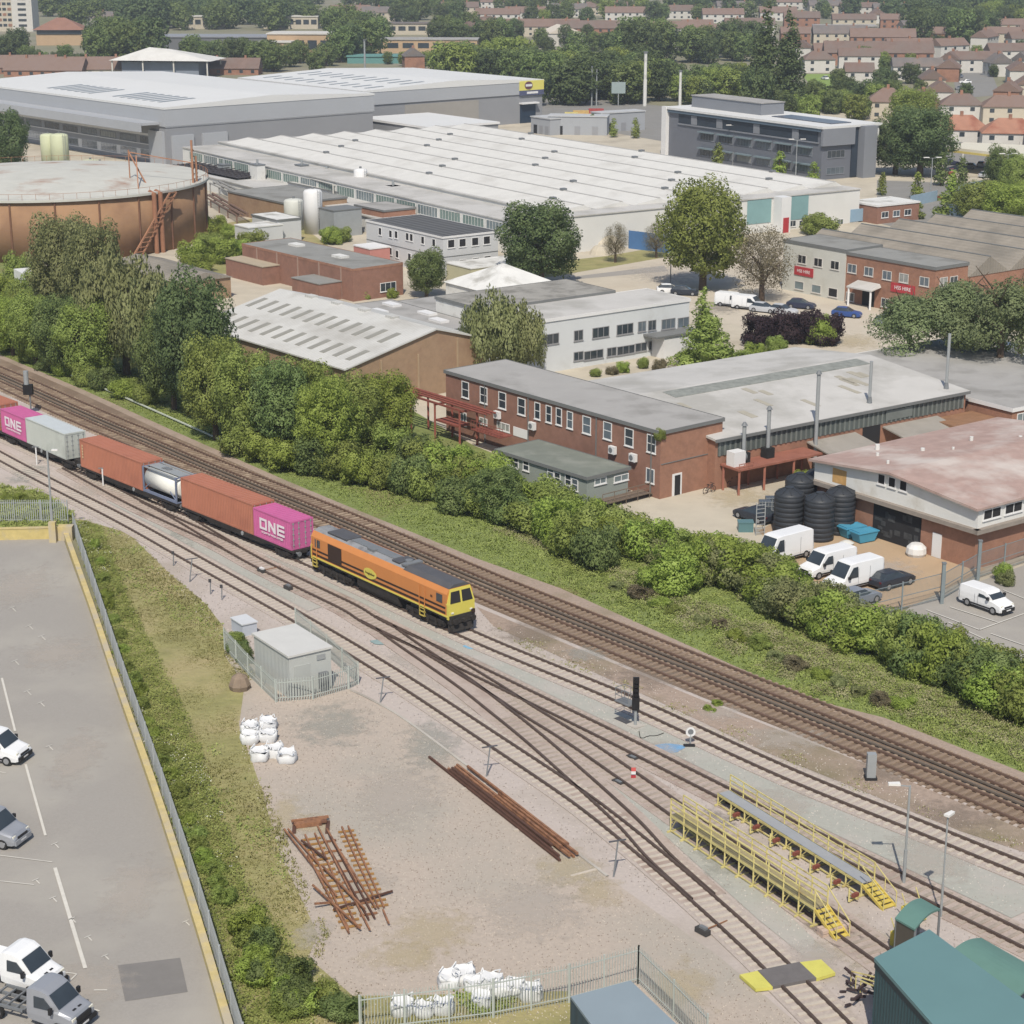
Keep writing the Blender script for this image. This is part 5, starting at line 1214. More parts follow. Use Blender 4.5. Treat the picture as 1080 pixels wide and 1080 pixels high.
q = G(56.5, 572); b = MB(); b.box(q.x - .32, q.x + .32, q.y - .3, q.y + .3, 0, 2.0); b.build('lamp_plinth', m_cap, par2)
fp = resample([G(x, y) for x, y in ((78, 563), (107, 650), (130, 720), (153.5, 787), (175.5, 850), (212, 962), (247, 1080), (268, 1150))], 4.0)
fence(fp, 2.1, 'grey palisade fence along the car park parapet')
fence([G(-40, 552), G(72, 552)], 2.4, 'grey palisade fence behind the far end of the car park', sp=.2)
def lamp(x, y, h, label, heads=1, mat=None, grp=None, arm=.6, r=.07, nm='street_lamp', az=0.0, hd=None, z=0):
    q = G(x, y, z); t = thing(nm, label, 'lamp post', tuple(q), 0, grp)
    b = MB(); b.cyl(q, q + Vector((0, 0, h * .35)), r * 1.5, n=8); b.cyl(q + Vector((0, 0, h * .35)), q + Vector((0, 0, h)), r, n=8); b.build('pole', mat or galv, t)
    for k in range(heads):
        d = Vector((math.cos(az + k * math.pi), math.sin(az + k * math.pi), 0)); e = q + d * arm + Vector((0, 0, h + .05))
        MB().bar(q + Vector((0, 0, h - .05)), e, .06).build('arm', mat or galv, t)
        b = MB(); s = .28 if hd is None else hd; b.ext([e + d * x_ + Vector((-d.y, d.x, 0)) * y_ for x_, y_ in ((-s * .6, -s * .5), (s * 1.4, -s * .35), (s * 1.4, s * .35), (-s * .6, s * .5))], (0, 0, .14)); b.build('lamp_head', M('lamp_white', C(232, 230, 226), .4, .03), t)
    return t
lamp(56.5, 570, 8.6, 'tall grey lamp post on the yellow parapet at the corner of the car park', r=.09)
lamp(953, 932, 6.4, 'lamp post with two white heads beside the teal hut', heads=1, az=math.pi, arm=.8, hd=.35)
lamp(992, 968, 6.4, 'lamp post with a single round head between the two rusty rails', heads=1, az=.8, arm=.05, hd=.35, r=.05)
# kiosk building with fence
f = corner_px(304.5, 691, 3.5, 124)
KU, KV = 5.7, 3.5
c = thing('relay_building', 'windowless pale grey steel relay building inside a small palisade fence', 'equipment building', tuple(f.o))
m_kk = M('pale_grey_steel', C(190, 194, 190), .6, .04, .5, C(176, 180, 174), .3, .3, stripe=(124, .6, .01, .03))
MB().fb(f, 0, KU, 0, KV, 0, 3.3).build('wall', m_kk, c); MB().fb(f, -.12, KU + .12, -.12, KV + .12, 3.3, 3.46).build('roof', M('pale_roof', C(206, 206, 202), .6, .04), c)
panel('door', M('door_grey', C(180, 184, 180), .5, .03), c, f, 'R', .4, 1.7, .15, 2.5, 0, .05); panel('vent', galv, c, f, 'R', 2.3, 3.0, 2.6, 3.0, 0, .06)
panel('cabinet', steel, c, f, 'R', 2.4, 3.1, .4, 1.6, .0, .35)
q = [G(x, y) for x, y in ((252, 697), (292, 741), (330, 738), (366, 728), (376, 722))]
q0 = [G(x, y) for x, y in ((237, 685), (262, 713), (291, 741), (330, 738), (368, 727), (378, 722), (345, 692), (312, 664))]
fence(q0, 1.9, 'grey green palisade fence round the relay building', mat=M('greenish_palisade', C(176, 184, 178), .6, .06, .5), sp=.2, pw=.06)
q = G(256, 672); ft = Fr(q.xy, 124); t = thing('equipment_cabinet', 'small pale blue cabinet at the corner of the relay building fence', 'cabinet', tuple(q))
MB().fb(ft, 0, 2.0, 0, 1.3, 0, 1.0).build('body', M('pale_blue_cabinet', C(186, 194, 206), .6, .05), t); MB().fb(ft, -.08, 2.08, -.08, 1.38, 1.0, 1.1).build('lid', M('pale_lid', C(206, 210, 214), .6, .04), t)
q = G(253, 727); t = tag(MB().lathe(q, [(.75, 0), (.85, .4), (.6, 1.0), (.15, 1.3)], 9).build('covered_post', M('brown_sacking', C(140, 122, 104), .9, .15, 2)), 'brown tarpaulin-covered stump outside the relay building fence', 'covered stump')

# bulk bags
def bag(x, y, label, s=1.0, grp='white bulk bags', open_=True):
    q = G(x, y); rr = random.Random(int(x * 7 + y)); n = 14; b = MB(); vs = []; Z = (0, .12, .45, .75, .92, .96)
    for z in Z:
        for i in range(n):
            t = 2 * math.pi * i / n; k = 1 / (abs(math.cos(t)) ** 5 + abs(math.sin(t)) ** 5) ** .2
            w = .46 * k * (1 + .1 * math.sin(z * 3.2)) * rr.uniform(.88, 1.14) * (.93 if z < .1 else 1)
            vs.append((q.x + w * math.cos(t) * s, q.y + w * math.sin(t) * s, z * s * .62 * rr.uniform(.82, 1.2)))
    fs = []
    for k in range(len(Z) - 1): fs += [(k * n + i, k * n + (i + 1) % n, (k + 1) * n + (i + 1) % n, (k + 1) * n + i) for i in range(n)]
    b.add(vs, fs); c0 = len(b.v); b.add([(q.x + .1 * s, q.y, .42 * s)] + vs[-n:], [(0, i + 1, (i + 1) % n + 1) for i in range(n)])
    t = thing('bulk_bag', label, 'bulk bag', tuple(q), 0, grp); b.build('sack', M('woven_white', C(226, 228, 230), .8, .05, 3), t, True)
    l = MB()
    for i in range(4):
        a = math.pi / 4 + i * math.pi / 2; p = Vector((q.x + .5 * s * math.cos(a), q.y + .5 * s * math.sin(a), .6 * s)); w = p + Vector((rr.uniform(-.1, .1), rr.uniform(-.1, .1), .22)); v = Vector((q.x + .5 * s * math.cos(a + .5), q.y + .5 * s * math.sin(a + .5), .6 * s)); l.bar(p, w, .05); l.bar(w, v, .05)
    l.build('lifting_strap', MATS['woven_white'], t)
for x, y, lb in ((264, 773, 'topmost beside the grass, in the pile below the relay building'), (283, 769, 'furthest from the grass in the pile below the relay building'), (264, 783, 'lower one touching the grass in the square pile'), (283, 781, 'lower one on the gravel side of the square pile'),
                 (274, 801, 'slumped, first in the lower row beside the grass'), (290, 797, 'in the middle of the lower row'), (303, 803, 'upright, last in the lower row towards the rail panels')):
    bag(x, y, 'white bulk bag, ' + lb, 1.25)
for i, (x, y, s, lb) in enumerate(((474, 1040, 1.2, 'first of the heap beside the yellow patch'), (489, 1036, 1.3, 'tallest at the top of the heap'), (500, 1044, 1.1, 'low and half buried in weeds'), (518, 1042, 1.2, 'leaning in the middle of the heap'), (530, 1050, 1.2, 'large one behind the fence'), (545, 1048, 1.1, 'near the end of the heap'), (560, 1053, 1.2, 'last of the heap, next to the grey blue roof'), (425, 1068, 1.2, 'alone at the hedge end of the fence'), (447, 1070, 1.0, 'small, second from the hedge end'), (468, 1067, 1.1, 'third from the hedge end, outside the heap'), (508, 1060, 1.0, 'squashed flat in front of the heap'))):
    bag(x, y, 'white bulk bag by bottom fence, ' + lb, s, 'white bulk bags at the bottom fence')
# bottom fence and grey blue roof
fence([G(380, 1092), G(520, 1074), G(600, 1058), G(673, 1038)], 2.4, 'grey palisade fence running in front of the white bags heap', mat=MATS['greenish_palisade'], sp=.17, pw=.034)
fence([G(673, 1038), G(710, 1075), G(745, 1112)], 2.4, 'grey palisade fence between the gravel yard and the grey blue roof', mat=MATS['greenish_palisade'], sp=.17, pw=.034)
f = Fr(G(601, 1052, 2.9).xy, -47)
t = thing('site_container', 'grey blue flat-roofed site container inside the bottom fence', 'container office', tuple(f.o))
fu = Fr(f.o.xy, -48); m_sb = M('blue_grey_roof', C(140, 156, 166), .6, .05, .3); m_sw = M('dark_blue_wall', C(60, 84, 98), .6, .08, stripe=(None, .3, .02, .2))
P = [G(x, y, 2.9) for x, y in ((602, 1051), (665, 1034), (745, 1110), (660, 1130))]
MB().prism([(p.x, p.y) for p in P], 2.75, 2.9).build('roof', m_sb, t); MB().prism([(p.x * .995, p.y * 1.002) for p in P], 0, 2.75).build('wall', m_sw, t)
# teal building bottom corner
P = [G(x, y, 4.6) for x, y in ((922, 1010), (980, 980), (1190, 1135), (1085, 1195))]
t = thing('teal_building', 'teal sheet metal building with a wide flat roof at the bottom corner', 'building', tuple(P[0].xy) + (0,))
m_tr = M('teal_roof', C(100, 140, 142), .5, .04, .2); m_tw = M('teal_wall', C(56, 92, 98), .6, .08, 1, stripe=(-48, .28, .02, .25))
P2 = [(p.x, p.y) for p in P]; cx = sum(p[0] for p in P2) / 4; cy = sum(p[1] for p in P2) / 4
MB().prism(P2, 4.4, 4.6).build('roof', m_tr, t); MB().prism([(cx + (p[0] - cx) * .985, cy + (p[1] - cy) * .985) for p in P2], 0, 4.05).build('wall', m_tw, t)
MB().prism([(cx + (p[0] - cx) * .995, cy + (p[1] - cy) * .995) for p in P2], 4.06, 4.4).build('dark_fascia', M('fascia_dark', C(40, 56, 62), .6, .05), t)
# small curved teal shelter
for pts, lb, h_ in ((((944, 968), (971, 947), (993, 958), (965, 980)), 'small teal shelter with a rounded roof at the end of the yellow walkway', 2.8), (((1000, 1006), (1035, 989), (1110, 1030), (1075, 1050)), 'faded teal canopy lying behind the big teal building', 1.8)):
    P = [G(x, y, h_) for x, y in pts]; t = thing('teal_shelter', lb, 'shelter', (P[0].x, P[0].y, 0)); ax = P[1] - P[0]; ay = P[3] - P[0]
    prof = []; n = 8
    prof = [P[0] + ax * (k / n) + Vector((0, 0, .28 * math.sin(math.pi * k / n))) for k in range(n + 1)]
    MB().ext([p for p in prof] + [p - Vector((0, 0, .12)) for p in prof[::-1]], ay).build('roof', M('shelter_teal', C(98, 140, 130), .6, .06, .5), t)
    b = MB()
    for p in P: q = (p - (P[0] + P[2]) / 2) * .93 + (P[0] + P[2]) / 2; b.bar((q.x, q.y, 0), (q.x, q.y, h_), .12)
    b.build('post', steel, t)
    b = MB(); q0, q1 = P[0] * .97 + P[2] * .03, P[3] * .97 + P[1] * .03; b.bar((q0.x, q0.y, h_ * .5), (q1.x, q1.y, h_ * .5), .06, h_ * .9); b.build('side_panel', M('shelter_brown', C(90, 84, 74), .8, .1), t)  # dark brown panel along one side of the shelter
for x, y, lb in ((951, 1005, 'yellow painted step block beside the teal shelter'), (962, 978, 'tilted yellow step plate beside the teal shelter')):
    q = G(x, y, 0); t = thing('yellow_steps', lb, 'steps', tuple(q)); fr = Fr(q.xy, 128); b = MB()
    for k in range(3): b.fb(fr, k * .3, k * .3 + .3, 0, 1.2, .1, .4 + k * .28)
    b.build('treads', M('step_block_yellow', C(204, 184, 56), .7, .1, 2), t); b = MB(); b.bar(fr.p(0, 0, .1), fr.p(.9, 0, 1.8), .05); b.bar(fr.p(0, 1.2, .1), fr.p(.9, 1.2, 1.8), .05); b.build('handrail', yellow, t)
q = G(905, 1052); t = thing('scrap_rack', 'yellow pipe rack with tangled hoses beside the teal building', 'rack', tuple(q)); b = MB()
for k in range(3):
    a = G(897 + k * 5, 1040 + k * 5); e = G(922 + k * 2, 1060 + k * 6 - 14); b.bar(a + Vector((0, 0, .9)), e + Vector((0, 0, .9)), .06); b.bar(a, a + Vector((0, 0, .9)), .06); b.bar(e, e + Vector((0, 0, .9)), .06)
b.build('frame', yellow, t); b = MB(); rr = random.Random(2)
for k in range(26):
    p = q + Vector((rr.uniform(-.8, 1.0), rr.uniform(-1, 1.4), rr.uniform(.1, .7))); b.bar(p, p + Vector((rr.uniform(-.5, .5), rr.uniform(-.5, .5), rr.uniform(-.1, .3))), .12)
b.build('hose', M('hose_dark', C(74, 60, 62), .8, .3, 2), t)
# yellow maintenance walkways each side of a track
def walkway(A, Bp, w, H, label, stair_px, rails_side, deckmat):
    """A, Bp: ground points of one long edge; w towards +n"""
    d = (Bp - A); L = d.length; d = d / L; n = Vector((-d.y, d.x, 0)); t = thing('maintenance_walkway', label, 'walkway', tuple(A), 0, 'yellow maintenance walkways')
    fr = lambda a, c, z: A + d * a + n * c + Vector((0, 0, z))
    b = MB(); b.hexa([fr(0, 0, H - .06), fr(L, 0, H - .06), fr(L, w, H - .06), fr(0, w, H - .06)], [fr(0, 0, H), fr(L, 0, H), fr(L, w, H), fr(0, w, H)]); b.build('deck', deckmat, t)
    b = MB()
    for c in (0, w): b.bar(fr(0, c, H - .08), fr(L, c, H - .08), .08, .16); b.bar(fr(0, c, .15), fr(L, c, .15), .08)
    b.build('beam', yellow, t)
    k = 11; st = L / (k - 1)
    for i in range(k):
        b = MB(); x = i * st
        for c in (0, w): b.bar(fr(x, c, .02), fr(x, c, H), .09)
        b.bar(fr(x, -.25, .1), fr(x, w + .25, .1), .1, .12); b.bar(fr(x, 0, H * .5), fr(x, w, H - .1), .06)
        if i < k - 1: b.bar(fr(x, 0, .15), fr(x + st * .45, 0, H - .1), .05)
        b.build('trestle', yellow, t)
    for c in rails_side:
        c *= w; b = MB()
        for z in (H + .38, H + .74, H + 1.1): b.bar(fr(0, c, z), fr(L, c, z), .07)
        for i in range(k): b.bar(fr(i * st, c, H), fr(i * st, c, H + 1.1), .08)
        b.build('handrail', yellow, t)
    # flight of stairs off the near end
    b = MB(); n_ = 6
    for i in range(n_):
        x = L + i * .32; z = H - (i + 1) * H / (n_ + 1); b.hexa([fr(x, .02, z - .05), fr(x + .34, .02, z - .05), fr(x + .34, w - .02, z - .05), fr(x, w - .02, z - .05)], [fr(x, .02, z), fr(x + .34, .02, z), fr(x + .34, w - .02, z), fr(x, w - .02, z)])
        b.hexa([fr(x, .02, z - .2), fr(x + .03, .02, z - .2), fr(x + .03, w - .02, z - .2), fr(x, w - .02, z - .2)], [fr(x, .02, z), fr(x + .03, .02, z), fr(x + .03, w - .02, z), fr(x, w - .02, z)])
    for c in (0, w): b.bar(fr(L, c, H - .1), fr(L + n_ * .33, c, .05), .06, .2)
    b.build('stair', M('stair_yellow', C(214, 190, 70), .6, .08, 2), t)
    b = MB()
    for c in (0, w): b.bar(fr(L, c, H + 1.05), fr(L + n_ * .33, c, 1.0), .055); b.bar(fr(L + n_ * .33, c, 0), fr(L + n_ * .33, c, 1.0), .055); b.bar(fr(L + n_ * .16, c, H * .5), fr(L + n_ * .16, c, H * .5 + 1.0), .05)
    b.build('stair_rail', yellow, t)
walkway(G(707, 878), G(858, 978), .95, 1.25, 'yellow steel walkway nearer the gravel yard, with handrails both sides and a stair', None, (0, 1), M('expanded_steel', C(160, 148, 110), .7, .15, 3))
walkway(G(757, 850), G(908, 946), .95, .9, 'yellow steel walkway with a wide grey deck and a solid yellow stair', None, (1,), M('grey_deck', C(158, 162, 168), .6, .06, 1))
for i, (x, y) in enumerate(((775, 865), (796, 878), (817, 892), (838, 906), (859, 920), (881, 936), (900, 950))):
    q = G(x, y); t = thing('yellow_bracket', 'yellow bracket between the walkways, %s from the crane signal end' % ('first', 'second', 'third', 'fourth', 'fifth', 'sixth', 'seventh')[i], 'bracket', tuple(q), 0, 'yellow brackets between the walkways')
    fr = Fr(q.xy, -43); b = MB(); b.bar(fr.p(0, -.5, .15), fr.p(0, .5, .15), .1); b.bar(fr.p(0, .5, .15), fr.p(0, .5, 1.0), .09); b.bar(fr.p(0, -.3, .15), fr.p(0, .5, .8), .07); b.bar(fr.p(-.3, .1, .3), fr.p(.4, .1, .3), .1)
    b.build('frame', yellow, t); MB().bar(fr.p(.15, -.2, .45), fr.p(.15, .35, .5), .2).build('clamp', m_rg, t)
for i, (x, y) in enumerate(((739, 868), (775, 860), (822, 852), (836, 850))): pass
q = G(861, 985); t = thing('timber_stack', 'small stack of pale timbers beside the yellow stair', 'timber stack', tuple(q)); fr = Fr(q.xy, 25)
for k in range(4): MB().fb(fr, 0, 1.9, (k % 2) * .35, (k % 2) * .35 + .28, .02 + (k // 2) * .24, .22 + (k // 2) * .24).build('timber', M('pale_timber', C(196, 172, 156), .9, .1, 2), t)
# main colour light signal
q = G(670, 766); t = thing('railway_signal', 'black colour light signal on a post beside the train siding', 'signal', tuple(q))
MB().cyl(q, q + Vector((0, 0, 2.2)), .11, n=10).build('post', galv, t)
b = MB(); b.box(q.x - .26, q.x + .26, q.y - .2, q.y + .2, 1.3, 2.3); b.box(q.x - .22, q.x + .22, q.y - .1, q.y + .1, 2.3, 3.75); hd = b.build('signal_head', M('signal_black', (.014, .013, .014), .6, .1), t)
for k in range(4): MB().cyl((q.x, q.y - .12, 2.5 + k * .34), (q.x, q.y - .3, 2.48 + k * .34), .13, n=10).build('lamp_hood', MATS['signal_black'], hd)
fr = Fr(q.xy, 130); b = MB(); b.fb(fr, .2, 1.7, -.5, .5, 1.55, 1.62)
for u in (.3, 1.0, 1.65):
    for v in (-.45, .45): b.bar(fr.p(u, v, 1.6), fr.p(u, v, 2.6), .04)
for z in (2.1, 2.6):
    for v in (-.45, .45): b.bar(fr.p(.3, v, z), fr.p(1.65, v, z), .04)
    b.bar(fr.p(1.65, -.45, z), fr.p(1.65, .45, z), .04)
b.build('service_cage', steel, t); MB().fb(fr, -.5, .5, -.45, .45, 0, .12).build('base', concrete, t)
b = MB(); b.fb(fr, .35, 1.9, -.3, .25, .02, .1); b.build('foot_plate', M('foot_dark', C(80, 80, 84), .8, .1), t)
cb = resample([G(x, y) for x, y in ((674, 772), (676, 780), (684, 777), (692, 777), (700, 774))], .3); mb = MB(); ribbon(mb, cb, .05, .04, .09); tag(mb.build('cable', rubber), 'black cable curling away from the foot of the signal', 'cable')
q = G(728, 786); t = thing('shunt_signal', 'small white disc signal standing low beside the pale siding', 'signal', tuple(q)); MB().cyl(q, q + Vector((0, 0, .8)), .06, n=8).build('post', galv, t)
MB().cyl(q + Vector((0, -.05, 1.0)), q + Vector((0, .05, 1.0)), .34, n=18).build('disc', white, t); MB().cyl(q + Vector((0, -.08, 1.05)), q + Vector((0, -.06, 1.05)), .2, n=14).build('disc_mark', steel, t); MB().box(q.x - .5, q.x + .3, q.y - .4, q.y - .1, 0, .16).build('base', dark, t)
q = G(668, 822); t = thing('track_marker', 'small red and white marker board between the rails', 'marker', tuple(q)); MB().box(q.x - .15, q.x + .15, q.y - .04, q.y + .04, .6, .85).build('red_panel', M('marker_red', C(220, 90, 84), .5, .05), t); MB().box(q.x - .15, q.x + .15, q.y - .04, q.y + .04, .38, .6).build('white_panel', white, t); MB().box(q.x - .16, q.x + .16, q.y - .03, q.y + .03, .0, .3).build('post', m_sr, t)
q = G(918, 822); t = thing('trackside_cabinet', 'slim grey trackside cabinet between the pale siding and the main line', 'cabinet', tuple(q)); MB().box(q.x - .3, q.x + .3, q.y - .25, q.y + .25, .2, 1.9).build('body', galv, t); MB().box(q.x - .4, q.x + .4, q.y - .35, q.y + .35, 0, .22).build('base', dark, t)
q = G(33, 437); t = thing('railway_signal', 'grey topped signal seen beyond the pale container', 'signal', tuple(q)); MB().cyl(q, q + Vector((0, 0, 2.6)), .1, n=8).build('post', steel, t); b = MB().box(q.x - .7, q.x + .4, q.y - .3, q.y + .3, 2.4, 3.6); b.build('signal_head', MATS['signal_black'], t); MB().cyl(q + Vector((-.3, 0, 3.6)), q + Vector((-.3, 0, 5.2)), .3, n=10).build('repeater', galv, t)
# little trackside lamps and bits
for i, (x, y, h_) in enumerate(((401, 741, 1.8), (513, 819, 2.0), (647, 925, 2.2), (200, 614, 2.0))):
    q = G(x, y); t = thing('point_lamp', 'grey bent-arm lamp bollard, ' + ('near the relay building fence', 'beside the rusty rail bundle', 'at the end of the yard kerb', 'beside the overgrown verge')[i], 'lamp', tuple(q), 0, 'bent-arm lamp bollards')
    b = MB(); b.bar(q, q + Vector((.25, .3, h_)), .09); b.build('post', steel, t); b = MB(); b.bar(q + Vector((-.3, .25, h_)), q + Vector((.75, .4, h_ + .1)), .1, .07); b.build('arm', M('arm_dark', C(92, 92, 98), .6, .05), t)
for i, (x, y, c_) in enumerate(((276, 604, 'black and white'), (304, 622, 'small dark'), (741, 985, 'dark'), (183, 597, 'thin dark'), (222, 627, 'thin grey'), (234, 633, 'thin grey leaning'), (667, 800, 'flat dark'), (652, 826, 'flat grey'))):
    q = G(x, y); lb = ('beside the train track near the verge', 'beside the points below the locomotive tail', 'at the end of the yard siding', 'between the verge and the lower siding', 'nearest the relay building along the verge', 'next to its taller twin by the verge', 'between the rails past the signal', 'beside the red and white marker')[i]
    t = thing('point_machine' if i in (0, 1, 2, 6, 7) else 'marker_post', c_ + (' point machine ' if i in (0, 1, 2, 6, 7) else ' marker post ') + lb, 'trackside box' if i in (0, 1, 2, 6, 7) else 'post', tuple(q))
    if i in (0, 1, 2, 6, 7):
        fr = Fr(q.xy, -50); MB().fb(fr, -.45, .45, -.2, .2, .05, .35 if i < 3 else .16).build('casing', M('machine_dark', C(70, 68, 68), .7, .1), t); MB().fb(fr, -.2, .3, -.12, .12, .36 if i < 3 else .17, .5 if i < 3 else .2).build('cover', steel if i else white, t)
        if i in (0, 2): MB().bar(fr.p(0, 0, .2), fr.p(.0, -2.0, .15), .06).build('rod', rust, t)
    else: MB().bar(q, q + Vector((.05, 0, 1.3)), .08).build('stake', steel, t); MB().box(q.x - .12, q.x + .12, q.y - .05, q.y + .03, 1.1, 1.4).build('plate', M('plate_dark', C(70, 70, 74), .6, .05), t)
for i, (x, y) in enumerate(((109, 513), (39, 490), (245, 566))): 
    if i == 2: continue
    q = G(x, y); t = thing('marker_post', 'short white post beside the train, ' + ('below the rust-orange container', 'below the pale container')[i], 'post', tuple(q)); MB().cyl(q, q + Vector((0, 0, 1.9)), .08, n=8).build('stake', white, t); MB().box(q.x - .4, q.x + .3, q.y - .08, q.y + .08, 1.9, 1.98).build('plate', steel, t)
# rusty rail bundle beside the kerb
t = thing('rail_bundle', 'long bundle of rusty rails lying beside the yard kerb', 'rail bundle', tuple(G(540, 850)))
a, e = G(480, 812), G(604, 909); d = (e - a).normalized(); n = Vector((-d.y, d.x, 0))
rr = random.Random(4)
for k in range(15):
    lay = k // 6; c = (k % 6) * .26 - .7 + lay * .1; s0 = rr.uniform(-.3, .6) + (0 if k % 5 else 6); s1 = (e - a).length - rr.uniform(0, 3) - (8 if k % 4 == 1 else 0)
    if k == 0: s0 = -2.5
    z = .06 + lay * .17
    MB().bar(a + d * s0 + n * c + Vector((0, 0, z + .08)), a + d * s1 + n * (c + rr.uniform(-.08, .08)) + Vector((0, 0, z + .08)), .14, .15).build('rail', rust if k % 3 else M('dark_rust', C(96, 66, 54), .9, .2, 2), t)
for s_ in (3, 10, 17): MB().bar(a + d * s_ - n * 1.1 + Vector((0, 0, .03)), a + d * s_ + n * 1.0 + Vector((0, 0, .03)), .2, .1).build('bearer', m_slc, t)
# dismantled track panels
m_ry = M('yellow_rust', C(168, 124, 62), .9, .2, 3)
def panel_track(p0, p1, wd, label, nsl, cols):
    a, e = G(*p0), G(*p1); d = (e - a); L = d.length; d /= L; n = Vector((-d.y, d.x, 0)); t = thing('dismantled_track', label, 'track panel', tuple(a), 0, 'dismantled track panels')
    for s_ in (-wd / 2, wd / 2): MB().bar(a + n * s_ + Vector((0, 0, .28)), e + n * s_ * .8 + Vector((0, 0, .2)), .10, .12).build('rail', cols[0], t)
    for i in range(nsl):
        q = a + d * (L * (i + .5) / nsl); MB().bar(q - n * (wd / 2 + .3) + Vector((0, 0, .12)), q + n * (wd / 2 + .3) + Vector((0, 0, .12)), .11, .10).build('steel_sleeper', cols[1], t)
panel_track((327, 884), (372, 982), .62, 'rusty track panel with yellowish sleepers, the one nearest the grass', 17, (rust, m_ry))
panel_track((364, 876), (402, 960), .4, 'narrow rusty track panel on the gravel side of the heap', 16, (rust, m_ry))
panel_track((343, 884), (392, 972), .45, 'rusty track panel lying across the middle of the heap', 8, (MATS['dark_rust'], rust))
t = thing('loose_rail_heap', 'loose rusty rails fanned out over the track panels', 'rail heap', tuple(G(345, 930)))
for p, q in (((300, 880), (355, 950)), ((304, 879), (335, 915)), ((335, 877), (390, 985)), ((325, 910), (368, 987)), ((360, 905), (396, 962)), ((345, 880), (376, 935)), ((330, 940), (380, 985)), ((352, 964), (414, 943)), ((332, 960), (352, 955)), ((404, 965), (410, 978)), ((318, 893), (345, 912)), ((340, 920), (385, 965))):
    MB().bar(G(*p) + Vector((0, 0, rr.uniform(.3, .5))), G(*q) + Vector((0, 0, rr.uniform(.15, .4))), .10, .11).build('rail', rust if rr.random() < .5 else MATS['dark_rust'], t)
t = thing('rail_offcuts', 'short stack of rusty rail offcuts at the top of the heap', 'rail stack', tuple(G(325, 872)))
a, e = G(309, 875), G(349, 870); d = (e - a); n = Vector((-d.y, d.x, 0)).normalized()
for k in range(8): MB().bar(a + d * rr.uniform(0, .3) + n * (k % 4) * .2 + Vector((0, 0, .15 + k // 4 * .16)), e - d * rr.uniform(0, .25) + n * (k % 4) * .2 + Vector((0, 0, .15 + k // 4 * .16)), .14, .15).build('rail', rust, t)
for x in (310, 345): MB().bar(G(x, 880) + Vector((0, 0, .06)), G(x + 1, 867) + Vector((0, 0, .06)), .25, .12).build('bearer', MATS['dark_rust'], t)

# ------------------------------------------------------------------ vehicles
m_chrome = M('wheel_rim', C(170, 172, 176), .4, .05, metal=.5)
m_tail = M('tail_red', C(150, 30, 30), .4, .05)
def wheels(parent, xs, w, r=.34, wd=.22):
    for x in xs:
        for s in (-1, 1):
            y = s * (w - wd / 2 + .01); o = MB().cyl((x, y - wd / 2, r), (x, y + wd / 2, r), r, n=18).build('wheel', rubber, parent)
            MB().cyl((x, s * (w + .005), r), (x, s * (w + .022), r), r * .62, n=14).build('rim', m_chrome, o)
def loft(st, mat, name, parent, smooth=True):
    """st: (x, z bottom, z belt, half width at belt, z top, half width at top)"""
    b = MB(); vs = []
    for x, z0, zb, wb, zt, wt in st:
        vs += [(x, -wb * .96, z0), (x, -wb, (z0 + zb) / 2), (x, -wb * .985, zb), (x, -wt, zt - .03), (x, -wt * .8, zt), (x, wt * .8, zt), (x, wt, zt - .03), (x, wb * .985, zb), (x, wb, (z0 + zb) / 2), (x, wb * .96, z0)]
    n = 10; fs = [tuple(range(n)), tuple(range((len(st) - 1) * n, len(st) * n))[::-1]]
    for k in range(len(st) - 1): fs += [(k * n + i, (k + 1) * n + i, (k + 1) * n + (i + 1) % n, k * n + (i + 1) % n) for i in range(n)]
    b.add(vs, fs); o = b.build(name, mat, parent)
    return o
def quadp(name, pts, mat, parent, push=.012):
    a, c, d = Vector(pts[0]), Vector(pts[1]), Vector(pts[2]); nn = (c - a).cross(d - a).normalized() * push
    P = [Vector(p) for p in pts]; return MB().hexa([p - nn for p in P], [p + nn for p in P]).build(name, mat, parent)
def car(col, label, L=4.3, W=.88, H=1.45, grp=None, nm='parked_car', cat='car'):
    r = thing(nm, label, cat, (0, 0, 0), 0, grp); h = L / 2; m = col
    loft([(-h, .35, .75, W * .86, .8, W * .8), (-h + .1, .25, .85, W * .95, .95, W * .85), (-h + .55, .2, .92, W, .99, W * .88), (h - 1.35, .2, .9, W, .96, W * .88), (h - .4, .2, .78, W * .97, .82, W * .82), (h - .05, .25, .6, W * .86, .66, W * .74), (h, .3, .5, W * .8, .55, W * .7)], m, 'body', r)
    zr = H; loft([(-h + .25, .9, .92, W * .86, .97, W * .8), (-h + .75, .9, .95, W * .9, zr - .03, W * .68), (-h + 1.6, .9, .95, W * .92, zr, W * .7), (h - 2.05, .9, .95, W * .92, zr - .06, W * .68), (h - 1.2, .88, .9, W * .9, .93, W * .8)], glass, 'greenhouse', r)
    loft([(-h + .72, zr - .05, zr - .04, W * .66, zr - .01, W * .6), (-h + 1.6, zr - .05, zr - .02, W * .71, zr + .02, W * .66), (h - 2.1, zr - .1, zr - .06, W * .69, zr - .02, W * .62)], m, 'roof', r)
    wheels(r, (-h + .8, h - .85), W); 
    for s in (-1, 1): MB().box(h - .2, h - .03, s * W * .6 - .15, s * W * .6 + .12, .5, .64).build('headlight', MATS['lamp_lens'], r); MB().box(-h - .0, -h + .12, s * W * .65 - .12, s * W * .65 + .12, .65, .82).build('tail_light', m_tail, r)
    return r
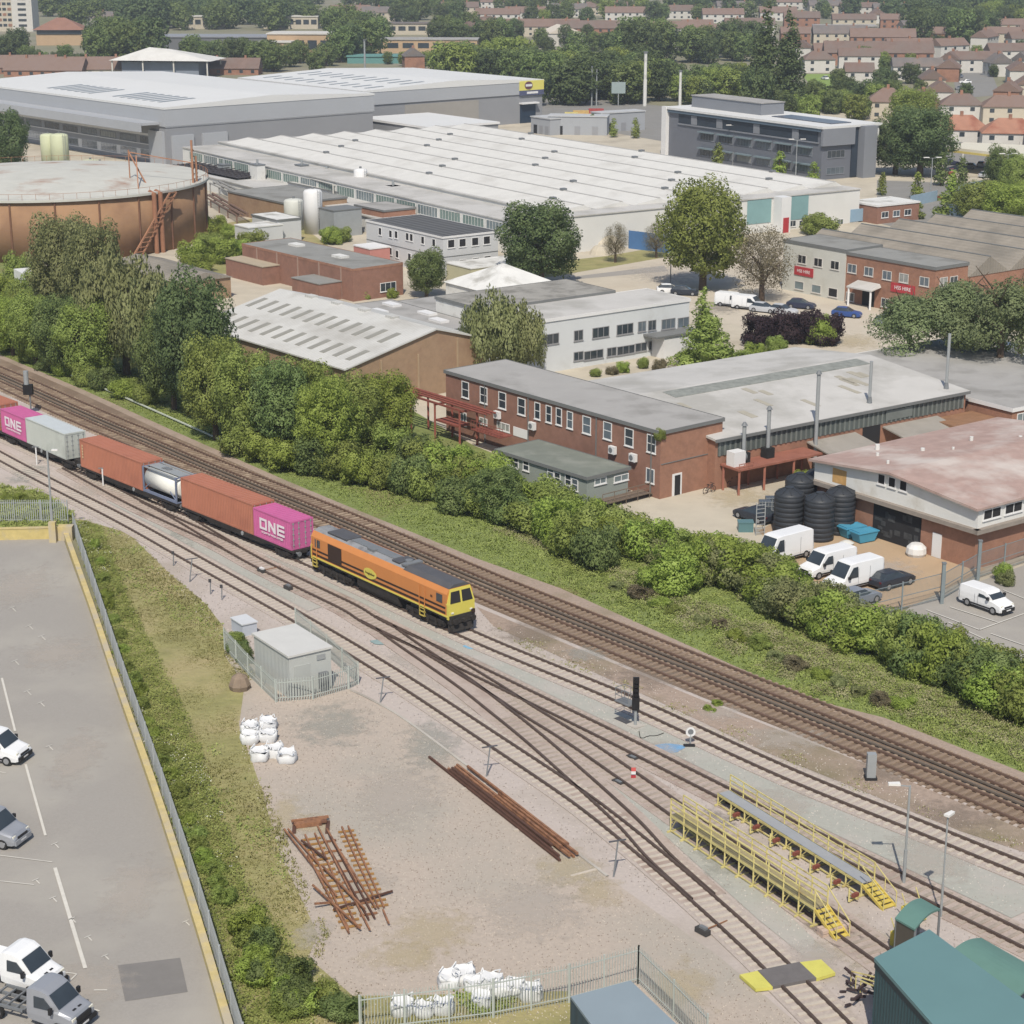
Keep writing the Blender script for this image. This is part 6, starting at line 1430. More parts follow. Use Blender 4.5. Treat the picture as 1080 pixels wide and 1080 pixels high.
def van(col, label, L=5.0, W=1.0, H=1.95, high=False, grp=None, bumper=None, nm='panel_van'):
    r = thing(nm, label, 'van', (0, 0, 0), 0, grp); h = L / 2
    loft([(-h, .35, 1.1, W * .97, H - .08, W * .84), (-h + .15, .3, 1.15, W, H, W * .88), (h - 2.3, .3, 1.15, W, H + .02, W * .88), (h - 1.75, .3, 1.1, W, H - .04, W * .86), (h - .95, .28, 1.05, W, 1.15, W * .86), (h - .2, .3, .85, W * .95, .98, W * .8), (h, .35, .65, W * .86, .72, W * .72)], col, 'body', r)
    z = H - .08
    quadp('windscreen', [(h - 1.70, -W * .78, z - .06), (h - 1.70, W * .78, z - .06), (h - 1.0, W * .84, 1.2), (h - 1.0, -W * .84, 1.2)], glass, r, .035)
    for s in (-1, 1):
        pts = [(h - 2.45, s * W * .925, H - .32), (h - 1.95, s * W * .92, H - .34), (h - 1.25, s * W * .985, 1.18), (h - 2.45, s * W * .99, 1.16)]
        quadp('side_window', pts if s < 0 else pts[::-1], glass, r, .03)
        MB().box(h - 1.45, h - 1.25, s * (W + .12) - .1, s * (W + .12) + .1, 1.15, 1.4).build('wing_mirror', black, r)
        MB().box(h - .3, h - .08, s * W * .7 - .14, s * W * .7 + .14, .72, .9).build('headlight', MATS['lamp_lens'], r)
        MB().box(-h + .5, h - .6, s * (W + .005) - .015, s * (W + .005) + .015, .38, .5).build('side_trim', bumper or black, r)
        for xx in (-h + .12, -h + 1.75, h - 2.5): MB().box(xx, xx + .02, s * (W + .004) - .008, s * (W + .004) + .008, .55, H - .45).build('door_gap', steel, r)
        MB().box(-h - .02, -h + .1, s * W * .85 - .06, s * W * .85 + .06, .8, 1.2).build('tail_light', m_tail, r)
    MB().box(h - .02, h + .03, -W * .5, W * .5, .66, .8).build('grille', black, r); MB().box(h + .08, h + .09, -.26, .26, .42, .52).build('number_plate', white, r)
    MB().box(h - .12, h + .08, -W * .82, W * .82, .3, .6).build('bumper', bumper or black, r); MB().box(-h - .06, -h + .1, -W * .92, W * .92, .3, .5).build('bumper', bumper or black, r)
    wheels(r, (-h + 1.0, h - .85), W, .34); return r
def tipper(col, label, frontmat, bed=True):
    """chassis-cab with a flat bed"""
    r = thing('flatbed_truck', label, 'pickup truck', (0, 0, 0)); W = 1.02
    loft([(.25, .55, 1.3, W * .97, 2.2, W * .84), (.55, .5, 1.3, W, 2.3, W * .88), (1.15, .45, 1.3, W, 2.28, W * .88), (1.55, .4, 1.25, W, 2.1, W * .84), (2.25, .4, 1.2, W, 1.34, W * .86), (2.95, .45, 1.0, W * .95, 1.12, W * .8), (3.1, .5, .75, W * .88, .85, W * .74)], col, 'cab', r)
    quadp('windscreen', [(1.6, -W * .76, 2.06), (1.6, W * .76, 2.06), (2.2, W * .82, 1.38), (2.2, -W * .82, 1.38)], glass, r, .035)
    for s in (-1, 1):
        pts = [(.75, s * W * .935, 1.92), (1.35, s * W * .93, 1.9), (1.95, s * W * .985, 1.33), (.75, s * W * .99, 1.3)]
        quadp('side_window', pts if s < 0 else pts[::-1], glass, r, .03); MB().box(1.85, 2.0, s * 1.2 - .1, s * 1.2 + .1, 1.25, 1.6).build('wing_mirror', black, r)
        MB().box(2.85, 3.06, s * .72 - .16, s * .72 + .16, .85, 1.02).build('headlight', MATS['lamp_lens'], r)
    MB().box(2.55, 2.75, -.35, -.1, 1.19, 1.22).box(2.55, 2.75, .1, .35, 1.19, 1.22).build('bonnet_vent', black, r)
    MB().box(3.2, 3.21, -.26, .26, .42, .53).build('number_plate', white, r); MB().box(.6, .62, -1.03, 1.03, .6, 1.25).build('door_gap', steel, r) if False else None
    MB().box(3.02, 3.14, -.6, .6, .62, .98).build('grille', black, r); MB().box(2.95, 3.2, -.95, .95, .35, .6).build('bumper', black, r)
    b = MB(); b.box(-2.6, .2, -.45, -.33, .55, .72); b.box(-2.6, .2, .33, .45, .55, .72)
    if bed:
        b.build('chassis', m_under, r); b = MB(); b.box(-2.75, .15, -1.02, 1.02, .85, .95)
        for y in (-1.02, .98): b.box(-2.75, .15, y, y + .04, .95, 1.32)
        b.box(-2.79, -2.75, -1.02, 1.02, .95, 1.32); b.build('flat_bed', col, r)
    else:
        for x in (-2.5, -1.9, -1.3, -.7, -.2): b.box(x, x + .1, -.9, .9, .72, .8)
        b.box(-2.5, -.1, -.92, -.82, .72, .86); b.box(-2.5, -.1, .82, .92, .72, .86); b.build('chassis', steel, r)
    wheels(r, (-1.7, 2.2), 1.0, .36); return r
def put_px(r, x, y, heading, z=.06): q = G(x, y, z); r.location = (q.x, q.y, z); r.rotation_euler = (0, 0, R(heading)); return r
def head(p, q, z=0):
    a, b = G(*p), G(*q); d = b - a; return math.degrees(math.atan2(d.y, d.x))
m_wv = M('van_white', C(236, 238, 240), .35, .02, 1); m_sv = M('van_silver', C(168, 172, 180), .35, .04, 1, metal=.3)
v = van(m_wv, 'white van at the edge of the car park, topmost of the four vehicles', 5.5, 1.02, 2.0, nm='white_van'); put_px(v, -10, 798, -18)
v = van(m_sv, 'silver van parked below the white van in the car park', 5.5, 1.02, 2.0, bumper=m_sv, nm='silver_van'); put_px(v, -15, 884, -20)
v = tipper(m_wv, 'white flatbed truck with a black grille, beside the silver chassis truck', black); put_px(v, 10, 1034, -24)
v = tipper(m_sv, 'silver chassis truck with a dark roof panel and a bare frame behind the cab', m_sv, False); put_px(v, 38, 1072, -24)
MB().hexa([(.62, -.7, 2.3), (1.35, -.7, 2.28), (1.35, .7, 2.28), (.62, .7, 2.3)], [(.66, -.66, 2.42), (1.3, -.66, 2.4), (1.3, .66, 2.4), (.66, .66, 2.42)]).build('roof_panel', steel, v)
hd = head((1015.6, 638.3), (1046.7, 649.4))
v = van(m_wv, 'white van parked alone in the marked bays beyond the mesh fence', 4.6, .92, 1.75, nm='white_van'); put_px(v, 1040, 641, hd)
# yard of the garage
for x, y, L, hh, lb in ((824, 590, 6.3, 2.55, 'long high-roofed white van with blue windscreen cover beside the black tanks'), (872, 604, 5.4, 2.2, 'white van in the middle of the brown yard row'), (899, 618, 5.6, 2.4, 'white van next to the dark car by the mesh fence')):
    v = van(m_wv, lb, L, 1.0, hh, nm='white_van'); put_px(v, x, y, 214 if x > 830 else 218)
    if x == 824: quadp('windscreen_cover', [(L / 2 - 1.62, -.8, hh - .12), (L / 2 - 1.62, .8, hh - .12), (L / 2 - .92, .86, 1.2), (L / 2 - .92, -.86, 1.2)], M('pale_blue_cover', C(160, 190, 215), .7, .05), v, .06)
m_dk = M('car_dark_blue', C(52, 58, 70), .3, .05); put_px(car(m_dk, 'dark blue car between the white vans and the mesh fence'), 941, 617, 36)
put_px(car(M('car_grey', C(128, 136, 150), .3, .05), 'grey car behind the hedge, partly hidden by the mesh fence'), 905, 636, 36)
m_ct = M('car_teal', C(90, 130, 135), .4, .05); q = G(786, 560); t = thing('storage_bin', 'small teal storage bin half hidden by the hedge beside the ladder', 'bin', tuple(q)); MB().box(q.x - .7, q.x + .7, q.y - .5, q.y + .5, 0, .9).build('body', m_ct, t); MB().box(q.x - .75, q.x + .75, q.y - .55, q.y + .55, .9, 1.0).build('lid', m_ct, t)
put_px(car(m_dk, 'dark saloon in the shade behind the hedge and the tanks'), 795, 548, 130)
# cars by the white office and red sign offices
rows = [((707, 309), 0, 'van_white', 'white pickup parked behind the white office roof'), ((722, 311), -10, 'car_dark_blue', 'dark car beside the white pickup behind the white office'), ((772, 323), -30, 'van_white', 'white van under the brown tree', 1), ((790, 326), -30, 'van_white', 'white van, second under the brown tree', 1), ((806, 329), -30, 'car_silver', 'silver car beyond the purple tree'), ((845, 325), -25, 'car_navy', 'dark blue estate car in front of the white painted block'), ((893, 334), -25, 'car_blue', 'bright blue car by the porch of the orange brick office'), ((935, 342), 40, 'car_grey', 'grey car at the corner of the orange brick office'), ((826, 331), -30, 'car_silver', 'silver hatchback behind the dark purple tree top')]
M('car_silver', C(190, 194, 200), .35, .05); M('car_navy', C(56, 62, 84), .3, .05); M('car_blue', C(52, 84, 150), .3, .05); M('car_red', C(170, 50, 60), .35, .05)
for it in rows:
    o = van(MATS[it[2]], it[3], 5.0, 1.0, 2.1) if len(it) > 4 else car(MATS[it[2]], it[3])
    put_px(o, *it[0], it[1], .03)
put_px(car(MATS['car_red'], 'magenta red car parked on the far road by the small trees', 4.4), 982, 211, 0, .03)
for x, y, c_, lb in ((970, 400, 'van_white', 'white van in the shade under the pine trees, furthest from the lamp'), (1000, 398, 'car_silver', 'silver car in the shade under the pine trees'), (1062, 378, 'van_white', 'pale van seen through the trunks of the pine trees')):
    put_px(van(MATS[c_], lb, 5.2, 1.0, 2.1) if c_ == 'van_white' else car(MATS[c_], lb), x, y, 120, .03)
ye = thing('yellow_skip_lorry', 'yellow trailer body in the shade under the pine trees', 'trailer', (0, 0, 0)); MB().box(-4.5, 4.5, -1.2, 1.2, 1.0, 2.2).build('body', M('trailer_yellow', C(200, 186, 50), .6, .08), ye); MB().box(-4.4, 4.4, -.5, .5, .6, 1.0).build('chassis', m_under, ye); wheels(ye, (-3.2, -2.2, 3.2), 1.1, .45); put_px(ye, 1050, 402, -48)
ye = thing('dark_trailer', 'dark flat trailer beside the yellow trailer body', 'trailer', (0, 0, 0)); MB().box(-4.5, 4.5, -1.2, 1.2, 1.0, 1.3).build('deck', m_under, ye); MB().box(-4.4, -4.3, -1.2, 1.2, 1.3, 2.4).build('headboard', m_under, ye); wheels(ye, (-3.2, -2.2, 3.2), 1.1, .45); put_px(ye, 1015, 396, -48)
# skips and other yard things
def skip(x, y, hd, label, mat, s=1.0):
    r = thing('waste_skip', label, 'skip', (0, 0, 0), 0, None); b = MB()
    b.hexa([(-.9, -.55, .1), (.9, -.55, .1), (.9, .55, .1), (-.9, .55, .1)], [(-1.25, -.7, 1.1), (1.25, -.7, 1.1), (1.25, .7, 1.1), (-1.25, .7, 1.1)]); b.build('body', mat, r)
    b = MB(); b.box(-1.3, 1.3, -.76, -.66, 1.05, 1.15); b.box(-1.3, 1.3, .66, .76, 1.05, 1.15); b.box(-1.3, -1.2, -.66, .66, 1.05, 1.15); b.box(1.2, 1.3, -.66, .66, 1.05, 1.15); b.build('rim', mat, r)
    MB().hexa([(-1.2, -.66, 1.12), (.0, -.66, 1.12), (.0, .66, 1.12), (-1.2, .66, 1.12)], [(-1.2, -.66, 1.3), (.0, -.66, 1.16), (.0, .66, 1.16), (-1.2, .66, 1.3)]).build('lid', mat, r); r.scale = (s, s, s); put_px(r, x, y, hd, .03)
m_sk = M('skip_cyan', C(64, 160, 196), .6, .06)
skip(898, 566, 30, 'bright blue waste skip with its lid up, nearer the black tanks', m_sk, .95); skip(911, 571, 30, 'bright blue waste skip nearer the dark doorway', m_sk, .95)
q = G(966, 586); t = tag(MB().lathe(q, [(.8, 0), (.95, .3), (.9, .8), (.55, 1.15), (.05, 1.2)], 12).build('covered_machine', M('white_cover', C(220, 220, 218), .7, .05)), 'white dome-shaped covered machine in front of the garage side door', 'covered machine')
q = G(893, 574); tag(MB().lathe(q, [(.5, 0), (.7, .15), (.3, .35), (.05, .4)], 9).build('white_sack', M('sack_white', C(210, 210, 205), .8, .06)), 'flattened white sack on the ground beside the blue skips', 'sack')
fr = Fr(G(797, 565).xy, 20); t = thing('access_ladder', 'grey steel access ladder standing beside the black tanks', 'ladder', tuple(fr.o)); b = MB()
for u in (0, .9): b.bar(fr.p(u, 0, 0), fr.p(u, 0, 3.2), .08)
for k in range(8): b.bar(fr.p(0, 0, .3 + k * .38), fr.p(.9, 0, .3 + k * .38), .06)
b.build('frame', galv, t)
for i, (x, y) in enumerate(((806, 548), (813, 544))):
    q = G(x, y); t = thing('intermediate_bulk_container', 'caged grey plastic tank %s' % ('next to the steel ladder', 'behind the steel ladder, touching the black tanks'), 'caged tank', tuple(q), 0, 'caged tanks') if False else thing('caged_tank', ('caged grey plastic tank next to the steel ladder', 'caged grey plastic tank behind the steel ladder, touching the black tanks')[i], 'caged tank', tuple(q))
    MB().box(q.x - .55, q.x + .55, q.y - .5, q.y + .5, .15, 1.9).build('bottle', M('cage_grey', C(86, 96, 108), .6, .1), t); b = MB()
    for k in range(5): b.bar((q.x - .6 + .3 * k, q.y - .55, .1), (q.x - .6 + .3 * k, q.y - .55, 2.0), .04)
    for k in range(5): b.bar((q.x - .6, q.y - .55, .3 + .4 * k), (q.x + .6, q.y - .55, .3 + .4 * k), .04)
    b.build('cage', galv, t)
for i, (x, y, lb) in enumerate(((748, 520, 'bicycle leaning on the orange end wall of the brick office'), (773, 513, 'bicycle parked under the orange steel platform'))):
    q = G(x, y); t = thing('bicycle', lb, 'bicycle', tuple(q)); d = FC.v
    for s_ in (-.55, .55):
        c_ = q + d * s_ + Vector((0, 0, .34)); b = MB(); n = 16
        for k in range(n): a0, a1 = 2 * math.pi * k / n, 2 * math.pi * (k + 1) / n; b.bar(c_ + d * .33 * math.cos(a0) + Vector((0, 0, .33 * math.sin(a0))), c_ + d * .33 * math.cos(a1) + Vector((0, 0, .33 * math.sin(a1))), .05)
        b.build('wheel', rubber, t)
    b = MB(); P = lambda x_, z_: q + d * x_ + Vector((0, 0, z_)); b.bar(P(-.55, .34), P(-.1, .35), .05); b.bar(P(-.1, .35), P(-.2, .85), .05); b.bar(P(-.2, .8), P(.4, .85), .05); b.bar(P(-.1, .35), P(.4, .85), .05); b.bar(P(.4, .95), P(.55, .34), .05); b.bar(P(-.55, .34), P(-.2, .8), .04); b.build('frame', m_dk, t)
    MB().bar(P(-.32, .92), P(-.1, .94), .12, .06).build('saddle', black, t); MB().bar(P(.4, .98) - FC.u * .28, P(.4, .98) + FC.u * .28, .05).build('handlebar', black, t)
# mesh fences of the parking lot
m_mf = M('mesh_fence_grey', C(128, 140, 144), .6, .06)
fence([G(905, 655), G(995, 632), G(1032, 610), G(1110, 584)], 2.4, 'tall grey mesh fence with posts between the brown yard and the marked bays', name='mesh_fence', mat=m_mf, sp=.14, pw=.016, ps=4.2, rails=(.2, 1.2, -.03), wire=True, post=.12)
for x, y, lb in ((993, 637, 'where the mesh fence turns'), (1031, 612, 'halfway along the mesh fence')):
    q = G(x, y); t = thing('gate_post', 'thick grey gate post ' + lb, 'gate post', tuple(q)); MB().box(q.x - .14, q.x + .14, q.y - .14, q.y + .14, 0, 3.6).build('post', m_mf, t); MB().box(q.x - .18, q.x + .18, q.y - .18, q.y + .18, 3.6, 3.7).build('cap', steel, t)
# low white pipe along the embankment
P = resample([G(x, y) for x, y in ((42, 384), (60, 392), (90, 404), (130, 421), (155, 432), (200, 452), (240, 470))], 1.5); mb = MB(); ribbon(mb, [p + Vector((0, 0, .25)) for p in P], .16, 0, .14); tag(mb.build('cable_trough', M('pale_pipe', C(196, 204, 190), .7, .05)), 'long pale cable pipe running through the embankment grass', 'pipe')
# blue and white plant behind the trees at the far edge
q = G(35, 300); t = thing('parked_lorry', 'white and blue lorry seen between the trees below the gasholder', 'lorry', (0, 0, 0)); MB().box(-3.2, 1.4, -1.2, 1.2, .9, 3.0).build('box_body', white, t); MB().box(1.6, 3.3, -1.15, 1.15, .6, 2.7).build('cab', m_wv, t); MB().box(3.31, 3.34, -1.0, 1.0, 1.7, 2.5).build('windscreen', glass, t); MB().box(-3.2, 3.2, -.5, .5, .5, .9).build('chassis', m_under, t); wheels(t, (-2.2, 2.4), 1.15, .48); put_px(t, 30, 306, -60)
q = G(28, 316); t = thing('blue_tarpaulin_load', 'blue covered load beside the lorry below the gasholder', 'covered load', tuple(q)); MB().lathe(q, [(1.6, 0), (1.7, .8), (1.2, 1.5), (.1, 1.8)], 10).build('cover', M('tarp_blue', C(70, 100, 160), .6, .1), t)
# ------------------------------------------------------------------ vegetation
ORD = 'first second third fourth fifth sixth seventh eighth ninth tenth eleventh twelfth thirteenth fourteenth fifteenth sixteenth seventeenth eighteenth nineteenth twentieth'.split()
TENS = {2: 'twenty', 3: 'thirty', 4: 'forty', 5: 'fifty', 6: 'sixty', 7: 'seventy', 8: 'eighty', 9: 'ninety'}
def nth(i):
    if i < 20: return ORD[i]
    t, u = divmod(i + 1, 10); 
    if t > 9: return 'hundred and ' + nth(i - 100)
    return (TENS[t] + '-' + ORD[u - 1]) if u else TENS[t][:-1] + 'ieth'
def leaves(blobs, n, size, seed, flat=0.0, droop=0.0, shellp=.55):
    """leaf quads scattered through a set of ellipsoids, mostly near their skins, facing roughly outward"""
    g = np.random.default_rng(seed); B = np.array(blobs, float)          # cx cy cz rx ry rz
    wt = (B[:, 3] * B[:, 4] + B[:, 3] * B[:, 5] + B[:, 4] * B[:, 5]); k = g.choice(len(B), n, p=wt / wt.sum())
    d = g.normal(size=(n, 3)); d /= np.linalg.norm(d, axis=1)[:, None]
    rad = np.where(g.random(n) < shellp, g.uniform(.82, 1.04, n), g.uniform(.3, .95, n))
    rad *= 1 + .16 * np.sin(d[:, 0] * 7 + k) * np.cos(d[:, 1] * 6 + d[:, 2] * 5 + k * 2)
    c = B[k, :3] + d * B[k, 3:6] * rad[:, None]
    nn = d * .9 + g.normal(size=(n, 3)) * .48; nn[:, 2] += .35 + flat
    nn /= np.linalg.norm(nn, axis=1)[:, None]
    a = np.cross(nn, g.normal(size=(n, 3))); a /= np.linalg.norm(a, axis=1)[:, None]; b = np.cross(nn, a)
    if droop:
        a = np.tile(np.array([[0, 0, 1.0]]), (n, 1)) * (1 + droop) + g.normal(size=(n, 3)) * .25; b = np.cross(a, d + g.normal(size=(n, 3)) * .4); b /= np.linalg.norm(b, axis=1)[:, None]
    s = size * g.uniform(.5, 1.4, n)[:, None]
    gap = np.sin(c[:, 0] * 1.25 + seed) * np.sin(c[:, 1] * 1.15 + seed * 2) * np.sin(c[:, 2] * 1.35 + seed * 3); kp = gap < .42
    sn = d * .95 + g.normal(size=(n, 3)) * .22; sn[:, 2] += .25; sn /= np.linalg.norm(sn, axis=1)[:, None]; c, a, b, s, sn = c[kp], a[kp], b[kp], s[kp], sn[kp]
    SN[seed] = sn
    v = np.stack([c - a * s * .5, c + b * s * .34 - a * s * .06, c + a * s * .5, c - b * s * .34 + a * s * .06], 1).reshape(-1, 3)
    return v
SN = {}
def mesh_quads(name, v, mat, sn=None):
    n = len(v) // 4; me = bpy.data.meshes.new(name)
    if sn is not None:
        q = v.reshape(-1, 4, 3).copy(); gn = np.cross(q[:, 1] - q[:, 0], q[:, 3] - q[:, 0]); fl = (gn * sn).sum(1) < 0; q[fl] = q[fl][:, ::-1]; v = q.reshape(-1, 3)
    me.vertices.add(len(v)); me.vertices.foreach_set('co', v.astype(np.float32).ravel())
    me.loops.add(4 * n); me.loops.foreach_set('vertex_index', np.arange(4 * n, dtype=np.int32))
    me.polygons.add(n); me.polygons.foreach_set('loop_start', np.arange(0, 4 * n, 4, dtype=np.int32))
    try: me.polygons.foreach_set('loop_total', np.full(n, 4, dtype=np.int32))
    except Exception: pass
    me.update(calc_edges=True); me.materials.append(mat)
    if sn is not None: me.normals_split_custom_set_from_vertices(np.repeat(sn, 4, axis=0).astype(float).tolist())
    return me
def blobs_round(seed, R_=5.0, H=10.0, base=2.2, n=15, sc=1.0):
    g = random.Random(seed); out = [(0, 0, base + (H - base) * .5, R_ * .74, R_ * .74, (H - base) * .46)]
    for i in range(n):
        t = (i + .5) / n; z = base + (H - base) * (.12 + .80 * t); prof = math.sqrt(max(.05, 1 - (2 * (.12 + .80 * t) - 1) ** 2)) * (1 if t > .3 else .95)
        a = i * 2.4 + g.uniform(-.4, .4); rr = R_ * prof * g.uniform(.48, .66); s = R_ * g.uniform(.27, .46) * sc; rr *= 1 + (1 - sc) * .5
        out.append((rr * math.cos(a), rr * math.sin(a), z, s, s, s * g.uniform(.75, 1)))
    return out
def blobs_bush(seed, R_=2.5, H=3.4, n=9, sc=1.0):
    g = random.Random(seed); out = [(0, 0, H * .38, R_ * .7, R_ * .7, H * .4)]
    for i in range(n):
        a = i * 2.4 + g.uniform(-.5, .5); rr = R_ * g.uniform(.3, .72); s = R_ * g.uniform(.28, .45) * sc; out.append((rr * math.cos(a), rr * math.sin(a), H * g.uniform(.25, .8) * (1.05 - .3 * rr / R_), s, s, s * g.uniform(.7, 1.1)))
    return out
def blobs_willow(seed, R_=4.2, H=11.0):
    g = random.Random(seed); out = []
    for i in range(17):
        a = i * 2.4 + g.uniform(-.3, .3); rr = R_ * math.sqrt((i + .5) / 17) * .85; zt = H * (1 - .32 * (rr / R_) ** 2) * g.uniform(.88, 1); L = (zt - 1.2) * g.uniform(.32, .48)
        out.append((rr * math.cos(a), rr * math.sin(a), zt - L, R_ * .26, R_ * .26, L))
    return out
def blobs_cone(seed, R_=2.6, H=10.0, n=13, k=1.0):
    g = random.Random(seed); out = []
    for i in range(n):
        t = i / (n - 1); z = H * (.1 + .86 * t); r = R_ * (1 - t) ** k * .9 + R_ * .12
        for q in range(3 if t < .75 else 1): a = g.uniform(0, 6.28); out.append((r * .45 * math.cos(a), r * .45 * math.sin(a), z, r * .72, r * .72, H * .075))
    return out
def blobs_pine(seed, R_=5.0, H=11.0):
    g = random.Random(seed); out = []
    for i in range(22):
        a = i * 2.4; rr = R_ * g.uniform(.15, .85); z = H * (.9 - .66 * (rr / R_) ** 1.4 * g.uniform(.4, 1.2)); s = R_ * g.uniform(.32, .48); out.append((rr * math.cos(a), rr * math.sin(a), z, s, s, s * .75))
    return out
def blobs_col(seed, R_=1.6, H=6.0):
    return [(0.15 * math.sin(i * 2), .15 * math.cos(i * 3), H * (.15 + .75 * i / 6), R_ * (1 - .5 * (i / 6) ** 2) * .8, R_ * (1 - .5 * (i / 6) ** 2) * .8, H * .14) for i in range(7)]
SHP = {}
def crown_mesh(kind, leaf, v):
    key = (kind, leaf, v)
    if key not in SHP:
        sd = hash_(kind) * 31 + v
        if kind == 'round': q = leaves(blobs_round(sd, base=1.3, n=34, sc=.8), 30000, .26, sd, shellp=.8)
        elif kind == 'far': q = leaves(blobs_round(sd, n=16, base=.3, sc=.9), 4600, .60, sd, shellp=.8)
        elif kind == 'sparse': q = leaves(blobs_round(sd, n=24, base=1.6), 13000, .19, sd, shellp=.4)
        elif kind == 'bush': q = leaves(blobs_bush(sd, n=20, sc=.85), 9500, .20, sd, shellp=.8)
        elif kind == 'willow': q = leaves(blobs_willow(sd), 20000, .23, sd, droop=.45, shellp=.75)
        elif kind == 'cone': q = leaves(blobs_cone(sd), 15000, .25, sd, shellp=.8)
        elif kind == 'redwood': q = leaves(blobs_cone(sd, 4.2, 28, 17, .7), 8000, .7, sd)
        elif kind == 'pine': q = leaves(blobs_pine(sd), 24000, .25, sd, shellp=.75)
        else: q = leaves(blobs_col(sd), 900, .42, sd)
        SHP[key] = mesh_quads('crown', q, LEAF[leaf], SN[sd])
    return SHP[key]
def hash_(s): return sum(ord(c) * (i + 3) for i, c in enumerate(s)) % 97
DIM = {'round': (5, 10), 'far': (5, 10), 'sparse': (5, 10), 'bush': (2.5, 3.4), 'willow': (4.2, 11), 'cone': (2.6, 10), 'redwood': (4.2, 28), 'pine': (5, 11), 'col': (1.6, 6)}
TRK = {}
def trunk_mesh(kind):
    if kind not in TRK:
        R_, H = DIM[kind]; g = random.Random(9); b = MB(); t0 = .09 * R_ if kind not in ('redwood',) else .5
        z1 = H * (.5 if kind in ('round', 'far', 'sparse', 'willow') else .8)
        b.cyl((0, 0, -.2), (0, 0, z1 * .5), t0, t0 * .75, 8); b.cyl((0, 0, z1 * .5), (.1, .1, z1), t0 * .75, t0 * .4, 7)
        for i in range(7 if kind in ('round', 'far', 'sparse', 'willow', 'pine') else 0):
            a = i * 2.4; zz = z1 * (.45 + .08 * i) if kind != 'pine' else H * (.5 + .05 * i); b.cyl((0, 0, zz), (R_ * .55 * math.cos(a), R_ * .55 * math.sin(a), zz + H * .22 * (1 if kind != 'pine' else .6)), t0 * .42, t0 * .12, 5)
            a += .5; b.cyl((R_ * .25 * math.cos(a - .5), R_ * .25 * math.sin(a - .5), zz + H * .1), (R_ * .6 * math.cos(a), R_ * .6 * math.sin(a), zz + H * .3), t0 * .22, t0 * .06, 4)
        o = b.build('trunk', trunkm); TRK[kind] = o.data; bpy.data.objects.remove(o)
    return TRK[kind]
def tree(x, y, r, h, kind, leaf, label, name='tree', group=None, world=None, v=None, cat='tree'):
    q = world or G(x, y); R_, H = DIM[kind]; rt = thing(name, label, cat, (q.x, q.y, 0), random.uniform(0, 6.28), group); rt.scale = (r / R_, r / R_, h / H)
    if kind == 'far': leaf = {'dark': 'deep', 'mid': 'dark', 'bright': 'mid'}[leaf]
    c = bpy.data.objects.new('crown', crown_mesh(kind, leaf, random.randrange(3) if v is None else v)); COL.objects.link(c); c.parent = rt
    t = bpy.data.objects.new('trunk', trunk_mesh(kind)); COL.objects.link(t); t.parent = rt
    return rt
def shrub(q, r, h, leaf, label, group, name='shrub'):
    o = bpy.data.objects.new(name, crown_mesh('bush', leaf, random.randrange(5))); COL.objects.link(o); o.location = (q.x, q.y, -.1); o.rotation_euler = (0, 0, random.uniform(0, 6.28)); o.scale = (r / 2.5, r / 2.5, h / 3.4)
    return tag(o, label, 'shrub', group)
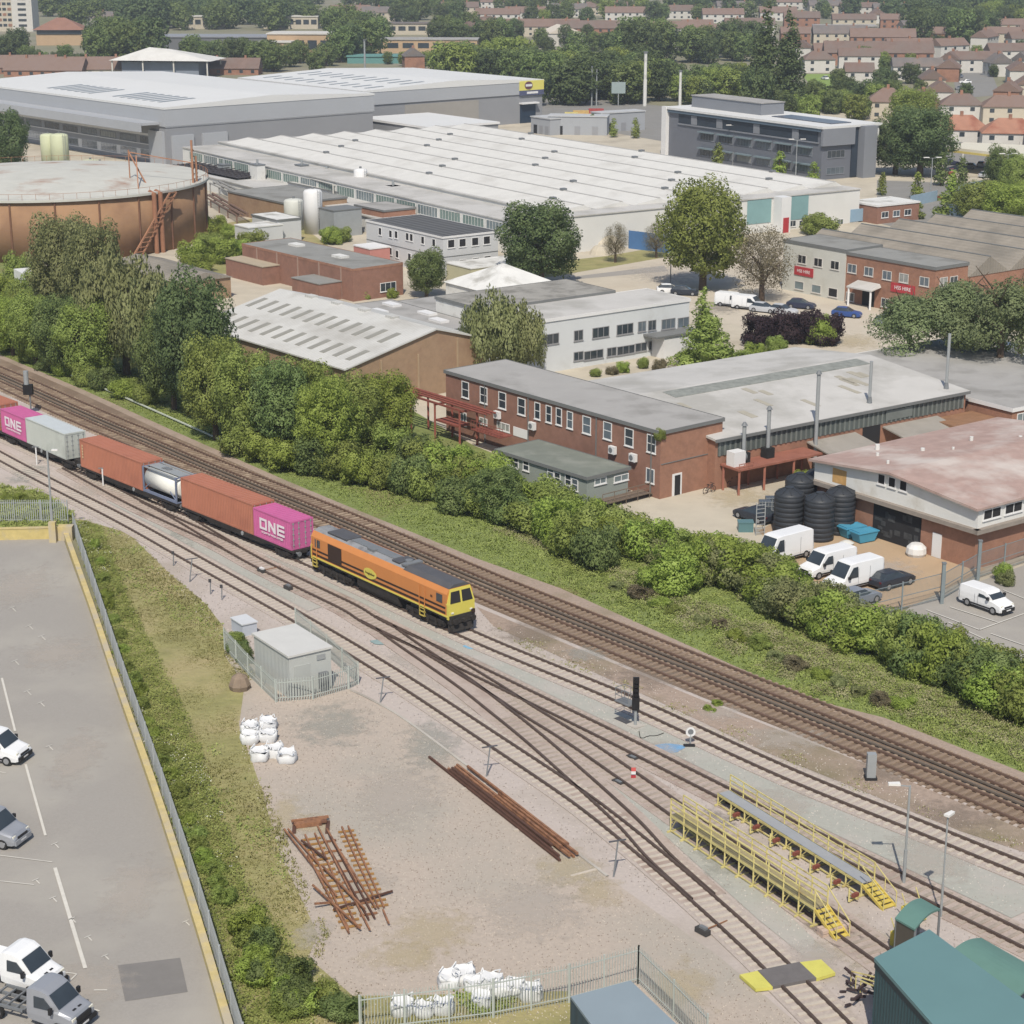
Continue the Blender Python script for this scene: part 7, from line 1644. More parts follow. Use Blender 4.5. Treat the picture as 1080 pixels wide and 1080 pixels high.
# single trees of the middle distance
for a in (
    (570, 302, 7.8, 13.2, 'round', 'deep', 'big dark green tree with a forked trunk in front of the white factory'),
    (741, 306, 7.6, 16.6, 'round', 'mid', 'largest round green tree, its shade falling on the sandy road'),
    (803, 318, 5.6, 11.5, 'sparse', 'brown', 'brownish thin-leaved tree beside the largest round tree'),
    (450, 314, 3.5, 7.4, 'round', 'dark', 'small dark tree at the corner of the dark red brick building'),
    (520, 406, 4.6, 12.4, 'willow', 'olive', 'weeping tree with hanging olive foliage before the white office'),
    (552, 404, 3.2, 10.8, 'willow', 'olive', 'slim weeping tree touching the white office corner'),
    (741, 388, 4.0, 10.5, 'cone', 'mid', 'cone-shaped bright green tree at the end of the white office'),
    (957, 402, 5.6, 11.0, 'pine', 'pine', 'flat-topped pine, first from the sandy road'),
    (1006, 404, 5.6, 13.0, 'pine', 'pine', 'flat-topped pine in the middle of the three, by the thick flue'),
    (1052, 414, 6.2, 14.2, 'pine', 'pine', 'flat-topped pine with a bare trunk at the edge of the picture'),
    (1075, 385, 4.2, 10.5, 'pine', 'mid', 'bushy green tree behind the last flat-topped pine'),
    (649, 277, 2.6, 6.6, 'sparse', 'brown', 'thin bare-looking tree before the blue tarpaulin, with visible branches'),
    (692, 272, 2.8, 6.0, 'sparse', 'brown', 'thin brownish tree touching the largest round tree'),
    (8, 190, 6.0, 16.0, 'round', 'deep', 'dark tree at the picture edge beyond the gasholder'),
    (866, 247, 4.6, 4.4, 'bush', 'mid', 'low spreading green tree by the red door of the white factory'),
    (970, 186, 9.5, 15.5, 'round', 'deep', 'massive dark tree beside the blue-grey office tower'),
    (944, 184, 7.5, 12.5, 'round', 'deep', 'dark tree tucked against the blue-grey office'),
    (960, 150, 8.0, 14.0, 'round', 'mid', 'tall lighter tree rising behind the massive dark tree'),
    (1030, 236, 6.0, 8.0, 'round', 'mid', 'spreading green tree in front of the far parking area, broader one'),
    (1062, 240, 6.2, 8.4, 'round', 'bright', 'spreading bright green tree at the edge beside the broader green tree'),
    (1055, 205, 4.2, 10.0, 'round', 'dark', 'dark round tree below the yellow-edged canopy'),
    (1068, 214, 3.8, 9.6, 'round', 'mid', 'green tree next to the twin lamp post near the canopy'),
    (992, 196, 2.0, 7.2, 'col', 'dark', 'dark pointed cypress near the far road, first of two'),
    (1014, 196, 1.8, 6.4, 'col', 'dark', 'dark pointed cypress near the far road, second of two'),
    (930, 206, 1.3, 4.8, 'col', 'mid', 'little pointed tree by the end corner of the blue-grey office'),
    (967, 209, 1.9, 5.4, 'col', 'bright', 'small yellow-green tree beside the far road'),
    (1003, 214, 2.0, 6.6, 'col', 'bright', 'small bright tree between the cypresses and the parking area'),
    (994, 230, 2.6, 5.0, 'col', 'mid', 'small bushy tree beyond the asbestos roof ridge'),
    (969, 231, 1.6, 3.2, 'col', 'mid', 'tiny tree beside the brick lodge'),
    (757, 176, 2.0, 5.6, 'col', 'mid', 'small tree at the foot of the blue-grey office, first of three'),
    (822, 186, 2.2, 5.6, 'col', 'bright', 'small tree at the foot of the blue-grey office, second of three'),
    (858, 192, 1.8, 4.4, 'col', 'bright', 'small tree at the foot of the blue-grey office, third of three'),
    (625, 142, 1.6, 5.4, 'col', 'bright', 'small tree in front of the grey sheds, first of three'),
    (647, 145, 1.5, 5.0, 'col', 'mid', 'small tree in front of the grey sheds, second of three'),
    (670, 146, 1.6, 5.4, 'col', 'mid', 'small tree in front of the grey sheds, third of three'),
    (806, 121, 6.2, 33.5, 'redwood', 'deep', 'very tall dark conifer, the one nearer the tower side'),
    (830, 119, 5.8, 31.5, 'redwood', 'deep', 'very tall dark conifer with a narrow top, second of the pair'),
    (797, 124, 6.0, 15.0, 'far', 'dark', 'dark broad tree at the foot of the tall conifers'),
): tree(*a)
# trees of the big clump below the gasholder
for a in (
    (70, 352, 5.6, 16.5, 'round', 'olive', 'tall olive green tree rising in front of the gasholder drum'),
    (104, 366, 5.0, 17.0, 'round', 'olive', 'tall olive tree reaching over the two rusty pipes'),
    (134, 395, 6.0, 16.5, 'willow', 'olive', 'grey olive weeping tree, broadest of the embankment clump'),
    (166, 404, 5.2, 14.5, 'willow', 'olive', 'grey olive weeping tree next to the darkest tree'),
    (38, 384, 4.0, 9.0, 'round', 'mid', 'green tree at the start of the embankment, below the lorry'),
    (66, 396, 4.0, 10.0, 'round', 'dark', 'dark green tree above the pale cable pipe'),
    (95, 402, 4.4, 10.0, 'round', 'mid', 'mid green tree, second above the pale cable pipe'),
    (14, 375, 3.6, 8.0, 'round', 'bright', 'bright green tree at the picture edge above the main line'),
    (208, 440, 5.4, 16.5, 'round', 'deep', 'darkest tall tree of the embankment, against the pale shed roof'),
    (184, 432, 4.4, 12.0, 'round', 'dark', 'dark brownish tree leaning on the darkest tall tree'),
    (228, 464, 4.2, 11.5, 'round', 'mid', 'green tree in front of the darkest tall tree'),
    (262, 474, 4.2, 11.0, 'round', 'mid', 'green tree at the foot of the pale shed roof'),
    (298, 480, 4.2, 10.4, 'round', 'dark', 'dark green tree, second along the pale shed'),
    (346, 496, 4.0, 9.6, 'round', 'bright', 'yellow-green tree with a dark hollow, along the brown gable'),
    (407, 474, 3.9, 8.6, 'round', 'bright', 'bright green tree in front of the brown brick gable'),
    (322, 474, 4.0, 9.8, 'round', 'mid', 'green tree behind the yellow-green tree'),
    (376, 480, 3.8, 8.6, 'round', 'mid', 'green tree between the yellow-green tree and the brown gable'),
    (524, 545, 2.9, 5.0, 'round', 'dark', 'rounded dark shrub tree on the embankment below the cabin'),
): tree(*a)
g = random.Random(21)
def along(P, n, jit=3):
    out = []
    L = [((b[0] - a[0]) ** 2 + (b[1] - a[1]) ** 2) ** .5 for a, b in zip(P, P[1:])]; T = sum(L)
    for i in range(n):
        s = (i + .5) / n * T; k = 0
        while k < len(L) - 1 and s > L[k]: s -= L[k]; k += 1
        t = s / L[k]; out.append((P[k][0] + (P[k + 1][0] - P[k][0]) * t + g.uniform(-jit, jit), P[k][1] + (P[k + 1][1] - P[k][1]) * t + g.uniform(-jit, jit)))
    return out
rows = (
    ([(240, 476), (330, 500), (430, 522), (480, 536), (547, 556), (600, 582), (640, 604)], 16, (2.4, 3.2), (3.4, 5.0), 'embankment-side row of the hedge', ('mid', 'bright', 'mid', 'dark')),
    ([(430, 492), (480, 512), (560, 540), (640, 572), (700, 596)], 15, (2.6, 3.3), (3.3, 4.8), 'building-side row of the hedge', ('bright', 'mid', 'bright', 'mid')),
    ([(700, 626), (740, 606), (790, 625), (830, 648), (880, 672), (935, 690)], 14, (2.5, 3.4), (3.0, 4.6), 'stretch of hedge beside the white vans, front row', ('bright', 'mid', 'bright', 'olive')),
    ([(690, 592), (750, 590), (800, 612), (850, 640), (905, 668)], 10, (2.0, 2.7), (2.4, 3.6), 'stretch of hedge beside the white vans, rear row', ('olive', 'mid', 'bright', 'mid')),
    ([(945, 700), (990, 716), (1040, 742), (1095, 768)], 9, (2.3, 3.1), (3.6, 5.2), 'stretch of hedge below the marked bays, front row', ('mid', 'dark', 'bright', 'mid')),
    ([(935, 676), (985, 690), (1050, 722), (1100, 740)], 6, (1.9, 2.4), (3.0, 3.8), 'stretch of hedge below the marked bays, rear row', ('mid', 'dark')),
    ([(270, 462), (330, 470), (400, 488), (450, 500)], 8, (2.2, 2.8), (3.6, 5.0), 'bank of bushes under the pale shed roof', ('mid', 'bright', 'dark')),
    ([(0, 368), (60, 395), (110, 410), (165, 428)], 8, (1.6, 2.4), (2.4, 3.6), 'low growth at the foot of the tall trees', ('bright', 'mid', 'dark')),
    ([(2, 330), (20, 300), (45, 312), (12, 345), (60, 330)], 6, (2.4, 3.2), (4.0, 6.0), 'bushes around the lorry below the gasholder', ('bright', 'mid')),
    ([(198, 280), (225, 262), (240, 285), (262, 262), (232, 246), (205, 296)], 9, (2.6, 3.6), (3.2, 5.2), 'bright bushes at the foot of the gasholder', ('bright', 'mid', 'bright')),
    ([(345, 258), (362, 254)], 3, (2.0, 2.6), (3.0, 3.6), 'bushes below the tall white silo', ('mid', 'bright')),
    ([(795, 366), (818, 360), (845, 362), (880, 366)], 5, (2.8, 3.3), (4.4, 5.6), 'purple-leaved growth between the sandy road and the grey roof', ('purple',)),
    ([(720, 384), (765, 386), (800, 376), (825, 378)], 6, (1.6, 2.2), (2.2, 3.4), 'green bushes along the grey factory roof', ('bright', 'mid')),
    ([(862, 366), (868, 360)], 2, (2.2, 2.4), (4.0, 4.6), 'bright bush among the purple growth', ('bright',)),
    ([(620, 396), (660, 392), (700, 388)], 5, (.9, 1.3), (1.2, 1.8), 'small bushes under the white office windows', ('mid', 'brown', 'bright')),
    ([(425, 318), (405, 305), (378, 320)], 3, (1.2, 1.6), (1.6, 2.4), 'small bushes by the dark red brick building', ('bright', 'mid')),
    ([(846, 512), (852, 516)], 2, (1.0, 1.3), (1.6, 2.0), 'light bush between the platform and the garage', ('bright',)),
    ([(1053, 612), (1062, 616)], 2, (.9, 1.2), (1.4, 2.0), 'bush at the mesh fence beyond the white van', ('bright', 'olive')),
    ([(100, 575), (112, 640), (140, 720), (165, 790), (196, 860), (240, 960)], 26, (.6, 1.1), (.7, 1.3), 'leafy clumps beside the car park fence', ('mid', 'bright', 'mid')),
    ([(255, 985), (280, 1000), (270, 1040), (310, 1030), (300, 1070), (345, 1060), (370, 1080)], 16, (1.0, 1.5), (1.3, 2.0), 'thick bushes at the bottom of the verge', ('bright', 'mid', 'dark')),
    ([(246, 676), (252, 690), (262, 700)], 4, (.7, 1.0), (1.0, 1.5), 'bushes inside the relay building fence', ('mid', 'dark')),
    ([(2, 530), (20, 528), (40, 536), (55, 540)], 6, (.9, 1.2), (.9, 1.4), 'bright growth beyond the far parapet', ('bright', 'mid')),
    ([(640, 615), (700, 640), (760, 664), (830, 700), (900, 735), (960, 750)], 15, (.7, 1.3), (.7, 1.4), 'scattered low bushes on the open embankment', ('olive', 'brown', 'bright', 'mid')),
    ([(740, 746), (752, 748), (762, 742)], 3, (.4, .6), (.3, .5), 'weed tufts beside the main line', ('bright',)),
)
for P, n, rr_, hh, lb, lf in rows:
    for i, (x, y) in enumerate(along(P, n)):
        shrub(G(x, y), g.uniform(*rr_), g.uniform(*hh), lf[i % len(lf)] if g.random() < .7 else g.choice(lf), lb + ', %s from the tower end' % nth(i), lb)
shrub(G(700, 517) + Vector((0, 0, 0)), .8, 1.4, 'mid', 'green plant sprouting from the gutter corner of the brick office', 'gutter plant').location = FC.p(.2, .0, 6.0)
# far trees
def wood(name, label, parts, leaf, seed):
    """a far-off wood that reads as one mass: crowns merged into one mesh"""
    gg = np.random.default_rng(seed); V = []
    base = [leaves(blobs_round(91 + k, n=13, base=.2), 1700, .9, 91 + k, shellp=.8) for k in range(4)]; NN = []
    for (x0, x1, y0, y1), n, h0, h1 in parts:
        for _ in range(n):
            q = G(gg.uniform(x0, x1), gg.uniform(y0, y1)); h = gg.uniform(h0, h1); r = h * gg.uniform(.48, .66); t = gg.uniform(0, 6.28); c, s_ = math.cos(t), math.sin(t)
            k = gg.integers(4); v = base[k]; m_ = SN[91 + k]; NN.append(np.stack([m_[:, 0] * c - m_[:, 1] * s_, m_[:, 0] * s_ + m_[:, 1] * c, m_[:, 2]], 1)); V.append(np.stack([(v[:, 0] * c - v[:, 1] * s_) * r / 5 + q.x, (v[:, 0] * s_ + v[:, 1] * c) * r / 5 + q.y, v[:, 2] * h / 10], 1))
    o = bpy.data.objects.new(name, mesh_quads(name, np.concatenate(V), LEAF[leaf], np.concatenate(NN))); COL.objects.link(o); return tag(o, label, 'wood', None, 'stuff')
wood('woodland', 'dark wood along the top edge, darker crowns', [((0, 1080, 2, 8), 60, 11, 15), ((45, 345, 10, 32), 46, 12, 17), ((940, 1080, 5, 20), 26, 12, 16), ((700, 960, 5, 22), 22, 9, 14), ((395, 560, 5, 12), 12, 9, 13)], 'deep', 1)
wood('woodland', 'green wood along the top edge, lighter crowns', [((0, 1080, 2, 8), 46, 10, 14), ((45, 345, 10, 33), 30, 11, 15), ((960, 1080, 6, 20), 8, 11, 15), ((700, 960, 5, 24), 14, 9, 13), ((395, 640, 4, 14), 14, 9, 12)], 'dark', 2)
CL = [((95, 160, 58, 72), 8, 15, 19, ('mid', 'dark'), 'clump behind the white pavilion'),
      ((190, 290, 66, 76), 12, 9, 12, ('dark', 'mid'), 'row before the tan school wing'), ((300, 345, 66, 76), 4, 8, 10, ('mid',), 'trees by the tan school wing'), ((348, 400, 40, 74), 11, 12, 17, ('mid', 'dark'), 'clump beside the tall pole'),
      ((400, 470, 66, 72), 5, 5, 7, ('mid', 'bright'), 'small trees before the store'), ((470, 565, 78, 92), 18, 11, 15, ('bright', 'mid', 'dark'), 'belt behind the store'), ((560, 700, 84, 112), 30, 11, 15, ('dark', 'mid', 'dark', 'bright'), 'belt behind the grey sheds'),
      ((700, 790, 94, 112), 16, 8, 10.5, ('mid', 'dark', 'bright'), 'belt behind the plant room'), ((820, 925, 106, 134), 18, 6, 9, ('mid', 'dark', 'bright'), 'belt behind the blue-grey roof'), ((645, 700, 54, 72), 10, 13, 18, ('dark', 'mid'), 'clump between brown roofs'),
      ((720, 795, 50, 68), 11, 11, 15, ('dark', 'mid'), 'clump before the tall conifers'), ((395, 500, 14, 30), 13, 10, 14, ('dark', 'mid'), 'trees among the cream houses'), ((455, 545, 38, 52), 11, 10, 13, ('dark', 'mid'), 'trees above the store'),
      ((550, 700, 14, 30), 14, 9, 13, ('dark', 'mid', 'bright'), 'trees among the upper roofs'), ((960, 1030, 30, 50), 12, 12, 18, ('dark', 'dark', 'mid'), 'clump above the white gables'),
      ((1030, 1080, 22, 40), 7, 12, 15, ('bright', 'dark'), 'trees at the top corner'), ((905, 985, 62, 100), 12, 5, 8, ('mid', 'dark'), 'garden trees round the lawn'),
      ((880, 1080, 50, 120), 20, 4, 7, ('mid', 'dark', 'bright'), 'garden trees between the houses'), ((0, 20, 50, 66), 4, 9, 14, ('dark',), 'trees below the tower block'), ((22, 85, 66, 78), 6, 6, 9, ('mid', 'dark'), 'small trees behind the warehouse'),
      ((560, 640, 46, 60), 8, 7, 10, ('mid', 'dark'), 'trees below the long brown roof')]
for (x0, x1, y0, y1), n, h0, h1, lf, lb in CL:
    pts = sorted((x0 + (x1 - x0) * ((i * .618 + .13) % 1), g.uniform(y0, y1)) for i in range(n))
    for i, (x, y) in enumerate(pts):
        h = g.uniform(h0, h1); tree(x, y, h * g.uniform(.46, .60), h, 'far', lf[i % len(lf)], '%s tree in the %s, %s from the tower side' % ('dark' if lf[i % len(lf)] == 'dark' else 'green' if lf[i % len(lf)] == 'mid' else 'pale', lb, nth(i)), group=lb)

# grass and weeds: countless blades, one object per patch
def inpoly(px, py, P):
    c = False; j = len(P) - 1
    for i in range(len(P)):
        if (P[i][1] > py) != (P[j][1] > py) and px < (P[j][0] - P[i][0]) * (py - P[i][1]) / (P[j][1] - P[i][1]) + P[i][0]: c = not c
        j = i
    return c
def tufts(name, poly, dens, h0, h1, mat, label, seed=1, cat='grass', wide=.06, nb=5, patch=None, leaf=False):
    P = [G(x, y).xy[:] for x, y in poly]; xs = [p[0] for p in P]; ys = [p[1] for p in P]; r = random.Random(seed); n = int((max(xs) - min(xs)) * (max(ys) - min(ys)) * dens)
    V = []
    for _ in range(n):
        x, y = r.uniform(min(xs), max(xs)), r.uniform(min(ys), max(ys))
        if not inpoly(x, y, P): continue
        if abs(x) > y * .29 + 2: continue
        k = math.sin(x * .9 + seed) * math.sin(y * .7) + math.sin(x * .31 + y * .23)
        if patch is not None and k < patch: continue
        h = r.uniform(h0, h1) * (1 + .35 * k)
        if leaf:
            hh = h * (.55 + .45 * math.sin(x * 2.3 + seed) * math.sin(y * 1.7)) + .05
            for b in range(nb):
                c = Vector((x + r.uniform(-.3, .3), y + r.uniform(-.3, .3), r.uniform(.05, 1) * hh)); n_ = Vector((r.gauss(0, .6), r.gauss(-.25, .6), 1)).normalized(); a_ = n_.cross(Vector((r.gauss(0, 1), r.gauss(0, 1), r.gauss(0, 1)))).normalized() * wide * r.uniform(.6, 1.5); b_ = n_.cross(a_) * .65
                V += [tuple(c - a_), tuple(c + b_), tuple(c + a_), tuple(c - b_)]
            continue
        for b in range(nb):
            a = r.uniform(0, 6.28); l = r.uniform(.2, .9) * h * .8; w = wide * r.uniform(.7, 1.4); cx, cy = x + r.uniform(-.12, .12), y + r.uniform(-.12, .12); dx, dy = math.cos(a), math.sin(a); z0 = .03
            V += [(cx - dy * w, cy + dx * w, z0), (cx + dy * w, cy - dx * w, z0), (cx + dx * l + dy * w * .4, cy + dy * l - dx * w * .4, h), (cx + dx * l - dy * w * .4, cy + dy * l + dx * w * .4, h)]
    V = np.array(V); gg = np.random.default_rng(seed); sn = gg.normal(size=(len(V) // 4, 3)) * .3; sn[:, 2] += 1; sn /= np.linalg.norm(sn, axis=1)[:, None]
    o = bpy.data.objects.new(name, mesh_quads(name, V, mat, sn)); COL.objects.link(o); return tag(o, label, cat, None, 'stuff')
gl = leafmat('grass_lush', (.160, .200, .052), (.215, .265, .070), (.280, .325, .105), .2)
gy = leafmat('grass_dry', (.190, .195, .070), (.255, .250, .098), (.330, .310, .150), .2)
wd = leafmat('weeds_green', (.185, .235, .060), (.270, .330, .090), (.380, .430, .150), .35)
ge = leafmat('bramble', (.185, .175, .085), (.250, .235, .125), (.330, .300, .180), .2)
verge = [(80, 549), (135, 562), (180, 606), (217, 637), (238, 668), (262, 715), (250, 765), (275, 830), (295, 900), (335, 985), (325, 1010), (372, 1050), (390, 1090), (252, 1090), (214, 962), (177, 850), (132, 720), (108, 650), (80, 563)]
tufts('dry_grass', verge, 50, .03, .10, gy, 'dry olive grass covering the verge between the car park fence and the gravel yard', 1, wide=.035, nb=4)
lush = [(80, 549), (106, 556), (138, 640), (178, 715), (206, 780), (228, 850), (262, 940), (305, 990), (330, 1090), (252, 1090), (214, 962), (177, 850), (132, 720), (108, 650), (80, 563)]
tufts('dry_grass', [(238, 668), (272, 715), (262, 765), (285, 830), (308, 900), (348, 985), (340, 1010), (382, 1050), (400, 1090), (360, 1090), (330, 1010), (335, 985), (295, 900), (275, 830), (250, 765), (258, 720)], 26, .05, .14, gy, 'sparse dry grass creeping over the edge of the gravel yard', 2, wide=.035, nb=4, patch=.1)
tufts('verge_weeds', lush, 28, .25, .6, wd, 'lush green weeds along the car park fence', 3, 'weeds', .055, 10, leaf=True)
tufts('verge_flowers', lush, 3.5, .3, .55, leafmat('pale_flower', (.45, .46, .36), (.6, .6, .5), (.7, .7, .62), .1), 'pale flower heads among the weeds along the car park fence', 8, 'weeds', .045, 4, .55, leaf=True)
tufts('verge_scrub', verge, 6, .15, .4, wd, 'scattered leafy scrub in the dry grass of the verge', 4, 'weeds', .07, 5, .8, leaf=True)
tufts('verge_weeds', [(0, 513), (45, 520), (78, 545), (70, 562), (0, 562)], 30, .3, .6, wd, 'green weeds beyond the far parapet', 5, 'weeds', .09, 5, leaf=True)
emb = [(0, 374), (90, 412), (180, 453), (300, 506), (360, 531), (503, 589), (590, 620), (720, 678), (853, 737), (933, 757), (1080, 815), (1100, 740), (1000, 690), (900, 640), (800, 600), (700, 560), (600, 520), (500, 500), (300, 440), (170, 400), (60, 360), (0, 350)]
tufts('embankment_grass', emb, 22, .04, .13, gl, 'green grass covering the railway embankment', 7, wide=.05, nb=4)
tufts('embankment_weeds', [(520, 560), (640, 606), (720, 665), (853, 730), (933, 750), (1080, 805), (1090, 760), (1000, 700), (900, 655), (800, 620), (700, 585), (620, 555)], 16, .2, .6, ge, 'straw-coloured brambles and weeds on the open embankment', 9, 'weeds', .055, 9, .25, leaf=True)
tufts('embankment_scrub', [(590, 616), (720, 676), (853, 735), (933, 755), (1080, 813), (1090, 760), (900, 655), (700, 575), (560, 540)], 9, .2, .5, wd, 'leafy green scrub scattered over the embankment', 10, 'weeds', .06, 12, .0, leaf=True)
tufts('track_weeds', [(520, 660), (600, 690), (700, 735), (820, 785), (960, 845), (1080, 890), (1080, 900), (900, 836), (700, 752), (560, 690)], 14, .04, .1, gy, 'sparse dry weeds in the dirt strip beside the main line', 11, 'weeds', .03, 4, .3)
tufts('yard_weeds', [(480, 1050), (520, 1040), (545, 1062), (500, 1075)], 40, .2, .5, wd, 'weeds growing between the white bags', 13, 'weeds', .08, 5, leaf=True)

def stones(name, poly, n, s0, s1, mat, label, seed):
    P = [G(x, y).xy[:] for x, y in poly]; xs = [p[0] for p in P]; ys = [p[1] for p in P]; r = random.Random(seed); b = MB(); k = 0
    while k < n:
        x, y = r.uniform(min(xs), max(xs)), r.uniform(min(ys), max(ys))
        if not inpoly(x, y, P): continue
        k += 1; s = r.uniform(s0, s1); a = r.uniform(0, 3.1); c, d = math.cos(a) * s, math.sin(a) * s; h = s * .7
        b.add([(x - c, y - d, .04), (x + d, y - c, .04), (x + c, y + d, .04), (x - d, y + c, .04), (x, y, .06 + h)], [(0, 1, 4), (1, 2, 4), (2, 3, 4), (3, 0, 4)])
    tag(b.build(name, mat), label, 'stones', None, 'stuff')
yardp = [(245, 760), (300, 725), (375, 731), (415, 756), (487, 808), (560, 866), (650, 936), (760, 1012), (900, 1130), (330, 1130), (322, 1000), (282, 880)]
stones('loose_stones', yardp, 6500, .02, .05, M('stone_pale', C(200, 190, 177), .9, .15, 2), 'pale loose stones scattered over the gravel yard', 1)
stones('loose_stones', yardp, 5500, .02, .05, M('stone_dark', C(146, 134, 123), .9, .2, 2), 'darker loose stones scattered over the gravel yard', 2)
balp = [(90, 460), (240, 520), (330, 560), (503, 645), (740, 742), (960, 835), (1160, 925), (1160, 1130), (900, 1130), (780, 1000), (650, 925), (560, 855), (415, 745), (240, 680), (130, 570), (60, 530)]
stones('ballast_stones', balp, 9000, .025, .055, M('stone_grey', C(158, 148, 140), .9, .2, 2), 'grey ballast stones strewn between the sidings', 3)
stones('ballast_stones', balp, 7000, .025, .055, M('stone_light', C(214, 204, 194), .9, .12, 2), 'light ballast stones strewn between the sidings', 4)
# ------------------------------------------------------------------ far houses and buildings
m_tile = M('brown_tile', C(126, 104, 94), .9, .12, .4, C(122, 108, 100), .5, .1); m_tile2 = M('grey_tile', C(118, 112, 110), .9, .1, .4, C(130, 116, 108), .4, .1)
m_tile3 = M('orange_tile', C(172, 122, 98), .9, .12, .5, C(150, 90, 68), .45, .2); m_tile4 = M('pinkish_tile', C(134, 110, 98), .9, .1, .4, C(134, 112, 102), .5, .1)
m_cream = M('cream_wall', C(196, 186, 166), .8, .06); m_pale = M('pale_render', C(206, 203, 196), .8, .06)
ROOFC = {'b': (m_tile, 'brown'), 'g': (m_tile2, 'grey'), 'o': (m_tile3, 'orange'), 'p': (m_tile4, 'pinkish brown')}
WALLC = {'w': (m_pale, 'white'), 'c': (m_cream, 'cream'), 'r': (brick, 'brick'), 't': (M('tan_wall', C(190, 160, 124), .9, .06), 'tan')}
def house(x, y, L, hd, wc, rc, lb, D=8.0, eave=5.0, rise=3.0, hip=False, name='house', group='houses'):
    q = G(x, y); f = Fr(q.xy, hd); wm, wn_ = WALLC[wc]; rm, rn = ROOFC[rc]
    o = f.p(-L / 2, -D / 2); f = Fr(o.xy, hd); r = thing(name, lb, 'house', (f.o.x, f.o.y, 0), 0, group)
    b = MB(); b.fb(f, 0, L, 0, D, 0, eave)
    if not hip: b.ext([f.p(0, 0, eave), f.p(0, D / 2, eave + rise - .15), f.p(0, D, eave)], f.u * L)
    b.build('wall', wm, r)
    e = .35; b = MB(); hp = D * .45 if hip else -.001
    A = [f.p(-e, -e, eave - .1), f.p(L + e, -e, eave - .1), f.p(L + e, D + e, eave - .1), f.p(-e, D + e, eave - .1)]; T = [f.p(hp - (0 if hip else e), D / 2, eave + rise), f.p(L - hp + (0 if hip else e), D / 2, eave + rise)]
    up = Vector((0, 0, .18)); A2 = [a + up for a in A]; 
    b.add(A + A2 + [t + up for t in T] + T, [(4, 8, 9, 5), (6, 9, 8, 7), (5, 9, 6), (7, 8, 4), (0, 1, 5, 4)[::1], (1, 2, 6, 5), (2, 3, 7, 6), (3, 0, 4, 7), (0, 10, 11, 1)[::1], (2, 11, 10, 3)]); ro = b.build('roof', rm, r)
    nc = max(1, int(L / 11))
    for k in range(nc):
        u = L * (k + .5) / nc; MB().fb(f, u - .4, u + .4, D / 2 - .5, D / 2 + .5, eave + rise - .6, eave + rise + 1.1).build('chimney', brick, ro)
    n = max(2, int(L / 4.2))
    # the two long faces: put windows on the one turned to the railway
    side = 1 if f.v.y > 0 else 0
    for k in range(n):
        u = L * (k + .5) / n
        for z in ((1.3, 3.9) if eave > 4 else (1.3,)):
            b = MB(); v0, v1 = ((D - .02, D + .05) if not side else (-.05, .02)); b.fb(f, u - .65, u + .65, v0, v1, z - .55, z + .55); b.build('window', glass, r)
    return r
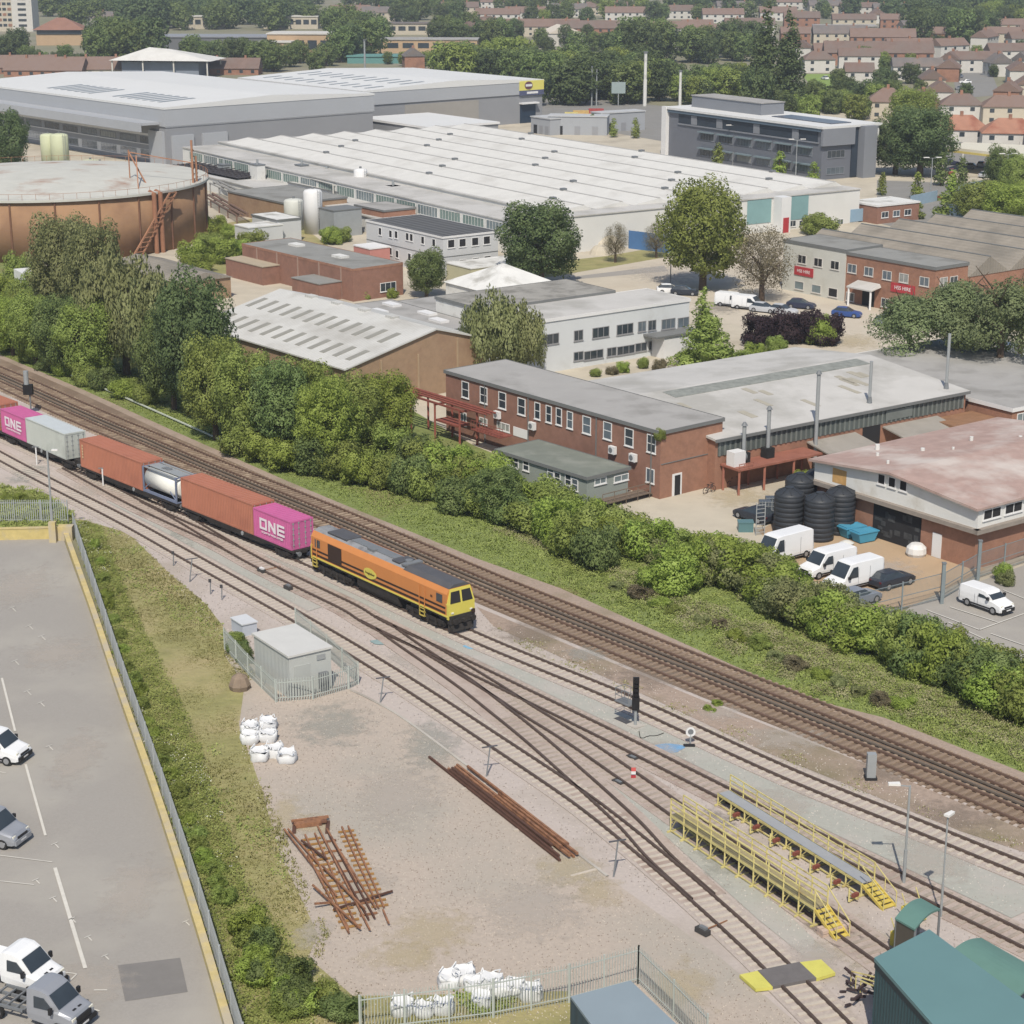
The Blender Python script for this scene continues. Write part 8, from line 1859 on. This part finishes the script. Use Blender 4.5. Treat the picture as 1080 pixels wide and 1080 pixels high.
HS = [ # x, y, length, heading, wall, roof, hipped, depth
 (1012, 156, 13.5, -8, 'w', 'o', 1, 9), (1063, 160, 14, -8, 'w', 'o', 1, 9), (1108, 163, 13, -8, 'r', 'o', 1, 9),
 (1012, 128, 12, -6, 'w', 'b', 1, 8), (1062, 130, 15, -6, 'c', 'p', 1, 8), (972, 124, 9, 95, 'r', 'p', 0, 8), (990, 112, 13, 80, 'w', 'p', 0, 8), (982, 98, 12, 84, 'c', 'b', 0, 8), (966, 84, 18, -4, 'w', 'g', 0, 8), (1000, 85, 13, 75, 'r', 'p', 0, 8),
 (1028, 76, 20, 4, 'w', 'b', 0, 8), (1052, 80, 9, 95, 'w', 'g', 0, 9), (1004, 76, 10, 60, 'w', 'b', 0, 8), (1074, 88, 14, 82, 'w', 'p', 0, 8), (1084, 104, 12, 80, 'c', 'p', 0, 8), (1060, 66, 16, 6, 'w', 'b', 0, 8),
 (925, 68, 44, -4, 'r', 'b', 0, 12), (958, 60, 20, 4, 'w', 'p', 0, 8), (905, 72, 16, -5, 'w', 'b', 0, 8), (930, 50, 30, -6, 'r', 'p', 0, 10), (862, 76, 12, 4, 'w', 'b', 1, 8), (885, 46, 26, -2, 'c', 'g', 0, 10), (845, 62, 12, 80, 'w', 'b', 0, 8), (838, 46, 14, 0, 'r', 'p', 0, 8),
 (935, 124, 12, -10, 'c', 'p', 1, 10), (905, 90, 10, -4, 'w', 'b', 0, 8), (870, 66, 10, 0, 'w', 'p', 0, 8), (1000, 60, 16, 30, 'w', 'p', 0, 8), (980, 46, 20, -8, 'r', 'p', 0, 8), (962, 38, 14, 20, 'w', 'g', 0, 8), (945, 30, 18, -6, 'r', 'p', 0, 8), (975, 28, 16, 10, 'c', 'p', 0, 8),
 (1038, 50, 18, 60, 'w', 'p', 0, 8), (1050, 46, 22, -12, 'c', 'p', 0, 8), (1078, 52, 14, 10, 'w', 'b', 0, 8), (1070, 36, 22, 0, 'c', 'p', 0, 8), (1096, 44, 20, 0, 'w', 'b', 0, 8), (900, 30, 24, -2, 'c', 'b', 0, 8), (942, 17, 26, 0, 'w', 'g', 0, 8), (905, 16, 24, 4, 'w', 'b', 0, 8), (925, 24, 20, 85, 'w', 'p', 0, 8),
 (760, 44, 22, -4, 'w', 'p', 0, 9), (790, 36, 26, 0, 'w', 'b', 0, 9), (785, 58, 14, 0, 'c', 'g', 0, 8), (710, 50, 20, 80, 'w', 'g', 0, 9), (700, 40, 36, -4, 'w', 'p', 0, 9), (735, 38, 16, 0, 'c', 'p', 0, 9), (762, 24, 24, 0, 'w', 'p', 0, 9), (722, 20, 26, 0, 'w', 'b', 0, 9), (775, 15, 24, 3, 'w', 'g', 0, 9),
 (560, 38, 50, -3, 'c', 'p', 0, 10), (620, 40, 34, -2, 'r', 'b', 0, 10), (668, 22, 34, -2, 'w', 'p', 0, 9), (640, 16, 26, 0, 'c', 'b', 0, 9), (600, 18, 22, 4, 'w', 'g', 0, 9), (556, 22, 26, 0, 'w', 'p', 0, 9), (525, 24, 26, -2, 'w', 'p', 0, 9), (512, 34, 16, 70, 'r', 'p', 0, 9), (500, 40, 14, 60, 'r', 'b', 0, 9),
 (480, 16, 30, 0, 'c', 'b', 0, 9), (520, 10, 34, -2, 'w', 'p', 0, 9), (430, 12, 24, 0, 'w', 'g', 0, 9), (455, 7, 26, 3, 'w', 'p', 0, 9), (500, 5, 30, 0, 'c', 'b', 0, 9), (570, 8, 30, 0, 'w', 'g', 0, 9), (600, 5, 26, 0, 'w', 'p', 0, 9), (820, 22, 22, 0, 'w', 'p', 0, 9), (845, 28, 20, -3, 'r', 'b', 0, 9), (870, 14, 22, 3, 'c', 'g', 0, 9), (830, 10, 26, 0, 'w', 'p', 0, 9),
 (12, 77, 34, 6, 'r', 'p', 0, 12), (50, 80, 30, -4, 'r', 'p', 0, 12), (92, 79, 34, 3, 'c', 'p', 0, 12), (215, 78, 44, -2, 'r', 'b', 0, 10), (436, 72, 9, 100, 'r', 'g', 0, 8), (370, 20, 24, 0, 'w', 'p', 0, 9), (400, 22, 20, 4, 'c', 'g', 0, 9), (110, 28, 20, 0, 'w', 'g', 0, 9), (140, 29, 20, 0, 'w', 'b', 0, 9), (1062, 112, 10, 70, 'r', 'p', 0, 8), (1088, 76, 16, 40, 'w', 'g', 0, 8)]
cnt = {}
for i, (x, y, L, hd, w_, r_, hp, D) in enumerate(sorted(HS, key=lambda t: (t[5], t[0]))):
    row = 'near the canopy' if y > 110 and x > 900 else 'round the green lawn' if y > 60 and 820 < x else 'below the corner wood' if x > 880 else 'beyond the conifers' if x > 690 else 'above the tree belt' if x > 380 else 'near the school'
    key = (r_, w_, row, L > 24, hp); k = cnt.get(key, 0); cnt[key] = k + 1
    lb = '%s%s house, %s %s roof, %s, %s from tower side' % ('long ' if L > 24 else '', WALLC[w_][1], 'hipped' if hp else 'pitched', ROOFC[r_][1].split()[0], row, nth(k))
    house(x, y, L, hd, w_, r_, lb, D, 2.4 if x < 260 and y > 70 else 5.0, D * .36, hp)
# tower block
f = Fr(G(42, 32).xy, 178); t = thing('tower_block', 'pale high-rise block of flats cut by the top corner of the picture', 'tower block', tuple(f.o))
MB().fb(f, 0, 11, -13, 0, 0, 44).build('wall', m_pale, t); MB().fb(f, 11, 20, -12, 0, 0, 44).build('balcony_wall', m_cream, t); MB().fb(f, 20, 27, -11, 0, 0, 44).build('grey_wall', m_tile2, t)  # last section in a darker grey than its pale neighbours
for k in range(15):
    z = 2.6 + k * 2.8; MB().fb(f, 3.2, 7.6, -13.14, -12.98, z, z + 1.2).build('window', glass, t)
    for q in range(3): MB().fb(f, 11.6 + q * 2.7, 13.6 + q * 2.7, -12.14, -11.98, z, z + 1.4).build('window', glass if (q + k) % 3 else brick, t)
# hip roofed hall
f = Fr(G(66, 47).xy, 2); o = f.p(-11, -7); f = Fr(o.xy, 2); t = thing('hip_roofed_hall', 'hall with a steep orange-brown pyramid roof beside the tower block', 'hall', tuple(f.o))
MB().fb(f, 0, 22, 0, 14, 0, 5.2).build('wall', WALLC['t'][0], t); MB().fb(f, .5, 21.5, .5, 14.4, 5.2, 7.2).build('window_band', glass, t)
MB().add([f.p(-1.5, -1.5, 7.2), f.p(23.5, -1.5, 7.2), f.p(23.5, 15.5, 7.2), f.p(-1.5, 15.5, 7.2), f.p(9, 7, 12.6), f.p(13, 7, 12.6)], [(0, 1, 5, 4), (1, 2, 5), (2, 3, 4, 5), (3, 0, 4), (3, 2, 1, 0)]).build('roof', M('hall_roof', C(150, 108, 90), .9, .1, .3), t)
def block(x, y, L, D, H, hd, wm, rm, lb, name, wins=0, cat='building', z=0):
    f = Fr(G(x, y).xy, hd); f = Fr(f.p(-L / 2, -D / 2).xy, hd); c = shell(f, L, D, H, wm, rm, lb, cat, name, None, .4, .5)
    fr = -1 if f.v.y > 0 else 1
    for k in range(wins):
        u = L * (k + .5) / wins; b = MB(); v0, v1 = ((-.06, .02) if fr < 0 else (D - .02, D + .06)); b.fb(f, u - L / wins * .36, u + L / wins * .36, v0, v1, H * .35, H * .72); b.build('window', glass, c)
    return c
block(225, 55, 66, 20, 7.5, -3, M('school_grey', C(110, 112, 116), .8, .06), M('school_roof', C(146, 150, 158), .7, .05), 'long school hall with a blue-grey roof behind the row of trees', 'school_hall', 0)
block(320, 60, 28, 18, 10.5, -4, WALLC['t'][0], m_pale, 'tan brick school wing with a white flat roof edge', 'school_wing', 5)
block(292, 62, 14, 10, 7.5, -4, WALLC['t'][0], m_pale, 'lower tan brick porch block before the school wing', 'school_wing', 2)
block(215, 30, 26, 12, 7, 0, m_cream, m_pale, 'cream flat-roofed block at the edge of the wood', 'cream_block', 6); block(308, 30, 30, 12, 7, 0, m_cream, m_pale, 'cream flat-roofed block above the school wing', 'cream_block', 7)
block(430, 36, 42, 13, 6, 0, m_cream, m_tile2, 'long cream building with a grey roof among trees', 'long_building', 8); block(432, 55, 62, 14, 6.2, -2, WALLC['t'][0], m_felt, 'long tan brick building with a pale flat roof above the store warehouse', 'tan_building', 9)
block(890, 44, 30, 14, 8, -3, m_cream, m_felt, 'cream flat-roofed block among the brown house roofs', 'cream_block', 8)
block(418, 66, 40, 12, 3.2, 0, M('teal_court', C(96, 150, 146), .8, .05), MATS['teal_court'], 'teal sports court canopy behind the store warehouse', 'sports_canopy', 0)
# white pavilion
f = Fr(G(178, 80).xy, -8); f = Fr(f.p(-19, -9).xy, -8); t = thing('white_pavilion', 'open-sided hall with a shallow white roof behind the grey warehouse', 'hall', tuple(f.o))
MB().fb(f, 3, 33, 2, 16, 0, 5.6).build('wall', M('pavilion_blue_grey', C(132, 142, 158), .7, .06), t)
MB().add([f.p(-1, -1, 6.2), f.p(39, -1, 6.2), f.p(39, 19, 6.2), f.p(-1, 19, 6.2), f.p(12, 9, 10.6), f.p(20, 9, 10.0)], [(0, 1, 5, 4), (1, 2, 5), (2, 3, 4, 5), (3, 0, 4), (3, 2, 1, 0)]).build('roof', m_kr, t)
for u in (0, 12, 24, 37):
    for v in (0, 18): MB().bar(f.p(u, v, 0), f.p(u, v, 6.2), .5).build('post', m_pale, t)
f = Fr(G(592, 48).xy, 12); t = thing('white_gabled_hall', 'white hall with a broad shallow gable among the trees of the belt', 'hall', tuple(f.o))
f = Fr(f.p(-9, -9).xy, 12); MB().fb(f, .4, 17.6, .4, 17.6, 0, 6).build('wall', m_pale, t); MB().ext([f.p(0, 0, 6), f.p(9, 0, 9.6), f.p(18, 0, 6)], f.v * 18).build('roof', M('cream_roof', C(216, 206, 190), .8, .05), t)
# grey sheds and goods between the white factory and the belt
m_sh = M('shed_grey', C(164, 168, 174), .7, .04, .2)
for (x0, y0, x1, y1, h, d, lb) in ((578, 142, 640, 143, 5.2, 6, 'long grey box shed before the belt, middle one'), (560, 140, 580, 143, 4.6, 6, 'short grey shed with dark openings'), (634, 140, 680, 137, 5.4, 5, 'grey box shed with a rounded end nearest the white mast')):
    a, e = G(x0, y0), G(x1, y1); d_ = e - a; fr = Fr(a.xy, math.degrees(math.atan2(d_.y, d_.x)) ); c = thing('grey_shed', lb, 'shed', tuple(fr.o)); MB().fb(fr, 0, d_.length, -d, 0, 0, h - .3).build('wall', m_sh, c); MB().fb(fr, -.2, d_.length + .2, -d - .2, .2, h - .3, h).build('roof', M('shed_roof', C(188, 190, 192), .6, .04), c)
    for k in range(3): MB().fb(fr, d_.length * (.15 + .3 * k), d_.length * (.15 + .3 * k) + 1.6, .0, .08, 0, 2.4).build('door', dark if k == 0 else m_wg2, c)
for x, y, r_, c_, lb in ((612, 126, 3.6, (206, 170, 96), 'orange stacked goods behind the grey sheds'), (628, 124, 3.4, (176, 70, 66), 'red stacked goods behind the grey sheds'), (560, 127, 2.2, (60, 130, 110), 'green parasol stand by the store entrance'), (602, 128, 3.0, (214, 196, 110), 'yellow stacked goods behind the grey sheds'), (600, 110, 3.0, (206, 208, 210), 'white lorry body on the road past the store')):
    q = G(x, y); t = thing('goods_stack', lb, 'goods', tuple(q)); m_ = M('goods_%d' % x, C(*c_), .7, .15, 1)
    MB().box(q.x - r_, q.x + r_, q.y - 1.5, q.y + 1.5, 0, 1.6).build('lower_tier', m_, t); MB().box(q.x - r_ * .6, q.x + r_ * .7, q.y - 1.2, q.y + 1.2, 1.6, 2.6).build('upper_tier', m_, t)
def mast(x, y, h, r, mat, lb, board=None):
    q = G(x, y); t = thing('tall_mast', lb, 'mast', tuple(q)); MB().cyl(q, q + Vector((0, 0, h * .5)), r * 1.2, n=8).cyl(q + Vector((0, 0, h * .5)), q + Vector((0, 0, h)), r, n=8).build('pole', mat, t)
    MB().cyl(q + Vector((0, 0, h)), q + Vector((0, 0, h + .4)), r * 1.5, n=8).build('cap', steel, t)
    if board: MB().box(q.x - board, q.x + board, q.y - .2, q.y + .2, h - board * 1.6, h).build('board', M('board_grey_green', C(150, 166, 166), .7, .05), t)
mast(680, 112, 16.5, .5, offwhite, 'thick white mast before the belt, the taller one'); mast(717, 113, 11, .4, offwhite, 'white mast behind the blue-grey office corner'); mast(385, 76, 12, .35, galv, 'pale pole rising behind the store warehouse roof')
mast(624, 112, 12, .2, galv, 'thin grey mast, first of a pair before the belt'); mast(629, 112, 11, .2, galv, 'thin grey mast, second of a pair before the belt'); mast(652, 112, 7.5, .15, galv, 'square grey green sign board on a post before the belt', 2.2); mast(695, 100, 7, .15, galv, 'thin post beside the thick white mast'); mast(990, 105, 0.1, .1, galv, 'low post') if False else None
mast(707, 300, 9.5, .07, steel, 'thin dark pole behind the white office roof')
def tlamp(x, y, h, lb): lamp(x, y, h, lb, heads=2, arm=1.1, hd=.6, az=0.1, r=.09)
tlamp(981, 208, 8.2, 'twin-headed white lamp post by the magenta red car'); tlamp(1060, 208, 9.0, 'twin-headed white lamp post beneath the yellow-edged canopy'); tlamp(773, 175, 9.5, 'twin-headed lamp post before the blue-grey office, first'); tlamp(839, 190, 9.0, 'twin-headed lamp post before the blue-grey office, second')
# canopy, hoarding
f = Fr(G(990, 168, 0).xy, 0); P = [G(x, y, 5) for x, y in ((998, 158), (1018, 153), (1120, 158), (1130, 167), (1080, 168), (1040, 163))]; t = thing('forecourt_canopy', 'long white forecourt canopy with a yellow edge before the orange-roofed houses', 'canopy', (P[0].x, P[0].y, 0))
MB().prism([(p.x, p.y) for p in P][::-1], 5.1, 5.7).build('roof', M('canopy_cream', C(222, 216, 196), .6, .04), t); MB().prism([(p.x, p.y - .1) for p in P][::-1], 4.6, 5.1).build('yellow_edge', M('canopy_yellow', C(216, 196, 100), .6, .05), t)
b = MB()
for x in (1015, 1045, 1075): q = G(x, 170); b.bar(q, q + Vector((0, 0, 4.6)), .4)
b.build('post', m_pale, t)
for k, (x, y, c_) in enumerate(((1003, 174, 'car_navy'), (1035, 176, 'car_silver'), (1050, 178, 'car_navy'), (1062, 180, 'car_grey'), (1002, 184, 'car_red'), (1020, 178, 'car_grey'), (1040, 187, 'car_silver'), (1012, 95, 'car_silver'), (1018, 88, 'van_white'), (1024, 94, 'van_white'), (1010, 82, 'car_grey'), (1036, 70, 'car_navy'), (1066, 92, 'car_silver'), (1075, 98, 'car_grey'), (1060, 98, 'van_white'), (870, 84, 'van_white'), (890, 80, 'car_silver'), (945, 108, 'car_silver'), (958, 104, 'van_white'), (25, 66, 'van_white'), (18, 64, 'car_silver'))):
    place = 'by the forecourt canopy' if y > 160 else 'in the street of houses' if x > 900 else 'beside the green lawn' if x > 800 else 'below the tower block'
    put_px(car(MATS[c_], '%s car %s, %s in reading order' % ({'car_navy': 'dark', 'car_silver': 'silver', 'car_grey': 'grey', 'car_red': 'red', 'van_white': 'white'}[c_], place, nth(k)), grp='distant parked cars'), x, y, (k * 67) % 180, .03)
m_fb = M('hoarding_blue', C(150, 176, 196), .7, .06)
for (p, q_, h, lb) in (((960, 218), (988, 212), 2.2, 'pale blue hoarding beside the magenta red car'), ((1010, 206), (1040, 200), 2.2, 'pale blue hoarding below the cypresses'), ((1000, 226), (1016, 232), 2.2, 'pale blue hoarding behind the spreading tree'), ((663, 262), (712, 268), 3.2, 'blue tarpaulin fence behind the thin trees')):
    a, e = G(*p), G(*q_); t = thing('site_hoarding', lb, 'hoarding', tuple(a)); MB().bar(a + Vector((0, 0, h / 2)), e + Vector((0, 0, h / 2)), .12, h).build('panel', m_fb if h < 3 else M('tarp_strong_blue', C(70, 116, 168), .6, .08), t)
    b = MB()
    for k in range(6): w = a.lerp(e, k / 5); b.bar(w + Vector((0, .15, 0)), w + Vector((0, .15, h + .1)), .1)
    b.build('post', galv, t)
for i, (x, y, h, c_) in enumerate(((640, 262, 2.6, (226, 220, 204)), (634, 268, 1.6, (220, 214, 200)))):
    q = G(x, y); t = thing('covered_pile', 'cream sheeted mound before the white factory, %s' % ('larger', 'smaller')[i], 'covered mound', tuple(q)); MB().lathe(q, [(3.2 - i, 0), (2.6 - i * .8, h * .5), (1.2, h * .9), (.1, h)], 12).build('sheet', m_cream, t)
# ------------------------------------------------------------------ air
HZ = 0.00020
if HZ:
    hz = MB().box(-2700, 2700, -70, 5300, -5, 58).build('haze', bpy.data.materials.new('air'))
    m = hz.data.materials[0]; m.use_nodes = True; nt = m.node_tree; nt.nodes.remove(nt.nodes['Principled BSDF'])
    pv = nt.nodes.new('ShaderNodeVolumePrincipled'); pv.inputs['Color'].default_value = (.86, .92, 1, 1); pv.inputs['Density'].default_value = HZ; pv.inputs['Anisotropy'].default_value = .3
    nt.links.new(pv.outputs[0], nt.nodes['Material Output'].inputs['Volume']); tag(hz, kind='stuff')
